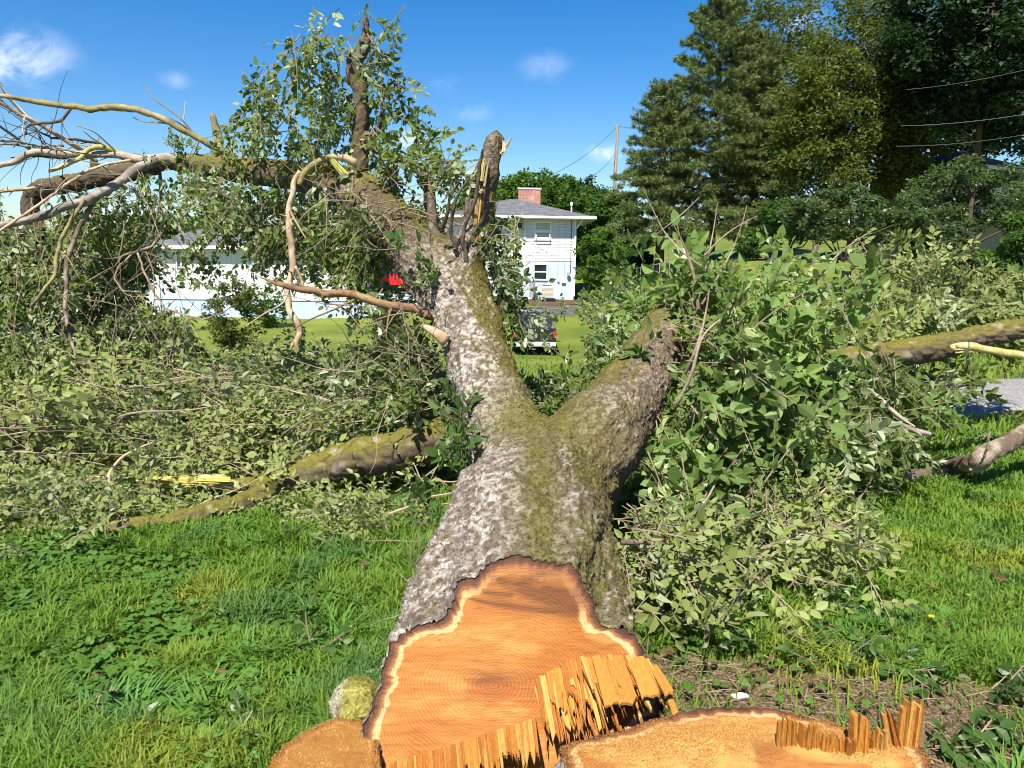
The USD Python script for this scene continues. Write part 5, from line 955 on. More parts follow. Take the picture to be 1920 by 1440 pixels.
def branchlet(seed, kind, length=.7, side=6, per=8, leaf=.06, droop=0.0):
    """a leafy twig along +x: a stem, side twigs in a flattish spray, leaves left and right of each"""
    rs = np.random.RandomState(seed); stems = []; lp, ld, ln = [], [], []
    def twig(o, d, L, r, nleaf, lead):
        k = 5; t = np.linspace(0, 1, k); bend = unit(rs.randn(3) * [.3, 1, .6]); pts = o + np.outer(t * L, d) + np.outer(t ** 2 * L * .18, bend) + np.outer(t ** 2 * L * droop, [0, 0, -1]); stems.append((pts, r))
        tt = np.linspace(.15, 1, nleaf); p = np.c_[[np.interp(tt, t, pts[:, j]) for j in range(3)]].T; tg = unit(np.gradient(pts, axis=0)); g = np.c_[[np.interp(tt, t, tg[:, j]) for j in range(3)]].T
        sd = unit(np.cross([0, 0, 1.0], g) + 1e-6); s = np.where(np.arange(nleaf) % 2, 1.0, -1.0)[:, None]; ang = np.radians(35 + 30 * rs.rand(nleaf))[:, None]; dd = g * np.cos(ang) + sd * s * np.sin(ang) + rs.randn(nleaf, 3) * .22 - [0, 0, .15]
        dd[-1] = g[-1]; lp.append(p); ld.append(dd); ln.append(np.tile([0, 0, 1.0], (nleaf, 1)) + rs.randn(nleaf, 3) * .42); return pts, tg
    d0 = np.array([1.0, 0, 0]); pts, tg = twig(np.zeros(3), d0, length, .0042, max(3, per // 2), True)
    for j in range(side):
        u = .12 + .8 * (j + rs.rand() * .6) / side; o = np.array([np.interp(u, np.linspace(0, 1, 5), pts[:, k]) for k in range(3)]); a = (1 if j % 2 else -1) * math.radians(rs.uniform(25, 65)); d = np.array([math.cos(a), math.sin(a), rs.randn() * .3]); twig(o, unit(d), length * rs.uniform(.3, .55) * (1.15 - u * .6), .0022, per, False)
    p, d, n = np.vstack(lp), np.vstack(ld), np.vstack(ln); size = leaf * (.38 + .95 * rs.rand(len(p)) ** .8); Lv = make_leaves(p, d, n, size, kind, rs)
    SV, SF, o = [], [], 0
    for pts, r in stems:
        a = np.array([0, 2.1, 4.2]); tgs = unit(np.gradient(pts, axis=0)); e1 = unit(np.cross(tgs, [0.2, .3, 1.0])); e2 = np.cross(tgs, e1); rr = np.linspace(r, r * .45, len(pts)); Vr = (pts[:, None] + (e1[:, None] * np.cos(a)[None, :, None] + e2[:, None] * np.sin(a)[None, :, None]) * rr[:, None, None]).reshape(-1, 3)
        k = np.arange(len(pts) - 1)[:, None] * 3; j = np.arange(3)[None]; jj = (j + 1) % 3; SV.append(Vr); SF.append(np.concatenate([np.stack([k + j, k + jj, k + 3 + jj], -1).reshape(-1, 3), np.stack([k + j, k + 3 + jj, k + 3 + j], -1).reshape(-1, 3)]) + o); o += len(Vr)
    return Lv, np.vstack(SV), np.vstack(SF)
_tw = {}
def templates(kind, n=7, **kw):
    key = (kind, tuple(sorted(kw.items())))
    if key not in _tw: _tw[key] = [branchlet(100 + i, kind, **kw) for i in range(n)]
    return _tw[key]
class Foliage:
    """leafy twigs gathered into leaves (n, k, 3) and stems"""
    def __init__(s, kind, seed, dens=1.0, **kw):
        s.dens = dens; s.kind, s.rs, s.half, s.T, s.L, s.SV, s.SF, s.o = kind, np.random.RandomState(seed), kw['length'] * .5, templates(kind, **kw), [], [], [], 0
    def add(s, pos, d, nrm, size):
        n = len(pos); B = basis(d, nrm) * np.asarray(size)[:, None, None]; which = s.rs.randint(0, len(s.T), n)
        for k, (Lv, V, F) in enumerate(s.T):
            m = which == k
            if not m.any(): continue
            s.L.append((np.einsum('nij,abj->nabi', B[m], Lv) + pos[m][:, None, None]).reshape(-1, *Lv.shape[1:])); W = (np.einsum('nij,aj->nai', B[m], V) + pos[m][:, None]); c = len(W); s.SV.append(W.reshape(-1, 3)); s.SF.append((F[None] + len(V) * np.arange(c)[:, None, None]).reshape(-1, 3) + s.o); s.o += c * len(V)
        return s
    def blob(s, px, py, d, rx, ry, rd, n, lean=(0, 0, -1.0), spread=.6, size=1.0, face=None):
        """twigs within an egg about a seen point: rx, ry in picture pixels, rd in metres"""
        n = max(2, int(n * s.dens)); c = P(px, py, d); k = d / FOC; q = np.clip(s.rs.randn(n, 3) * .58, -1.5, 1.5); pos = c + q[:n] * [rx * k, rd, ry * k]; dr = unit(np.array(lean) + s.rs.randn(n, 3) * spread); pos = pos - dr * s.half * size; nm = (np.array([0, -.3, .6]) if face is None else np.array(face)) + s.rs.randn(n, 3) * .6
        return s.add(pos, dr, nm, size * s.rs.uniform(.65, 1.25, n))
    def drop_below_ground(s, c=.01):
        for i, L in enumerate(s.L):
            b = L[:, 0]; s.L[i] = L[L[..., 2].min(1) > H(b[:, 0], b[:, 1]) + c]
        return s
    def leaves(s): return np.concatenate(s.L)
def leaf_mesh(L, kind):
    F = LEAF[kind][1]; n, k = L.shape[:2]; return L.reshape(-1, 3), (F[None] + k * np.arange(n)[:, None, None]).reshape(-1, 3)
def emit(f, parent, mat, singles=0, name='foliage', stem_mat=None, **kw):
    """writes the foliage: the leaves that show largest as leaves of their own, the rest as one mass"""
    L = f.leaves(); 
    if singles:
        c = L.mean(1); e = L[:, 3 if f.kind != 'fine' else 4] - L[:, 0]; w = L[:, 2] - L[:, -2 if f.kind != 'fine' else 6]; ar = np.abs(np.einsum('ij,ij->i', np.cross(e, w), unit(EYE - c))) / ((c - EYE) ** 2).sum(1)
        r = (c - EYE); zc = r @ FWD; u, v = r @ RIGHT / zc * FOC, r @ UP / zc * FOC; ar = ar * (np.abs(u) < 960) * (np.abs(v) < 720); o = np.argsort(-ar); pick = o[:singles]; rest = o[singles:]
        for i in pick: mesh('leaf', (L[i], LEAF[f.kind][1]), mat, parent)
        L = L[np.sort(rest)]
    m = mesh(name, leaf_mesh(L, f.kind), mat, parent, kind='stuff' if parent is not None else kw.get('kind', 'stuff'), **{k: v for k, v in kw.items() if k != 'kind'})
    V = np.concatenate(f.SV); mesh('twigs' if parent is not None else name.replace('leaves', 'twigs'), (V, np.concatenate(f.SF)), stem_mat or MAT_TWIG, parent, kind='stuff')
    return m
MAT_TWIG = flat_mat('twig_bark', (0.20, 0.145, 0.10), 0.85, 0.35, 5.0)
G1 = [(0.0, (0.091, 0.136, 0.030)), (0.35, (0.155, 0.208, 0.052)), (0.7, (0.238, 0.280, 0.081)), (0.93, (0.328, 0.351, 0.103)), (1.0, (0.460, 0.474, 0.081))]
MAT_LEAF = leaf_mat('elm_leaf', G1, (0.295, 0.342, 0.201), .30, .42, .5)
G2 = [(0.0, (0.164, 0.201, 0.057)), (0.4, (0.247, 0.278, 0.086)), (0.8, (0.345, 0.354, 0.127)), (1.0, (0.493, 0.471, 0.127))]
MAT_LEAF_PALE = leaf_mat('wilted_elm_leaf', G2, (0.260, 0.295, 0.171), .26, .5, .4)
G3 = [(0.0, (.05, .10, .02)), (0.5, (.085, .15, .03)), (0.9, (.13, .20, .04)), (1.0, (.22, .28, .04))]
MAT_LEAF_FRESH = leaf_mat('fresh_leaf', G3, (.16, .22, .08), .36, .4, .5)
MAT_LEAF_BIG = leaf_mat('large_elm_leaf', [(0.0, (0.121, 0.190, 0.046)), (0.5, (0.210, 0.282, 0.081)), (0.9, (0.306, 0.381, 0.115)), (1.0, (0.483, 0.534, 0.081))], (0.322, 0.373, 0.155), .32, .38, .5)

# foliage that still hangs on the fallen tree
f = Foliage('mid', 1, dens=.8, length=.36, side=4, per=6, leaf=.058)
for a in [(690, 62, 6.0, 45, 26, .3, 16, (.1, 0, -1)), (612, 105, 6.0, 55, 45, .35, 26, (-.3, 0, -1)), (715, 110, 6.0, 26, 55, .25, 14, (.2, 0, -1)), (600, 150, 6.0, 45, 40, .3, 16, (-.2, 0, -1)), (728, 185, 5.95, 40, 28, .3, 20, (.6, 0, -.6)), (765, 205, 5.95, 30, 22, .2, 10, (.7, 0, -.8)),
          (520, 210, 6.2, 65, 60, .4, 34, (-.5, 0, -.8)), (600, 220, 6.1, 60, 60, .4, 32, (-.2, 0, -.9)), (470, 200, 6.3, 30, 35, .3, 10, (-.6, 0, -.8)), (640, 250, 6.1, 40, 60, .3, 18, (0, 0, -1)), (545, 275, 6.3, 90, 35, .4, 34, (0, 0, -.8)), (470, 285, 6.6, 60, 25, .3, 18, (0, 0, -.6)), (345, 290, 7.0, 60, 20, .3, 12, (0, 0, -.5)), (300, 275, 7.1, 26, 14, .2, 5, (-.4, 0, -.2)),
          (705, 290, 5.9, 40, 40, .3, 18, (.3, 0, -.7)), (770, 300, 5.85, 60, 26, .3, 20, (.6, 0, -.5)), (815, 330, 5.7, 40, 40, .3, 18, (.3, 0, -.4)), (865, 340, 5.6, 26, 30, .25, 10, (.3, 0, .3)), (845, 315, 5.6, 26, 20, .2, 8, (.4, 0, .3)), (740, 355, 6.0, 55, 45, .3, 24, (0, 0, -.8)), (800, 400, 5.7, 45, 60, .3, 20, (0, 0, -.8))]:
    f.blob(*a[:6], a[6] * .62, lean=a[7])
for a in [(345, 355, 6.9, 70, 22, .35, 24), (430, 385, 6.7, 75, 40, .4, 46), (500, 420, 6.5, 75, 60, .4, 70), (580, 410, 6.3, 65, 50, .4, 46), (640, 430, 6.1, 60, 60, .4, 50), (665, 450, 5.95, 45, 40, .4, 30), (625, 490, 6.1, 55, 40, .4, 34), (520, 470, 6.4, 40, 30, .4, 12), (400, 430, 6.7, 45, 30, .4, 14), (640, 540, 5.9, 40, 30, .4, 12), (730, 605, 5.7, 45, 30, .35, 20), (730, 660, 5.6, 40, 30, .3, 14), (380, 500, 6.7, 45, 40, .3, 9), (250, 385, 7.2, 40, 30, .3, 14), (700, 470, 5.8, 40, 30, .3, 14)]:
    f.blob(*a, lean=(0, 0, -1.0), spread=.5)
for a in [(920, 480, 5.5, 45, 50, .3, 30), (940, 540, 5.5, 26, 50, .25, 28), (905, 440, 5.5, 26, 30, .25, 12), (960, 430, 5.6, 40, 40, .2, 5), (950, 600, 5.4, 45, 40, .3, 20)]: f.blob(*a, lean=(.2, 0, -1.0), spread=.5, size=.8)
emit(f, tree, MAT_LEAF)
# fresh sprouts on the trunk and limbs, big enough to see leaf by leaf
f = Foliage('fine', 2, length=.26, side=2, per=5, leaf=.062)
for a in [(862, 845, 4.0, 22, 40, .08, 14, (-.3, -.5, .8)), (1195, 690, 4.45, 14, 22, .05, 5, (0, -.3, 1)), (785, 930, 3.6, 14, 14, .06, 4, (.2, -.3, 1)), (790, 500, 5.1, 30, 40, .15, 8, (0, -.3, .6)), (975, 555, 5.3, 20, 20, .1, 5, (.3, 0, .4)), (870, 790, 4.2, 14, 30, .08, 6, (-.6, -.3, .5)), (445, 310, 6.7, 20, 14, .1, 4, (0, 0, .6)), (1250, 745, 4.35, 14, 14, .06, 5, (.6, -.4, -.2))]:
    f.blob(*a[:7], lean=a[7], spread=.45, size=1.0)
emit(f, tree, MAT_LEAF_FRESH, singles=90, name='sprout_leaves')
# fine bare twigs about the limb
tw = np.random.RandomState(33); parts = []
def twiglet(px, py, d, L, dr, r, seed):
    q = np.random.RandomState(seed); o = P(px, py, d); dd = unit(np.array(dr) + q.randn(3) * .45); pts = [o]
    for k in range(4): dd = unit(dd + q.randn(3) * .28 + [0, 0, -.05]); pts.append(pts[-1] + dd * L / 4)
    parts.append(tube(np.array(pts), np.linspace(r, r * .3, 5), 4, step=L / 6, cap=False))
for k in range(75):
    u = tw.rand(); x, y = 640 + 260 * u + tw.randn() * 20, 360 + 150 * u + tw.randn() * 40; twiglet(x, y, 5.5, tw.uniform(.3, .8), (tw.randn(), -.5, tw.randn() * .7), tw.uniform(.003, .006), 500 + k)
for k in range(60): twiglet(tw.uniform(640, 840), tw.uniform(560, 760), tw.uniform(4.8, 5.4), tw.uniform(.3, .7), (-.6, -.2, tw.randn() * .7), tw.uniform(.0025, .005), 700 + k)
for k in range(60): twiglet(tw.uniform(30, 330), tw.uniform(330, 620), tw.uniform(6.4, 7.4), tw.uniform(.4, 1.1), (tw.randn() * .5, 0, -1), tw.uniform(.003, .006), 800 + k)
for k in range(10): twiglet(tw.uniform(770, 810), tw.uniform(1010, 1150), 2.9, .25, (-.3, -.3, .8), .0025, 900 + k)
mesh('bare_twigs', cat(parts), MAT_TWIG, tree, kind='stuff')

# ------------------------------------------------------------------ the brush of torn limbs on the grass
def pile(f, poly_px, n, d_of, hmax, lean=(-.6, .2, .1), spread=.75, size=1.0):
    """twigs heaped over the ground seen within a picture band; each stands at its own distance"""
    pass
def heap(f, n, xr, yr, height, mask=None, size=1.0, lean=(-1.0, 0.0, .12), spread=.7):
    rs = f.rs; x = rs.uniform(*xr, n * 3); y = rs.uniform(*yr, n * 3); hh = height(x, y); keep = (hh > .03) & (rs.rand(len(x)) < np.clip(hh / .25, .25, 1)); x, y, hh = x[keep][:n], y[keep][:n], hh[keep][:n]
    k = len(x); z = H(x, y) + hh * rs.rand(k) ** .55; d = unit(np.array(lean) + rs.randn(k, 3) * [spread, spread, .28]); nm = np.array([-.25, -.35, 1.0]) + rs.randn(k, 3) * .5
    return f.add(np.c_[x, y, z], d, nm, size * rs.uniform(.65, 1.3, k))
def left_height(x, y):
    e = smoothstep(0, .9, y - (3.92 + .30 * np.clip(-x - 1.0, 0, 1) * 0 - .32 * smoothstep(-1.5, -3.2, x) + .25 * np.sin(x * 3.1))); nz = meshkit.fbm(np.stack([x, y, 0 * x], -1) * 1.4 + 60, 3, 51)
    front = smoothstep(-.05, .35, y - np.interp(x, [-4, -2.6, -1.9, -1.4, -.7, -.2], [4.9, 4.8, 4.75, 4.95, 5.1, 5.25]))
    return e * (.22 + .78 * front) * (.22 + .62 * nz + .10 * smoothstep(5, 8, y)) * (.75 + .25 * front) * smoothstep(10.6, 9.2, y) * smoothstep(.1, -.5, x - .06 * y * 0)
f = Foliage('mid', 3, length=.62, side=6, per=8, leaf=.056)
heap(f, 1500, (-7.6, .15), (4.6, 10.4), left_height); heap(f, 300, (-3.6, -.25), (3.85, 4.6), left_height, size=.7)
f.drop_below_ground(); emit(f, None, MAT_LEAF_PALE, name='brush_leaves', label='low heap of wilted leafy brush left of the trunk behind the grass')
parts = []
for k in range(330):                                                 # bare twigs lying over the heap
    x, y = tw.uniform(-7, -.2), tw.uniform(4.2, 9.5); hh = float(left_height(np.array([x]), np.array([y]))[0])
    if hh < .04: continue
    o = np.array([x, y, float(H(x, y)) + hh * tw.uniform(.8, 1.15)]); dd = unit(np.array([tw.randn(), tw.randn() * .6, tw.randn() * .15])); L = tw.uniform(.3, 1.2); r = tw.uniform(.003, .009); pts = [o]
    for j in range(4): dd = unit(dd + tw.randn(3) * [.25, .25, .12]); pts.append(pts[-1] + dd * L / 4)
    parts.append(tube(np.array(pts), np.linspace(r, r * .35, 5), 5, step=L / 6, cap=False))
mesh('brush_twigs', cat(parts), flat_mat('dry_twig_bark', (0.27, 0.20, 0.14), 0.85, 0.35, 5.0), label='bare brown twigs strewn over the left brush heap', kind='stuff')
# taller clumps at the back of the heap
f = Foliage('mid', 4, dens=.8, length=.42, side=5, per=7, leaf=.058)
for a in [(480, 785, 7.2, 110, 30, .6, 50), (580, 765, 6.8, 80, 40, .5, 44), (700, 740, 6.0, 70, 50, .5, 44), (770, 760, 5.4, 50, 70, .35, 44), (760, 690, 5.5, 60, 50, .3, 36), (640, 800, 6.0, 90, 50, .5, 50)]: f.blob(*a, lean=(-.4, -.1, .5), spread=.7)
f.drop_below_ground(); emit(f, None, MAT_LEAF, name='brush_leaves', label='taller green brush crowding the left flank of the forked trunk')
f = Foliage('mid', 5, dens=1.4, length=.5, side=5, per=8, leaf=.06)
for a in [(70, 560, 7.6, 90, 80, .7, 74), (170, 560, 7.5, 70, 90, .6, 66), (110, 660, 7.3, 140, 60, .7, 90), (240, 640, 7.2, 70, 70, .5, 54), (290, 690, 7.0, 45, 40, .4, 26), (40, 480, 7.8, 60, 60, .5, 34), (215, 450, 7.4, 60, 50, .4, 30), (150, 470, 7.5, 50, 60, .4, 30), (330, 730, 6.9, 30, 20, .3, 8), (-60, 620, 7.6, 80, 140, .7, 60)]: f.blob(*a, lean=(0, 0, -1.0), spread=.55)
f.drop_below_ground(); emit(f, None, MAT_LEAF, name='hanging_leaves', label='dark curtain of hanging leaves at the far left below the dead branches')

# the branch that crosses the right limb, leaf by leaf
lb = thing('leafy_branch', 'big leafy branch with large pale leaves leaning over the right limb', 'branch')
f = Foliage('fine', 6, dens=.85, length=.42, side=4, per=5, leaf=.074)
for a in [(1365, 590, 4.6, 75, 45, .3, 44, (.3, -.2, .5)), (1305, 520, 4.9, 36, 36, .2, 14, (0, -.1, .9)), (1440, 600, 4.8, 100, 50, .4, 40, (.6, -.2, .3)), (1365, 670, 4.4, 70, 70, .3, 40, (.4, -.3, -.3)), (1345, 760, 4.3, 60, 70, .3, 34, (.3, -.3, -.6)), (1420, 760, 4.6, 90, 90, .4, 50, (.5, -.3, -.4)), (1290, 870, 4.1, 60, 70, .3, 24, (.3, -.3, -.7)), (1370, 900, 4.3, 80, 70, .4, 30, (.5, -.3, -.4)), (1490, 500, 5.0, 60, 30, .3, 9, (.6, -.2, .5)), (1225, 570, 5.5, 30, 30, .2, 8, (-.2, -.1, .5)), (1185, 585, 5.6, 30, 30, .3, 7, (-.5, -.1, .3)), (1290, 560, 5.05, 34, 26, .12, 18, (.1, -.3, .4)), (1480, 620, 5.0, 70, 70, .4, 34, (.6, -.2, .1)), (1275, 965, 3.75, 40, 50, .25, 12, (.2, -.4, -.5))]:
    f.blob(*a[:7], lean=a[7], spread=.6, face=(-.35, -.5, .7))
f.drop_below_ground(); emit(f, lb, MAT_LEAF_BIG, singles=300)
for pts, r in (([(1300, 640, 4.6), (1310, 560, 4.6), (1290, 480, 4.6), (1262, 420, 4.6)], [.016, .012, .008, .003]), ([(1310, 560, 4.6), (1330, 470, 4.65), (1345, 380, 4.7)], [.008, .005, .002]), ([(1300, 600, 4.6), (1345, 520, 4.6), (1385, 440, 4.7), (1400, 385, 4.7)], [.010, .007, .004, .002]), ([(1315, 500, 4.6), (1250, 440, 4.7), (1225, 395, 4.7), (1206, 350, 4.7)], [.007, .005, .004, .002]), ([(1320, 480, 4.6), (1375, 430, 4.6), (1420, 405, 4.6)], [.005, .003, .002]), ([(1230, 440, 4.7), (1280, 400, 4.8), (1310, 370, 4.8)], [.004, .003, .002]),
               ([(1300, 640, 4.6), (1400, 620, 4.8), (1500, 560, 4.9), (1580, 470, 5.0), (1640, 430, 5.1)], [.016, .014, .010, .006, .003]), ([(1285, 700, 4.15), (1310, 640, 4.1), (1320, 600, 4.15), (1330, 540, 4.2)], [.010, .009, .007, .003]), ([(1270, 760, 4.1), (1300, 690, 4.05), (1312, 640, 4.05), (1350, 600, 4.1)], [.012, .010, .007, .004]), ([(1330, 690, 4.2), (1420, 650, 4.3), (1500, 640, 4.4)], [.006, .005, .003]), ([(1295, 760, 4.1), (1350, 830, 4.1), (1400, 900, 4.1), (1420, 960, 4.1)], [.007, .006, .004, .002]), ([(1230, 880, 3.9), (1290, 960, 3.7), (1300, 1010, 3.6)], [.006, .005, .003])):
    branch(lb, 'stem', pts, r, 'twig', sides=7, jit=.4, step=.03)
# pale brush behind the right hand log
f = Foliage('mid', 7, dens=.7, length=.46, side=6, per=8, leaf=.068)
for a in [(1570, 620, 7.6, 90, 36, .5, 50), (1690, 580, 8.0, 90, 50, .6, 80), (1800, 580, 8.2, 120, 55, .6, 80), (1900, 590, 8.0, 80, 60, .5, 46), (1715, 515, 8.4, 75, 36, .5, 36), (1640, 620, 7.2, 160, 40, .5, 70), (1840, 540, 8.5, 90, 30, .5, 36), (1500, 660, 6.6, 60, 40, .4, 30), (1460, 560, 6.0, 50, 30, .4, 10)]: f.blob(*a, lean=(.2, -.3, .5), spread=.7, face=(-.4, -.5, .7))
f.drop_below_ground(); emit(f, None, MAT_LEAF_PALE, name='brush_leaves', label='pale sunlit brush heaped behind the mossy log at the right')
f = Foliage('mid', 8, dens=.7, length=.42, side=5, per=7, leaf=.070)
for a in [(1560, 760, 5.6, 90, 60, .45, 60), (1650, 760, 5.9, 90, 70, .45, 54), (1720, 720, 6.3, 60, 50, .35, 30), (1480, 840, 4.9, 90, 70, .45, 60), (1560, 850, 5.0, 90, 50, .4, 40), (1450, 720, 5.2, 60, 60, .4, 34), (1640, 830, 5.3, 60, 26, .3, 12)]: f.blob(*a, lean=(.3, -.2, -.6), spread=.65, face=(-.4, -.5, .7))
f.drop_below_ground(); emit(f, None, MAT_LEAF, name='brush_leaves', label='shaded leafy brush hanging below the mossy log at the right')
f = Foliage('mid', 9, dens=.62, length=.36, side=4, per=5, leaf=.052)
for a in [(1250, 1080, 3.35, 70, 60, .3, 40), (1350, 1060, 3.55, 90, 60, .35, 54), (1450, 1020, 3.8, 90, 50, .35, 46), (1540, 980, 4.0, 80, 40, .3, 30), (1300, 980, 3.6, 80, 50, .3, 40), (1420, 950, 4.0, 90, 50, .35, 40), (1580, 1000, 3.9, 50, 30, .25, 10), (1600, 1040, 3.7, 30, 30, .15, 5), (1190, 1120, 3.15, 24, 30, .12, 6), (1290, 1150, 3.1, 50, 24, .15, 7), (1500, 1080, 3.5, 50, 24, .2, 8), (1230, 1010, 3.4, 40, 60, .25, 26)]: f.blob(*a, lean=(.6, -.2, -.1), spread=.6, face=(-.35, -.4, .8))
f.drop_below_ground(); emit(f, None, MAT_LEAF_PALE, name='brush_leaves', label='low straggling brush on the grass right of the trunk')
# brush seen through the fork
f = Foliage('mid', 10, dens=.6, length=.42, side=6, per=8, leaf=.062)
for a in [(1060, 770, 6.0, 70, 22, .5, 36), (1000, 745, 6.6, 40, 16, .5, 8), (1150, 700, 6.2, 50, 45, .5, 34), (1150, 610, 8.0, 45, 40, .5, 26), (1170, 640, 7.0, 50, 60, .5, 40), (1120, 575, 9.0, 40, 20, .5, 12), (1040, 770, 5.6, 60, 30, .4, 34), (1180, 560, 8.5, 50, 30, .5, 16), (1000, 775, 6.0, 30, 20, .5, 10)]: f.blob(*a, lean=(-.2, -.2, .4), spread=.75)
heap(f, 200, (.1, 2.8), (5.0, 10.5), lambda x, y: (.12 + .3 * meshkit.fbm(np.stack([x, y, 0 * x], -1) * 1.2 + 30, 3, 52)) * smoothstep(.1, .5, x / y + .1) * (1 - smoothstep(6.2, 7.2, y) * smoothstep(.16, .10, x / y)))
f.drop_below_ground(); emit(f, None, MAT_LEAF, name='brush_leaves', label='green brush seen through the fork between the two limbs')
f = Foliage('mid', 11, dens=1, length=.34, side=4, per=6, leaf=.06)
for a in [(975, 600, 9.5, 30, 20, .3, 4), (1040, 600, 9.5, 30, 20, .3, 5), (1020, 650, 9.0, 40, 14, .4, 3)]: f.blob(*a, lean=(.3, 0, -.3), spread=.8)
emit(f, None, MAT_LEAF, name='leafy_sprays', label='loose leafy sprays hanging in front of the black pickup')

# ------------------------------------------------------------------ fallen logs and sticks, each a thing
def log(name, label, catg, pts, rad, kind, **kw):
    return branch(None, name, pts, rad, kind, label=label, cat=catg, **kw)
log('mossy_log', 'thick mossy log lying in the brush left of the trunk', 'log', [(850, 815, 5.3), (790, 832, 5.15), (720, 848, 5.05), (650, 864, 5.0), (590, 882, 4.95), (530, 905, 4.95), (470, 938, 4.65), (400, 963, 4.45), (320, 980, 4.32), (250, 990, 4.26), (180, 998, 4.2), (110, 992, 4.25)], [.14, .135, .13, .122, .112, .095, .075, .066, .062, .055, .045, .02], 'mossy', jit=.06, step=.016)
bl = thing('broken_limb', 'broken limb end with bright yellow torn wood lying above the mossy log', 'limb'); branch(bl, 'torn_wood', [(446, 912, 4.86), (420, 906, 4.84), (370, 900, 4.80), (330, 904, 4.78), (290, 898, 4.76), (256, 902, 4.74)], [.03, .040, .034, .036, .024, .006], 'yellow', jit=.25, sides=24, step=.012)
for k in range(4):
    g, at = sliver(P(432 - 20 * k, 899 + 4 * k, 4.80), P(262 + 30 * k, 896 + 5 * k, 4.70), np.array([0, 0, 1.0]), .025, .014, .02, rs, ragged=.5, tone=[np.array([.48, .40, .09]), np.array([.38, .28, .045]), np.array([.50, .43, .16]), np.array([.34, .26, .045])][k]); mesh('torn_strip', g, MAT_FIBRE, bl, attrs=at)
branch(bl, 'bark', [(420, 910, 4.87), (480, 908, 4.95), (540, 900, 5.05), (600, 885, 5.15)], [.035, .06, .06, .05], 'mossy', jit=.05)
log('mossy_log', 'long mossy log running off the right edge in front of the pale brush', 'log', [(1390, 705, 5.9), (1440, 694, 5.9), (1520, 682, 5.95), (1600, 676, 6.0), (1680, 664, 6.05), (1760, 650, 6.1), (1840, 632, 6.15), (1930, 613, 6.2), (2020, 596, 6.3)], [.09, .095, .10, .105, .108, .105, .09, .082, .075], 'mossy', jit=.05, step=.018)
t = thing('peeled_limb', 'yellow peeled limb broken off against the right hand mossy log', 'limb')
branch(t, 'stem', [(1782, 652, 5.95), (1810, 648, 5.92), (1850, 655, 5.9), (1900, 664, 5.9), (1990, 676, 5.9)], [.022, .034, .03, .03, .028], 'yellow', jit=.06)
for k in range(3): g, at = sliver(P(1830, 650 + 4 * k, 5.9), P(1780 + 4 * k, 648 + 7 * k, 5.92), np.array([0, 0, 1.0]), .02, .012, .012, rs, ragged=.5, tone=np.array([.46, .40, .13])); mesh('torn_strip', g, MAT_FIBRE, t, attrs=at)
log('white_branch', 'bare white branch sloping down from the right log to the grass', 'branch', [(1520, 694, 5.75), (1560, 694, 5.7), (1590, 702, 5.6), (1622, 722, 5.5), (1660, 757, 5.4), (1690, 783, 5.35), (1715, 800, 5.3)], [.018, .020, .020, .019, .017, .014, .006], 'white', jit=.15)
t = thing('grey_stick', 'knotty grey stick on the grass at the foot of the white branch', 'stick'); branch(t, 'stem', [(1655, 792, 5.3), (1690, 800, 5.25), (1715, 808, 5.25), (1745, 817, 5.2)], [.014, .018, .02, .014], 'grey', jit=.5); branch(t, 'fork', [(1700, 803, 5.25), (1725, 815, 5.2), (1730, 822, 5.2)], [.012, .01, .005], 'grey')
log('pale_branch', 'short bent pale piece of branch lying under the right brush', 'branch', [(1422, 832, 5.0), (1455, 822, 5.05), (1490, 808, 5.1), (1512, 803, 5.1), (1530, 813, 5.1)], [.022, .028, .03, .026, .016], 'pale', jit=.15)
log('brown_branch', 'rust brown branch half hidden behind the pale piece of branch', 'branch', [(1450, 797, 5.5), (1500, 792, 5.5), (1560, 786, 5.5)], [.03, .035, .025], 'torn')
t = thing('broken_branch', 'dark broken branch on the grass at the right edge with splintered end', 'branch')
gnd = lambda px, py, up=.05: (lambda p: p + np.array([0, 0, up]))(G(px, py))
bp_ = [gnd(1672, 918, .06), gnd(1720, 908, .07), gnd(1775, 894, .09), P(1840, 860, 5.65), P(1885, 834, 5.75), P(1930, 808, 5.85), P(2000, 768, 6.0)]
branch(t, 'stem', bp_, [.04, .062, .070, .072, .070, .068, .065], 'bark', jit=.03, step=.014, ripple=bark_ripple(.02, .006, 4, 7))
for k in range(5): a = bp_[0] + [0, 0, .01 * k - .02]; g, at = sliver(a + [.05, 0, 0], a + [-.14 - .03 * (k % 2), .01 * k - .02, -.03], np.array([0, .3, 1.0]), .02, .012, .01, rs, ragged=.5, tone=[np.array([.30, .15, .09]), np.array([.42, .26, .16])][k % 2]); mesh('splinter', g, MAT_FIBRE, t, attrs=at)
t = thing('pale_stick', 'pale forked stick on the grass just above the dark broken branch', 'stick'); branch(t, 'stem', [gnd(1715, 842, .03), gnd(1770, 836, .05), gnd(1830, 832, .06), gnd(1850, 830, .07)], [.012, .014, .016, .018], 'white', jit=.3); branch(t, 'fork', [gnd(1848, 830, .07), gnd(1862, 838, .06), gnd(1868, 845, .04)], [.016, .014, .012], 'white'); branch(t, 'fork', [gnd(1846, 831, .07), P(1855, 815, 5.0), P(1858, 808, 5.0)], [.01, .008, .004], 'white')
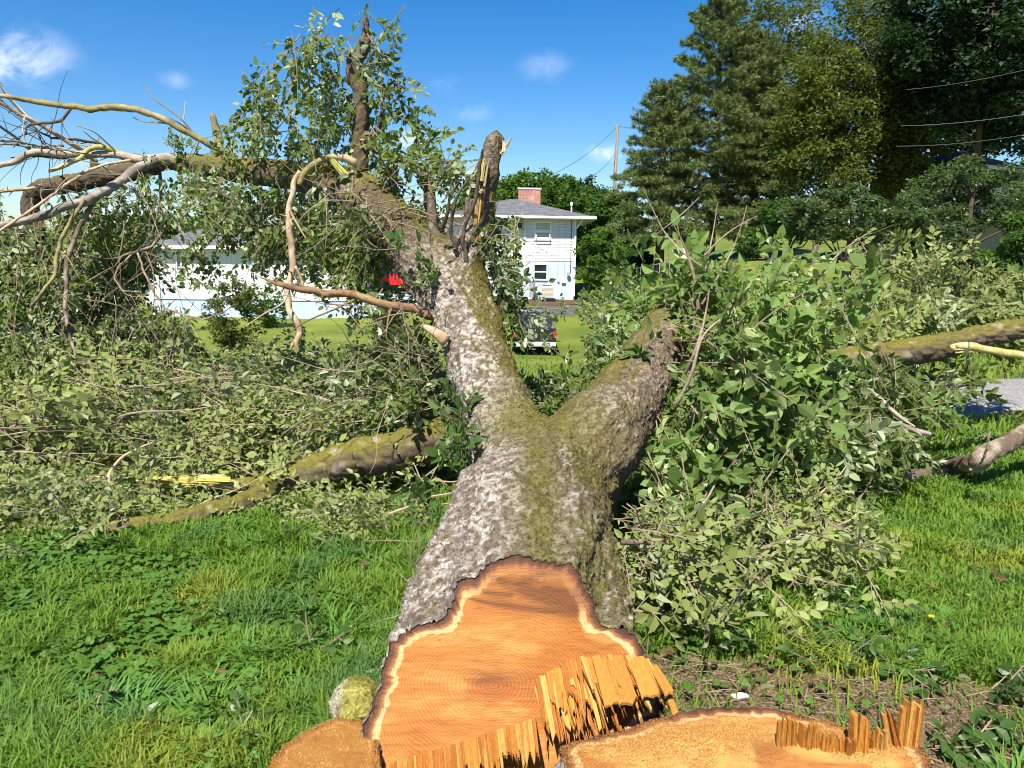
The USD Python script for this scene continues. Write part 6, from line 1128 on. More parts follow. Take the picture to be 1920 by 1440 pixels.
sticks = [('pale crooked stick lying on the heap above the yellow torn wood', 'pale', [(205, 945, 4.6), (208, 915, 4.6), (206, 890, 4.65), (225, 860, 4.75), (262, 840, 4.85), (296, 826, 4.95)], [.006, .009, .011, .010, .008, .005]),
          ('grey brown bough lying across the upper part of the left heap', 'bark', [(222, 785, 6.1), (280, 797, 6.05), (340, 808, 6.0), (400, 824, 5.95), (455, 832, 5.9)], [.022, .032, .034, .03, .022]),
          ('thin brown stick crossing the lower left heap near the frame edge', 'twig', [(0, 912, 4.55), (60, 914, 4.55), (120, 908, 4.6), (190, 900, 4.7)], [.012, .012, .010, .006]),
          ('long thin curved twig over the left heap', 'twig', [(20, 800, 5.6), (120, 778, 5.7), (220, 776, 5.8), (290, 830, 5.6), (360, 870, 5.3)], [.008, .009, .009, .008, .004]),
          ('dark stick under the mossy log at the edge of the lawn', 'dark', [(40, 985, 4.35), (110, 1000, 4.3), (180, 1005, 4.3), (260, 1003, 4.35)], [.02, .02, .016, .01]),
          ('grey twig bending out of the brush beside the trunk at the lawn edge', 'grey', [(488, 1008, 4.3), (520, 985, 4.4), (560, 972, 4.45), (620, 965, 4.5)], [.010, .012, .010, .006]),
          ('thin reddish stick lying on the left lawn', 'twig', [gnd(537, 1078, .03), gnd(560, 1095, .04), gnd(580, 1112, .04), gnd(604, 1124, .02)], [.004, .005, .005, .004]),
          ('curved stick beside the mossy root knob', 'grey', [gnd(628, 1318, .05), gnd(650, 1302, .06), gnd(680, 1294, .07), gnd(710, 1290, .08)], [.007, .008, .008, .006]),
          ('bent grey twig on the bare soil behind the stump', 'grey', [gnd(1524, 1172, .03), gnd(1580, 1198, .03), gnd(1640, 1210, .04), gnd(1700, 1212, .03), gnd(1716, 1240, .02)], [.005, .006, .006, .006, .004]),
          ('brown stick poking out of the low brush right of the trunk', 'bark', [(1165, 1015, 3.3), (1230, 1018, 3.35), (1300, 1022, 3.5), (1360, 1050, 3.5)], [.012, .014, .012, .006]),
          ('long thin branch arching across the low brush', 'twig', [(1310, 1095, 3.3), (1390, 1050, 3.5), (1480, 1010, 3.75), (1570, 985, 3.9), (1610, 965, 4.0)], [.008, .009, .008, .006, .003]),
          ('bare twig rising at the right of the low brush', 'twig', [(1420, 985, 3.9), (1500, 950, 4.0), (1560, 905, 4.2), (1600, 850, 4.5)], [.007, .007, .005, .003]),
          ('dead stick lying on the shaded lawn between brush and broken branch', 'grey', [gnd(1660, 858, .03), gnd(1690, 862, .03), gnd(1720, 872, .03)], [.010, .012, .008])]
for lab, kind, pts, rad in sticks: log('stick', lab, 'stick', pts, rad, kind, jit=.35, step=.02)
wp = G(1388, 1310); wv = trimesh.creation.icosphere(subdivisions=3); mv = wv.vertices * [.035, .014, .012] + wp + [0, 0, .012]; mv = mv + wv.vertices * ((fbm(mv, 60, 2, 5) - .5) * .014)[:, None]
mesh('wood_chip', (mv, wv.faces), MAT_WHITE, label='small white chip on the soil behind the stump', cat='chip')

# ------------------------------------------------------------------ grass and clover
def grass(seed, n, region, dmax, hscale=1.0):
    rs = np.random.RandomState(seed); d = 1.75 * (dmax / 1.75) ** rs.rand(n); ang = rs.uniform(-.64, .64, n); x = d * np.tan(ang); y = d; q = np.c_[x, y, 0 * x]
    n1, n2 = meshkit.fbm(q * .9 + 10, 3, 61), meshkit.fbm(q * 4.0 + 20, 3, 62); soil = soil_mask(x, y)
    keep = rs.rand(n) > soil * .93; keep &= region(x, y); x, y, d, n1, n2 = x[keep], y[keep], d[keep], n1[keep], n2[keep]; n = len(x)
    h = (.035 + .06 * smoothstep(.35, .68, n2) + .03 * rs.rand(n)) * (.7 + .6 * rs.rand(n)) * hscale * np.clip(d / 6, 1, 1.6); w = (.0022 + .0018 * rs.rand(n)) * np.clip(d / 2.6, 1, 4.5)
    a = rs.rand(n) * 2 * np.pi; lean = rs.uniform(.15, 1.0, n) * h * 1.1; dirv = np.c_[np.cos(a), np.sin(a), 0 * a]; sd = np.c_[-np.sin(a), np.cos(a), 0 * a] * w[:, None]; b = np.c_[x, y, H(x, y) - .004]; up = np.array([0, 0, 1.0])
    mid = b + dirv * (lean * .28)[:, None] + up * (h * .62)[:, None]; tip = b + dirv * lean[:, None] + up * (h * (1 - .35 * (lean / h) ** 2 * .6))[:, None]
    V = np.stack([b - sd, b + sd, mid + sd * .8, mid - sd * .8, tip], 1); F = np.array([[0, 1, 2], [0, 2, 3], [3, 2, 4]]); return V.reshape(-1, 3), (F[None] + 5 * np.arange(n)[:, None, None]).reshape(-1, 3)
def tufts(seed, spots, hh, n=46):
    rs = np.random.RandomState(seed); out = []
    for (x, y, s) in spots:
        k = int(n * s); a = rs.rand(k) * 2 * np.pi; r0 = .09 * rs.rand(k) ** .5 * s; h = hh * s * rs.uniform(.5, 1.15, k); lean = h * rs.uniform(.35, 1.1, k); dv = np.c_[np.cos(a), np.sin(a), 0 * a]; b = np.c_[x + r0 * np.cos(a + 1), y + r0 * np.sin(a + 1), np.full(k, float(H(x, y)))]; w = rs.uniform(.0028, .005, k)[:, None]; sd = np.c_[-np.sin(a), np.cos(a), 0 * a] * w
        ts = [0, .4, .75, 1.0]; up = np.array([0, 0, 1.0]); c = [b + dv * (lean * t ** 2)[:, None] + up * (h * (t - .38 * t ** 2.5))[:, None] for t in ts]; V = np.stack([c[0] - sd, c[0] + sd, c[1] - sd * .9, c[1] + sd * .9, c[2] - sd * .6, c[2] + sd * .6, c[3]], 1); F = np.array([[0, 1, 3], [0, 3, 2], [2, 3, 5], [2, 5, 4], [4, 5, 6]]); out.append((V.reshape(-1, 3), (F[None] + 7 * np.arange(k)[:, None, None]).reshape(-1, 3)))
    return cat(out)
def grass_mat(name, ramp, dry, cool):
    n = {'g': ('geometry', {}), 'r': ('rgb_ramp', {'ramp': ramp}), 'n1': ('noise_texture', dict(scale=1.1, detail=3.0)), 'n2': ('noise_texture', dict(scale=2.3, detail=3.0)), 'w1': ('map_range', dict(from_min=0.55, from_max=0.75, to_min=0.0, to_max=0.5, clamp=True)), 'w2': ('map_range', dict(from_min=0.52, from_max=0.64, to_min=0.0, to_max=0.75, clamp=True)),
         'ad': ('vector_math', dict(math_type='add', vector2=(7.3, 2.1, 0.0))), 'm1': ('mix', dict(mix_type='mix', color2=dry)), 'm2': ('mix', dict(mix_type='mix', color2=cool)), 'p': ('principled_bsdf', dict(roughness=0.6, specular_ior_level=0.15)), 'tm': ('mix', dict(mix_type='multiply', fac=1.0, color2=(1.7, 1.9, 0.5))), 't': ('translucent_bsdf', {}), 'm': ('mix_closure', dict(fac=0.35))}
    l = [('g.random_per_island', 'r.fac'), ('g.position', 'n1.vector'), ('g.position', 'ad.vector1'), ('ad.vector', 'n2.vector'), ('n1.fac', 'w1.value'), ('n2.fac', 'w2.value'), ('r.color', 'm1.color1'), ('w1.result', 'm1.fac'), ('m1.color', 'm2.color1'), ('w2.result', 'm2.fac'), ('m2.color', 'p.base_color'), ('m2.color', 'tm.color1'), ('tm.color', 't.color'), ('p.BSDF', 'm.closure1'), ('t.BSDF', 'm.closure2')]
    return M(name, n, l, surface='m.closure')
MAT_GRASS = grass_mat('grass_blade', [(0.0, (0.121, 0.199, 0.027)), (0.5, (0.209, 0.302, 0.040)), (0.85, (0.329, 0.397, 0.057)), (0.95, (0.615, 0.445, 0.136)), (1.0, (0.620, 0.540, 0.232))], (0.440, 0.349, 0.061), (0.077, 0.160, 0.048))
MAT_TUFT = grass_mat('tall_grass_blade', [(0.0, (0.097, 0.209, 0.035)), (0.6, (0.178, 0.306, 0.056)), (1.0, (0.324, 0.416, 0.079))], (0.259, 0.343, 0.048), (0.097, 0.220, 0.064))
MAT_CLOVER = leaf_mat('clover_leaf', [(0.0, (0.065, 0.141, 0.020)), (0.6, (0.103, 0.198, 0.028)), (1.0, (0.162, 0.245, 0.035))], (0.140, 0.189, 0.059), .3, .5, .4)
stump_clear = lambda x, y: ~((np.abs(x - .05) < .42) & (y > 2.2) & (y < 4.2)) & ~((y < 2.12) & (x > -.1) & (x < 1.02)) & ~((x > -.72) & (x < -.2) & (y < 2.25))
mesh('grass', grass(71, 190000, lambda x, y: stump_clear(x, y) & ~((x < .3) & (y > 5.4)), 7.5), MAT_GRASS, label='green grass blades of the near lawn', kind='stuff')
mesh('grass', grass(72, 110000, lambda x, y: (x > .8) & (y > 5.0) & ~((y > 8.1 + .08 * x) & (y < 10.6 + .1 * x) & (x > 4.4)), 26.0), MAT_GRASS, label='grass of the lawn beyond the brush at the right', kind='stuff')
mesh('grass', grass(73, 60000, lambda x, y: (x < .06 * y) & (y > 10.5), 34.0, .8), MAT_GRASS, label='grass of the far lawn in front of the low house', kind='stuff')
rs2 = np.random.RandomState(77); sp = []
for k in range(50):
    d = 1.9 + 3.4 * rs2.rand() ** 1.3; x = d * math.tan(rs2.uniform(-.62, .62))
    if stump_clear(np.array(x), np.array(d)) and rs2.rand() > float(soil_mask(np.array([x]), np.array([d]))[0]) * .6: sp.append((x, d, rs2.uniform(.6, 1.3)))
for c, n, r in (((-.95, 2.55), 16, .28), ((-1.7, 4.0), 14, .4), ((1.75, 2.5), 14, .3), ((1.9, 2.9), 12, .3), ((.6, 3.3), 8, .2), ((-.55, 3.9), 10, .3), ((-1.6, 2.1), 10, .3), ((2.1, 2.6), 8, .15)):
    for k in range(n // 2): q = rs2.randn(2) * r; sp.append((c[0] + q[0], c[1] + q[1], rs2.uniform(.7, 1.35)))
sp = [s for s in sp if stump_clear(np.array(s[0]), np.array(s[1]))]
sp = [s for s in sp if float(soil_mask(np.array([s[0]]), np.array([s[1]]))[0]) < .35]
mesh('tall_grass', tufts(78, sp, .145), MAT_TUFT, label='longer dark green grass tufts standing out of the lawn', kind='stuff')
def clover(seed, n, spots):
    rs = np.random.RandomState(seed); P0 = []
    for (x, y, rx, ry, w) in spots: k = int(n * w); q = rs.randn(k, 2); P0.append(np.c_[x + q[:, 0] * rx, y + q[:, 1] * ry])
    p = np.vstack(P0); p = p[stump_clear(p[:, 0], p[:, 1])]; n = len(p); z = H(p[:, 0], p[:, 1]) + rs.uniform(.03, .075, n); s = rs.uniform(.008, .015, n); c = np.c_[p, z]; a = np.linspace(0, 2 * np.pi, 10)[:-1]; out = []
    nm = unit(np.c_[rs.randn(n, 2) * .35, np.ones(n)]); e1 = unit(np.cross(nm, [0, 1.0, .1])); e2 = np.cross(nm, e1); ph = rs.rand(n) * 6.28; V = []
    for j in range(3):
        aa = ph + j * 2.094; o = c + (e1 * np.cos(aa)[:, None] + e2 * np.sin(aa)[:, None]) * (s * .95)[:, None]; ring = [o + (e1 * np.cos(t + aa)[:, None] * (1 if abs(t) > .1 else .7) + e2 * np.sin(t + aa)[:, None]) * s[:, None] - nm * (s * .15)[:, None] for t in np.linspace(-np.pi, np.pi, 8)[:-1]]; V.append(np.stack([o] + ring, 1))
    V = np.concatenate(V); k = 8; F = np.array([[0, 1 + i, 1 + (i + 1) % 7] for i in range(7)]); return V.reshape(-1, 3), (F[None] + k * np.arange(len(V))[:, None, None]).reshape(-1, 3)
mesh('clover', clover(81, 6000, [(-2.3, 3.4, .45, .45, .35), (-1.7, 3.0, .4, .35, .2), (-2.6, 4.1, .5, .3, .2), (-1.4, 2.3, .35, .25, .12), (1.1, 3.3, .4, .3, .05), (1.4, 3.9, .5, .4, .05), (-1.9, 2.4, .3, .2, .08), (-1.0, 3.3, .4, .4, .06)]), MAT_CLOVER, label='bright green clover leaves in the left lawn', kind='stuff')
# broad leaved weeds by the soil
f = Foliage('fine', 12, length=.14, side=3, per=4, leaf=.05)
for x, y in ((1.15, 3.10), (1.32, 2.98), (1.78, 2.45), (1.95, 2.35), (1.62, 2.95), (.72, 3.15), (-.9, 2.3), (1.45, 3.05), (1.9, 2.75), (-1.35, 2.35), (-.75, 2.9), (1.5, 2.35)): f.add(np.c_[x + f.rs.randn(4) * .04, y + f.rs.randn(4) * .03, np.full(4, float(H(x, y)) + .03)], unit(f.rs.randn(4, 3) * [1, 1, .2] + [0, 0, .5]), np.tile([0, -.3, 1.0], (4, 1)), f.rs.uniform(.7, 1.2, 4))
emit(f, None, MAT_LEAF_FRESH, name='weed_leaves', label='broad leaved weeds growing at the bare soil by the stump')
# dead twigs and chips littering the bare soil
parts = []; q = np.random.RandomState(91)
for k in range(420):
    x, y = q.uniform(.35, 2.1), q.uniform(2.2, 3.3)
    if soil_mask(np.array([x]), np.array([y]))[0] < .3 and q.rand() > .15: continue
    a = q.rand() * 6.28; L = q.uniform(.03, .16); z = float(H(x, y)) + q.uniform(.004, .03); o = np.array([x, y, z]); dv = np.array([math.cos(a), math.sin(a), q.randn() * .12]); parts.append(tube(np.array([o, o + dv * L * .5 + [0, 0, .006], o + dv * L]), [.0022, .002, .001], 4, step=.05, cap=False))
mesh('litter_twigs', cat(parts), MAT_TWIG, label='dry twigs littering the bare soil behind the stump', kind='stuff')
q = np.random.RandomState(95); n = 900; x, y = q.uniform(-3.2, 3.4, n), q.uniform(1.9, 5.0, n); k = stump_clear(x, y) & (q.rand(n) < .25 + .75 * np.exp(-((y - 3.9) / .7) ** 2) + soil_mask(x, y)); x, y = x[k], y[k]; n = len(x)
L = make_leaves(np.c_[x, y, H(x, y) + .02 + .05 * q.rand(n)], q.randn(n, 3) * [1, 1, .25], q.randn(n, 3) * .5 + [0, 0, 1.0], .028 + .035 * q.rand(n), 'mid', q); mesh('fallen_leaves', leaf_mesh(L, 'mid'), leaf_mat('fallen_leaf', [(0.0, (.10, .06, .03)), (0.35, (.22, .15, .07)), (0.45, (.13, .17, .06)), (1.0, (.24, .27, .13))], (.26, .28, .17), .15, .6, .3), label='loose leaves scattered on the lawn and soil', kind='stuff')
n = 5200; x, y = q.uniform(-1.2, 1.9, n), q.uniform(1.85, 2.9, n); k = (q.rand(n) < .85 * np.exp(-(((x - .35) / .8) ** 2 + ((y - 2.25) / .32) ** 2))) & stump_clear(x, y); p = np.c_[x, y, H(x, y) + .012][k]; n = len(p); s = q.uniform(.003, .011, n)[:, None]; d = unit(q.randn(n, 3) * [1, 1, .3]); e = unit(np.cross(d, q.randn(n, 3))); Vc = np.stack([p - d * s, p + e * s * .5 + [0, 0, .003], p + d * s, p - e * s * .4 + [0, 0, .004]], 1)
mesh('wood_chips', (Vc.reshape(-1, 3), (np.array([[0, 2, 1], [0, 3, 2], [0, 1, 3], [1, 2, 3]])[None] + 4 * np.arange(n)[:, None, None]).reshape(-1, 3)), MAT_DUST, label='saw chips scattered on the ground round the stump', kind='stuff')
fl = thing('dandelion', 'small yellow dandelion flower in the right lawn', 'flower', G(1740, 1200))
mesh('stalk', tube([np.zeros(3), [.005, 0, .06], [.004, 0, .11]], [.002, .002, .0018], 6, step=.03), MAT_CLOVER, fl); MAT_YELLOW = flat_mat('yellow_petal', (.75, .52, .02), .6, .1)
pv = []
for k in range(26): a = k * 2.4; g = .35 + .5 * (k / 26); pv.append((np.array([[.004, 0, .11], [.004 + .012 * math.cos(a - .2), .012 * math.sin(a - .2), .113], [.004 + .018 * math.cos(a) * g, .018 * math.sin(a) * g, .11 + .012 * (1.2 - g)], [.004 + .012 * math.cos(a + .2), .012 * math.sin(a + .2), .113]]), np.array([[0, 1, 2], [0, 2, 3]])))
mesh('petals', cat(pv), MAT_YELLOW, fl)

# ------------------------------------------------------------------ trees and shrubs beyond
def crown(seed, c, rad, n, leaf, clumps=220, fill=.35, flat=.7, shape=None, droop=0.0):
    """leaves gathered in clumps through the crown's volume"""
    rs = np.random.RandomState(seed); c, rad = np.array(c, float), np.array(rad, float); q = unit(rs.randn(clumps, 3)); rr = (1 - (1 - fill) * 0) * (fill + (1 - fill) * rs.rand(clumps) ** .4); cen = q * rr[:, None]
    if shape is not None: cen = shape(cen, rs)
    cs = rs.uniform(.10, .24, clumps) * rad.mean(); cs *= 1.0; k = rs.choice(clumps, n, p=cs ** 2 / (cs ** 2).sum()); off = rs.randn(n, 3); off = off / np.linalg.norm(off, axis=1, keepdims=True) * rs.rand(n, 1) ** .5; off[:, 2] *= flat
    p = c + cen[k] * rad + off * cs[k][:, None]; nm = off * [1, 1, 1] * .8 + [-.15, -.2, .8] + rs.randn(n, 3) * .55; d = rs.randn(n, 3) * [1, 1, .4] + off * .6 - [0, 0, droop]; L = make_leaves(p, d, nm, leaf * rs.uniform(.6, 1.3, n), 'far', rs); return leaf_mesh(L, 'far'), cen * rad + c
def tree_thing(name, label, base, height, crown_c, crown_r, mat, seed, n=16000, leaf=.22, trunk_r=.2, clumps=220, fill=.35, limbs=14, tkind='dark', group=None, shape=None, flat=.7, trunk_top=None, droop=0.0, lean=(0, 0)):
    t = thing(name, label, 'tree', base, group=group); (V, Fl), cen = crown(seed, crown_c, crown_r, n, leaf, clumps, fill, flat, shape, droop)
    mesh('crown', (V, Fl), mat, t, kind='stuff'); rs = np.random.RandomState(seed + 1); tt = trunk_top or (crown_c[2] + crown_r[2] * .5); pts = np.array([[0, 0, -.6], [rs.randn() * .1 + lean[0] * .3, rs.randn() * .1, tt * .35], [crown_c[0] * .6 + rs.randn() * .2, crown_c[1] * .6, tt * .7], [crown_c[0], crown_c[1], tt]]); VF = tube(pts, [trunk_r * 1.3, trunk_r, trunk_r * .75, trunk_r * .3], 14, step=.4, ripple=bark_ripple(.1, .02, 4, seed)); mesh('trunk', VF, MAT_BRANCH if tkind != 'white' else MAT_BARE, t, smooth=True, attrs={'tint': limb_tint(*VF, tkind, seed)})
    parts = []
    for k in rs.choice(len(cen), min(limbs, len(cen)), replace=False):
        e = cen[k]; z0 = np.clip(e[2] - abs(rs.randn()) * 1.0 - .25 * np.hypot(*(e[:2])), tt * .25, tt * .95); u = np.interp(z0, pts[:, 2], np.arange(4)); o = np.array([np.interp(u, np.arange(4), pts[:, j]) for j in range(3)]); m = (o + e) / 2 + rs.randn(3) * .15; parts.append(tube(np.array([o, m, e]), [trunk_r * .32, trunk_r * .2, trunk_r * .06], 6, step=.5, cap=False))
    if parts: VF = cat(parts); mesh('limbs', VF, MAT_BRANCH if tkind != 'white' else MAT_BARE, t, smooth=True, attrs={'tint': limb_tint(*VF, tkind, seed + 2)}, kind='stuff')
    return t
def far_leaf(name, a, b, c, tr=.25): return leaf_mat(name, [(0.0, a), (0.55, b), (1.0, c)], tuple(np.array(b) * 1.25), tr, .55, .35)
MAT_T_BRIGHT = far_leaf('bright_tree_leaf', (.05, .10, .015), (.085, .15, .02), (.14, .21, .03), .35)
MAT_T_MID = far_leaf('mid_tree_leaf', (0.041, 0.088, 0.015), (0.074, 0.135, 0.022), (0.121, 0.189, 0.037))
MAT_T_OLIVE = far_leaf('olive_tree_leaf', (0.059, 0.077, 0.013), (0.109, 0.128, 0.020), (0.211, 0.209, 0.037))
MAT_T_DARK = far_leaf('dark_tree_leaf', (0.013, 0.030, 0.010), (0.022, 0.050, 0.014), (0.050, 0.094, 0.029), .15)
MAT_T_GLOSSY = leaf_mat('small_tree_leaf', [(0.0, (.035, .065, .018)), (0.55, (.085, .135, .036)), (0.85, (.17, .215, .075)), (1.0, (.34, .37, .17))], (.16, .20, .08), .3, .45, .6)
MAT_NEEDLE = far_leaf('pine_needle', (0.068, 0.101, 0.030), (0.130, 0.156, 0.050), (0.235, 0.224, 0.083), .15)
def place_tree(name, label, px, d, top_py, w_px, mat, seed, foot=None, bottom_py=None, **kw):
    """a broadleaf tree: px its middle column, top_py its top, w_px its crown's width, bottom_py the crown's lower edge"""
    b = onground(px, d); top = P(px, top_py, d)[2]; r = w_px / FOC * d / 2; lo = P(px, bottom_py, d)[2] if bottom_py else b[2] + (top - b[2]) * .2; cz = (top + lo) / 2 - b[2]; rz = max((top - lo) / 2, .5) * .93
    return tree_thing(name, label, b, top - b[2], (0, 0, cz), (r * .92, r * .8, rz), mat, seed, **kw)
GB = 'background trees behind the two houses'
place_tree('broadleaf_tree', 'bright green broadleaf tree straight behind the brick chimney', 1010, 74, 318, 190, MAT_T_BRIGHT, 201, bottom_py=470, n=16000, leaf=.36)
place_tree('broadleaf_tree', 'bright green tree between the stub and the house roof', 905, 78, 345, 150, MAT_T_BRIGHT, 202, bottom_py=470, n=9000, leaf=.36)
place_tree('broadleaf_tree', 'deeper green tree right of the chimney behind the vent pipe', 1085, 80, 340, 130, MAT_T_MID, 203, bottom_py=500, n=10000, leaf=.36)
place_tree('broadleaf_tree', 'small dark rounded treetop left of the utility pole', 1100, 95, 326, 80, MAT_T_DARK, 204, bottom_py=480, n=5000, leaf=.4)
place_tree('broadleaf_tree', 'mid green tree filling the gap between house and pines', 1150, 72, 350, 130, MAT_T_MID, 205, bottom_py=520, n=10000, leaf=.34)
place_tree('broadleaf_tree', 'hazy mid green tree behind the left end of the low house', 300, 82, 395, 150, MAT_T_MID, 206, bottom_py=500, n=9000, leaf=.4)
place_tree('broadleaf_tree', 'soft green tree at the left behind the hanging leaves', 215, 78, 430, 120, MAT_T_BRIGHT, 207, bottom_py=510, n=6000, leaf=.4)
place_tree('broadleaf_tree', 'green tree low on the skyline at the far left edge', 60, 90, 440, 220, MAT_T_MID, 208, bottom_py=520, n=9000, leaf=.42)
place_tree('broadleaf_tree', 'tree behind the low house roof by the thin pole', 400, 88, 400, 170, MAT_T_MID, 209, bottom_py=500, n=9000, leaf=.42)
place_tree('broadleaf_tree', 'tree behind the low house partly behind the hanging foliage', 560, 86, 410, 200, MAT_T_BRIGHT, 210, bottom_py=500, n=8000, leaf=.42)
place_tree('broadleaf_tree', 'green tree behind the roof left of the forked limb', 760, 80, 385, 190, MAT_T_BRIGHT, 211, bottom_py=500, n=9000, leaf=.4)
# shrubs
def shrub(name, label, px, d, top_py, w_px, mat, seed, n=6000, leaf=.1, base=None, fill=.3, clumps=120):
    b = onground(px, d) if base is None else base; top = P(px, top_py, d)[2] - b[2]; r = w_px / FOC * d / 2; t = thing(name, label, 'shrub', b); (V, Fl), cen = crown(seed, (0, 0, top * .5), (r * .9, r * .8, top * .5), n, leaf, clumps, fill); Vm = V[:, 2] > -.05; mesh('foliage', (V, Fl), mat, t, kind='stuff'); rs = np.random.RandomState(seed)
    for k in range(5): e = cen[rs.randint(len(cen))]; VF = tube(np.array([[rs.randn() * .05, rs.randn() * .05, -.2], e * [.5, .5, .5], e]), [.03, .02, .008], 6, step=.2); mesh('stem', VF, MAT_BRANCH, t, attrs={'tint': limb_tint(*VF, 'bark', seed + k)})
shrub('shrub', 'bright green rounded shrub against the right corner of the two-storey house', 1128, 50.0, 428, 100, MAT_T_BRIGHT, 221, n=9000, leaf=.2)
shrub('shrub', 'loose olive shrub on the lawn in front of the low house', 432, 30.0, 515, 130, MAT_T_OLIVE, 222, n=6500, leaf=.11, fill=.2)
shrub('shrub', 'feathery pale shrub beside the low house wall', 505, 42.0, 540, 70, MAT_T_BRIGHT, 223, n=2600, leaf=.14)
shrub('shrub', 'dark low shrub right of the wire fence under the pines', 1200, 60.0, 470, 60, MAT_T_DARK, 224, n=2500, leaf=.24)
shrub('shrub', 'clipped green shrub on the slope behind the leafy branch tips', 1420, 52.0, 420, 90, MAT_T_MID, 225, n=3000, leaf=.2)
# iris clump and white flowers on the far lawn
ir = thing('iris_clump', 'clump of blue green sword leaves on the lawn by the olive shrub', 'plant', onground(410, 24.0)); q = np.random.RandomState(230); pv = []
for k in range(60):
    a = q.rand() * 6.28; r0 = .3 * q.rand() ** .5; b = np.array([r0 * math.cos(a), r0 * math.sin(a), -.05]); dv = np.array([math.cos(a), math.sin(a), 0]) * q.uniform(.1, .4); h = q.uniform(.35, .6); s = np.array([-math.sin(a), math.cos(a), 0]) * .018; pv.append((np.array([b - s, b + s, b + dv * .4 + [0, 0, h * .6] + s, b + dv * .4 + [0, 0, h * .6] - s, b + dv + [0, 0, h]]), np.array([[0, 1, 2], [0, 2, 3], [3, 2, 4]])))
MAT_IRIS = far_leaf('iris_leaf', (.06, .12, .06), (.09, .16, .085), (.13, .20, .11), .2); mesh('leaves', cat(pv), MAT_IRIS, ir, kind='stuff')
wf = thing('white_flower', 'small white flowers standing on the sunlit lawn below the hanging stem', 'flower', onground(470, 24.0))
for k in range(5): p0 = np.array([q.randn() * .12, q.randn() * .1, .3 + .1 * q.rand()]); ic = trimesh.creation.icosphere(subdivisions=1, radius=.045); mesh('bloom', (ic.vertices * [1, 1, .6] + p0, ic.faces), MAT_WHITE, wf); mesh('stalk', tube([p0 * [1, 1, 0] - [0, 0, .05], p0], [.008, .006], 5, step=.2), MAT_CLOVER, wf)

# pines
def pine(name, label, px, d, top_py, w_px, seed, low_py=430, n_needle=16, dens=1.0):
    b = onground(px, d); Ht = P(px, top_py, d)[2] - b[2]; R = w_px / FOC * d / 2; low = max(1.5, P(px, low_py, d)[2] - b[2]); t = thing(name, label, 'pine tree', b); rs = np.random.RandomState(seed)
    VF = tube(np.array([[0, 0, -.6], [.1, 0, Ht * .4], [0, .1, Ht * .8], [0, 0, Ht]]), [.36, .28, .14, .03], 14, step=.5, ripple=bark_ripple(.12, .02, 4, seed)); mesh('trunk', VF, MAT_BRANCH, t, smooth=True, attrs={'tint': limb_tint(*VF, 'dark', seed)})
    tp, td, br = [], [], []; z = low
    while z < Ht - .3:
        f = (z - low) / (Ht - low); L0 = R * (1.0 * (1 - f) ** .75 + .06) * (.7 + .3 * min(1, f / .15 + .5)); k = rs.randint(7, 11); a0 = rs.rand() * 6.28
        for j in range(k):
            a = a0 + j * 6.283 / k + rs.randn() * .25; L = L0 * rs.uniform(.55, 1.12); up = .05 + .55 * f + rs.randn() * .06; dv = np.array([math.cos(a), math.sin(a), up]); s = np.linspace(0, 1, 5); pts = np.array([0, 0, z]) + np.outer(s * L, dv) + np.outer(s ** 2 * L, [0, 0, -.22 + .2 * f]); br.append(tube(pts, [.05 * (1 - f) + .015, .035 * (1 - f) + .012, .02, .012, .006], 4, step=9, cap=False))
            m = max(4, int(L * 9 * dens)); u = .18 + .85 * rs.rand(m) ** .75; c = np.c_[[np.interp(np.minimum(u, 1), s, pts[:, q_]) for q_ in range(3)]].T; sd = np.array([-math.sin(a), math.cos(a), 0]); off = rs.randn(m) * .26 * L * (1.1 - u) * 1.0; tp.append(c + sd * off[:, None] + [0, 0, 1] * (rs.randn(m) * .06)[:, None]); td.append(unit(dv * [1, 1, .3] + sd * (np.sign(off) * .5)[:, None] + rs.randn(m, 3) * .25 + [0, 0, .35]))
        z += rs.uniform(.62, .92) * (1.1 - .5 * f)
    mesh('branches', cat(br), MAT_TWIG, t, kind='stuff'); tp, td = np.vstack(tp), np.vstack(td); n = len(tp); k = n_needle
    nd = unit(np.repeat(td, k, 0) * .75 + rs.randn(n * k, 3) * .62); o = np.repeat(tp, k, 0) + rs.randn(n * k, 3) * .07; Ln = rs.uniform(.16, .34, n * k)[:, None]; w = unit(np.cross(nd, rs.randn(n * k, 3))) * .028; V = np.stack([o - w, o + w, o + nd * Ln], 1); mesh('needles', (V.reshape(-1, 3), np.arange(n * k * 3).reshape(-1, 3)), MAT_NEEDLE, t, kind='stuff')
pine('pine_tree', 'tall blue green pine standing nearest the wooden pole', 1330, 58.0, -40, 330, 301, low_py=425, dens=1.5)
pine('pine_tree', 'shorter pine in front whose skirts sweep down by the fence', 1235, 56.0, 150, 230, 302, low_py=440, dens=1.5)
pine('pine_tree', 'pine with bare lower trunk behind the leafy branch', 1405, 57.0, 60, 220, 303, low_py=400, dens=1.3)
def column(c, rs):                                                   # tall, even-sided crowns
    q = c.copy(); q[:, :2] *= (.55 + .5 * np.sqrt(np.clip(1 - ((q[:, 2] + .25) / 1.3) ** 2, 0, 1)))[:, None]; return q
place_tree('birch_tree', 'tall olive leaved birch between the pine and the gap of sky', 1440, 60.0, -90, 200, MAT_T_OLIVE, 311, bottom_py=420, n=22000, leaf=.26, clumps=300, fill=.15, shape=column, tkind='bark')
place_tree('birch_tree', 'wide olive leaved birch with white stems right of the sky gap', 1610, 52.0, -80, 300, MAT_T_OLIVE, 312, bottom_py=400, n=30000, leaf=.23, clumps=380, fill=.12, shape=column, tkind='white', limbs=34, trunk_r=.16)
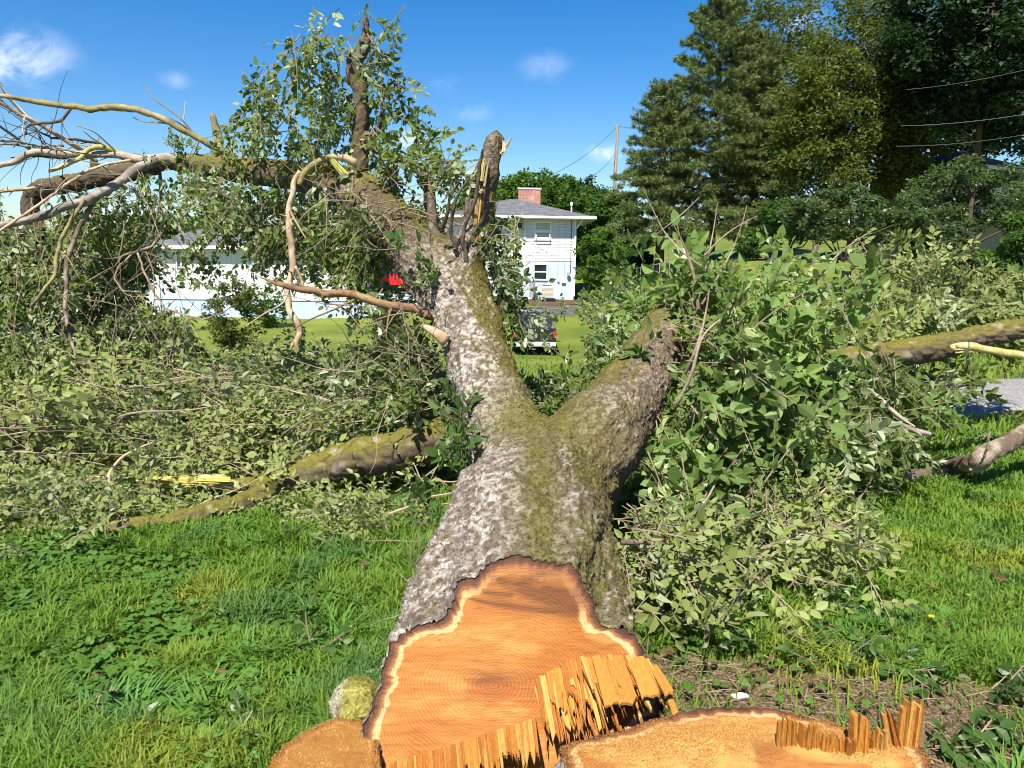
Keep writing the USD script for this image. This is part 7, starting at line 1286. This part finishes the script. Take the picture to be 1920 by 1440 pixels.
place_tree('birch_tree', 'lower olive birch crown in front of the dark trees', 1530, 48.0, 60, 200, MAT_T_OLIVE, 313, bottom_py=430, n=20000, leaf=.23, clumps=260, fill=.15, tkind='bark')
place_tree('birch_tree', 'slender birch with pale forked limbs beside the hanging wires', 1700, 50.0, 40, 170, MAT_T_OLIVE, 314, bottom_py=380, n=22000, leaf=.22, clumps=240, fill=.15, tkind='white', limbs=24)
place_tree('dark_tree', 'huge dark tree filling the upper right corner', 1815, 46.0, -170, 400, MAT_T_DARK, 321, bottom_py=285, n=34000, leaf=.34, clumps=320, fill=.15, limbs=20, tkind='dark')
place_tree('dark_tree', 'dark tree at the right edge behind the hillside house', 1990, 66.0, -120, 360, MAT_T_DARK, 322, bottom_py=360, n=20000, leaf=.36, clumps=220, fill=.15)
place_tree('dark_tree', 'dark tree behind the birches at the left of the hillside house', 1730, 64.0, 60, 260, MAT_T_DARK, 323, bottom_py=420, n=16000, leaf=.34, clumps=220, fill=.15)
# the small leafy trees in front of the wood
place_tree('small_tree', 'small leafy tree with a bare dark trunk beside the lane', 1590, 26.0, 350, 270, MAT_T_GLOSSY, 331, bottom_py=462, n=15000, leaf=.13, clumps=90, fill=.35, trunk_r=.14, tkind='dark')
place_tree('small_tree', 'wide leafy tree at the right edge below the hillside house', 1815, 27.0, 292, 320, MAT_T_GLOSSY, 332, bottom_py=530, n=20000, leaf=.135, clumps=110, fill=.35, trunk_r=.14)
place_tree('small_tree', 'bright leafy tree cut by the right edge of the picture', 1935, 24.0, 395, 190, MAT_T_BRIGHT, 333, bottom_py=560, n=9000, leaf=.125, clumps=80, fill=.2, trunk_r=.12)
place_tree('small_tree', 'low leafy tree under the birches left of the lane', 1475, 34.0, 372, 120, MAT_T_MID, 334, bottom_py=440, n=7000, leaf=.15, clumps=120, fill=.2, trunk_r=.12)
for k, (px, d, r) in enumerate(((1330, 59.0, .3), (1404, 55.0, .34), (1215, 64.0, .22), (1240, 66.0, .2), (1300, 63.0, .28), (1350, 66.0, .3))): pass
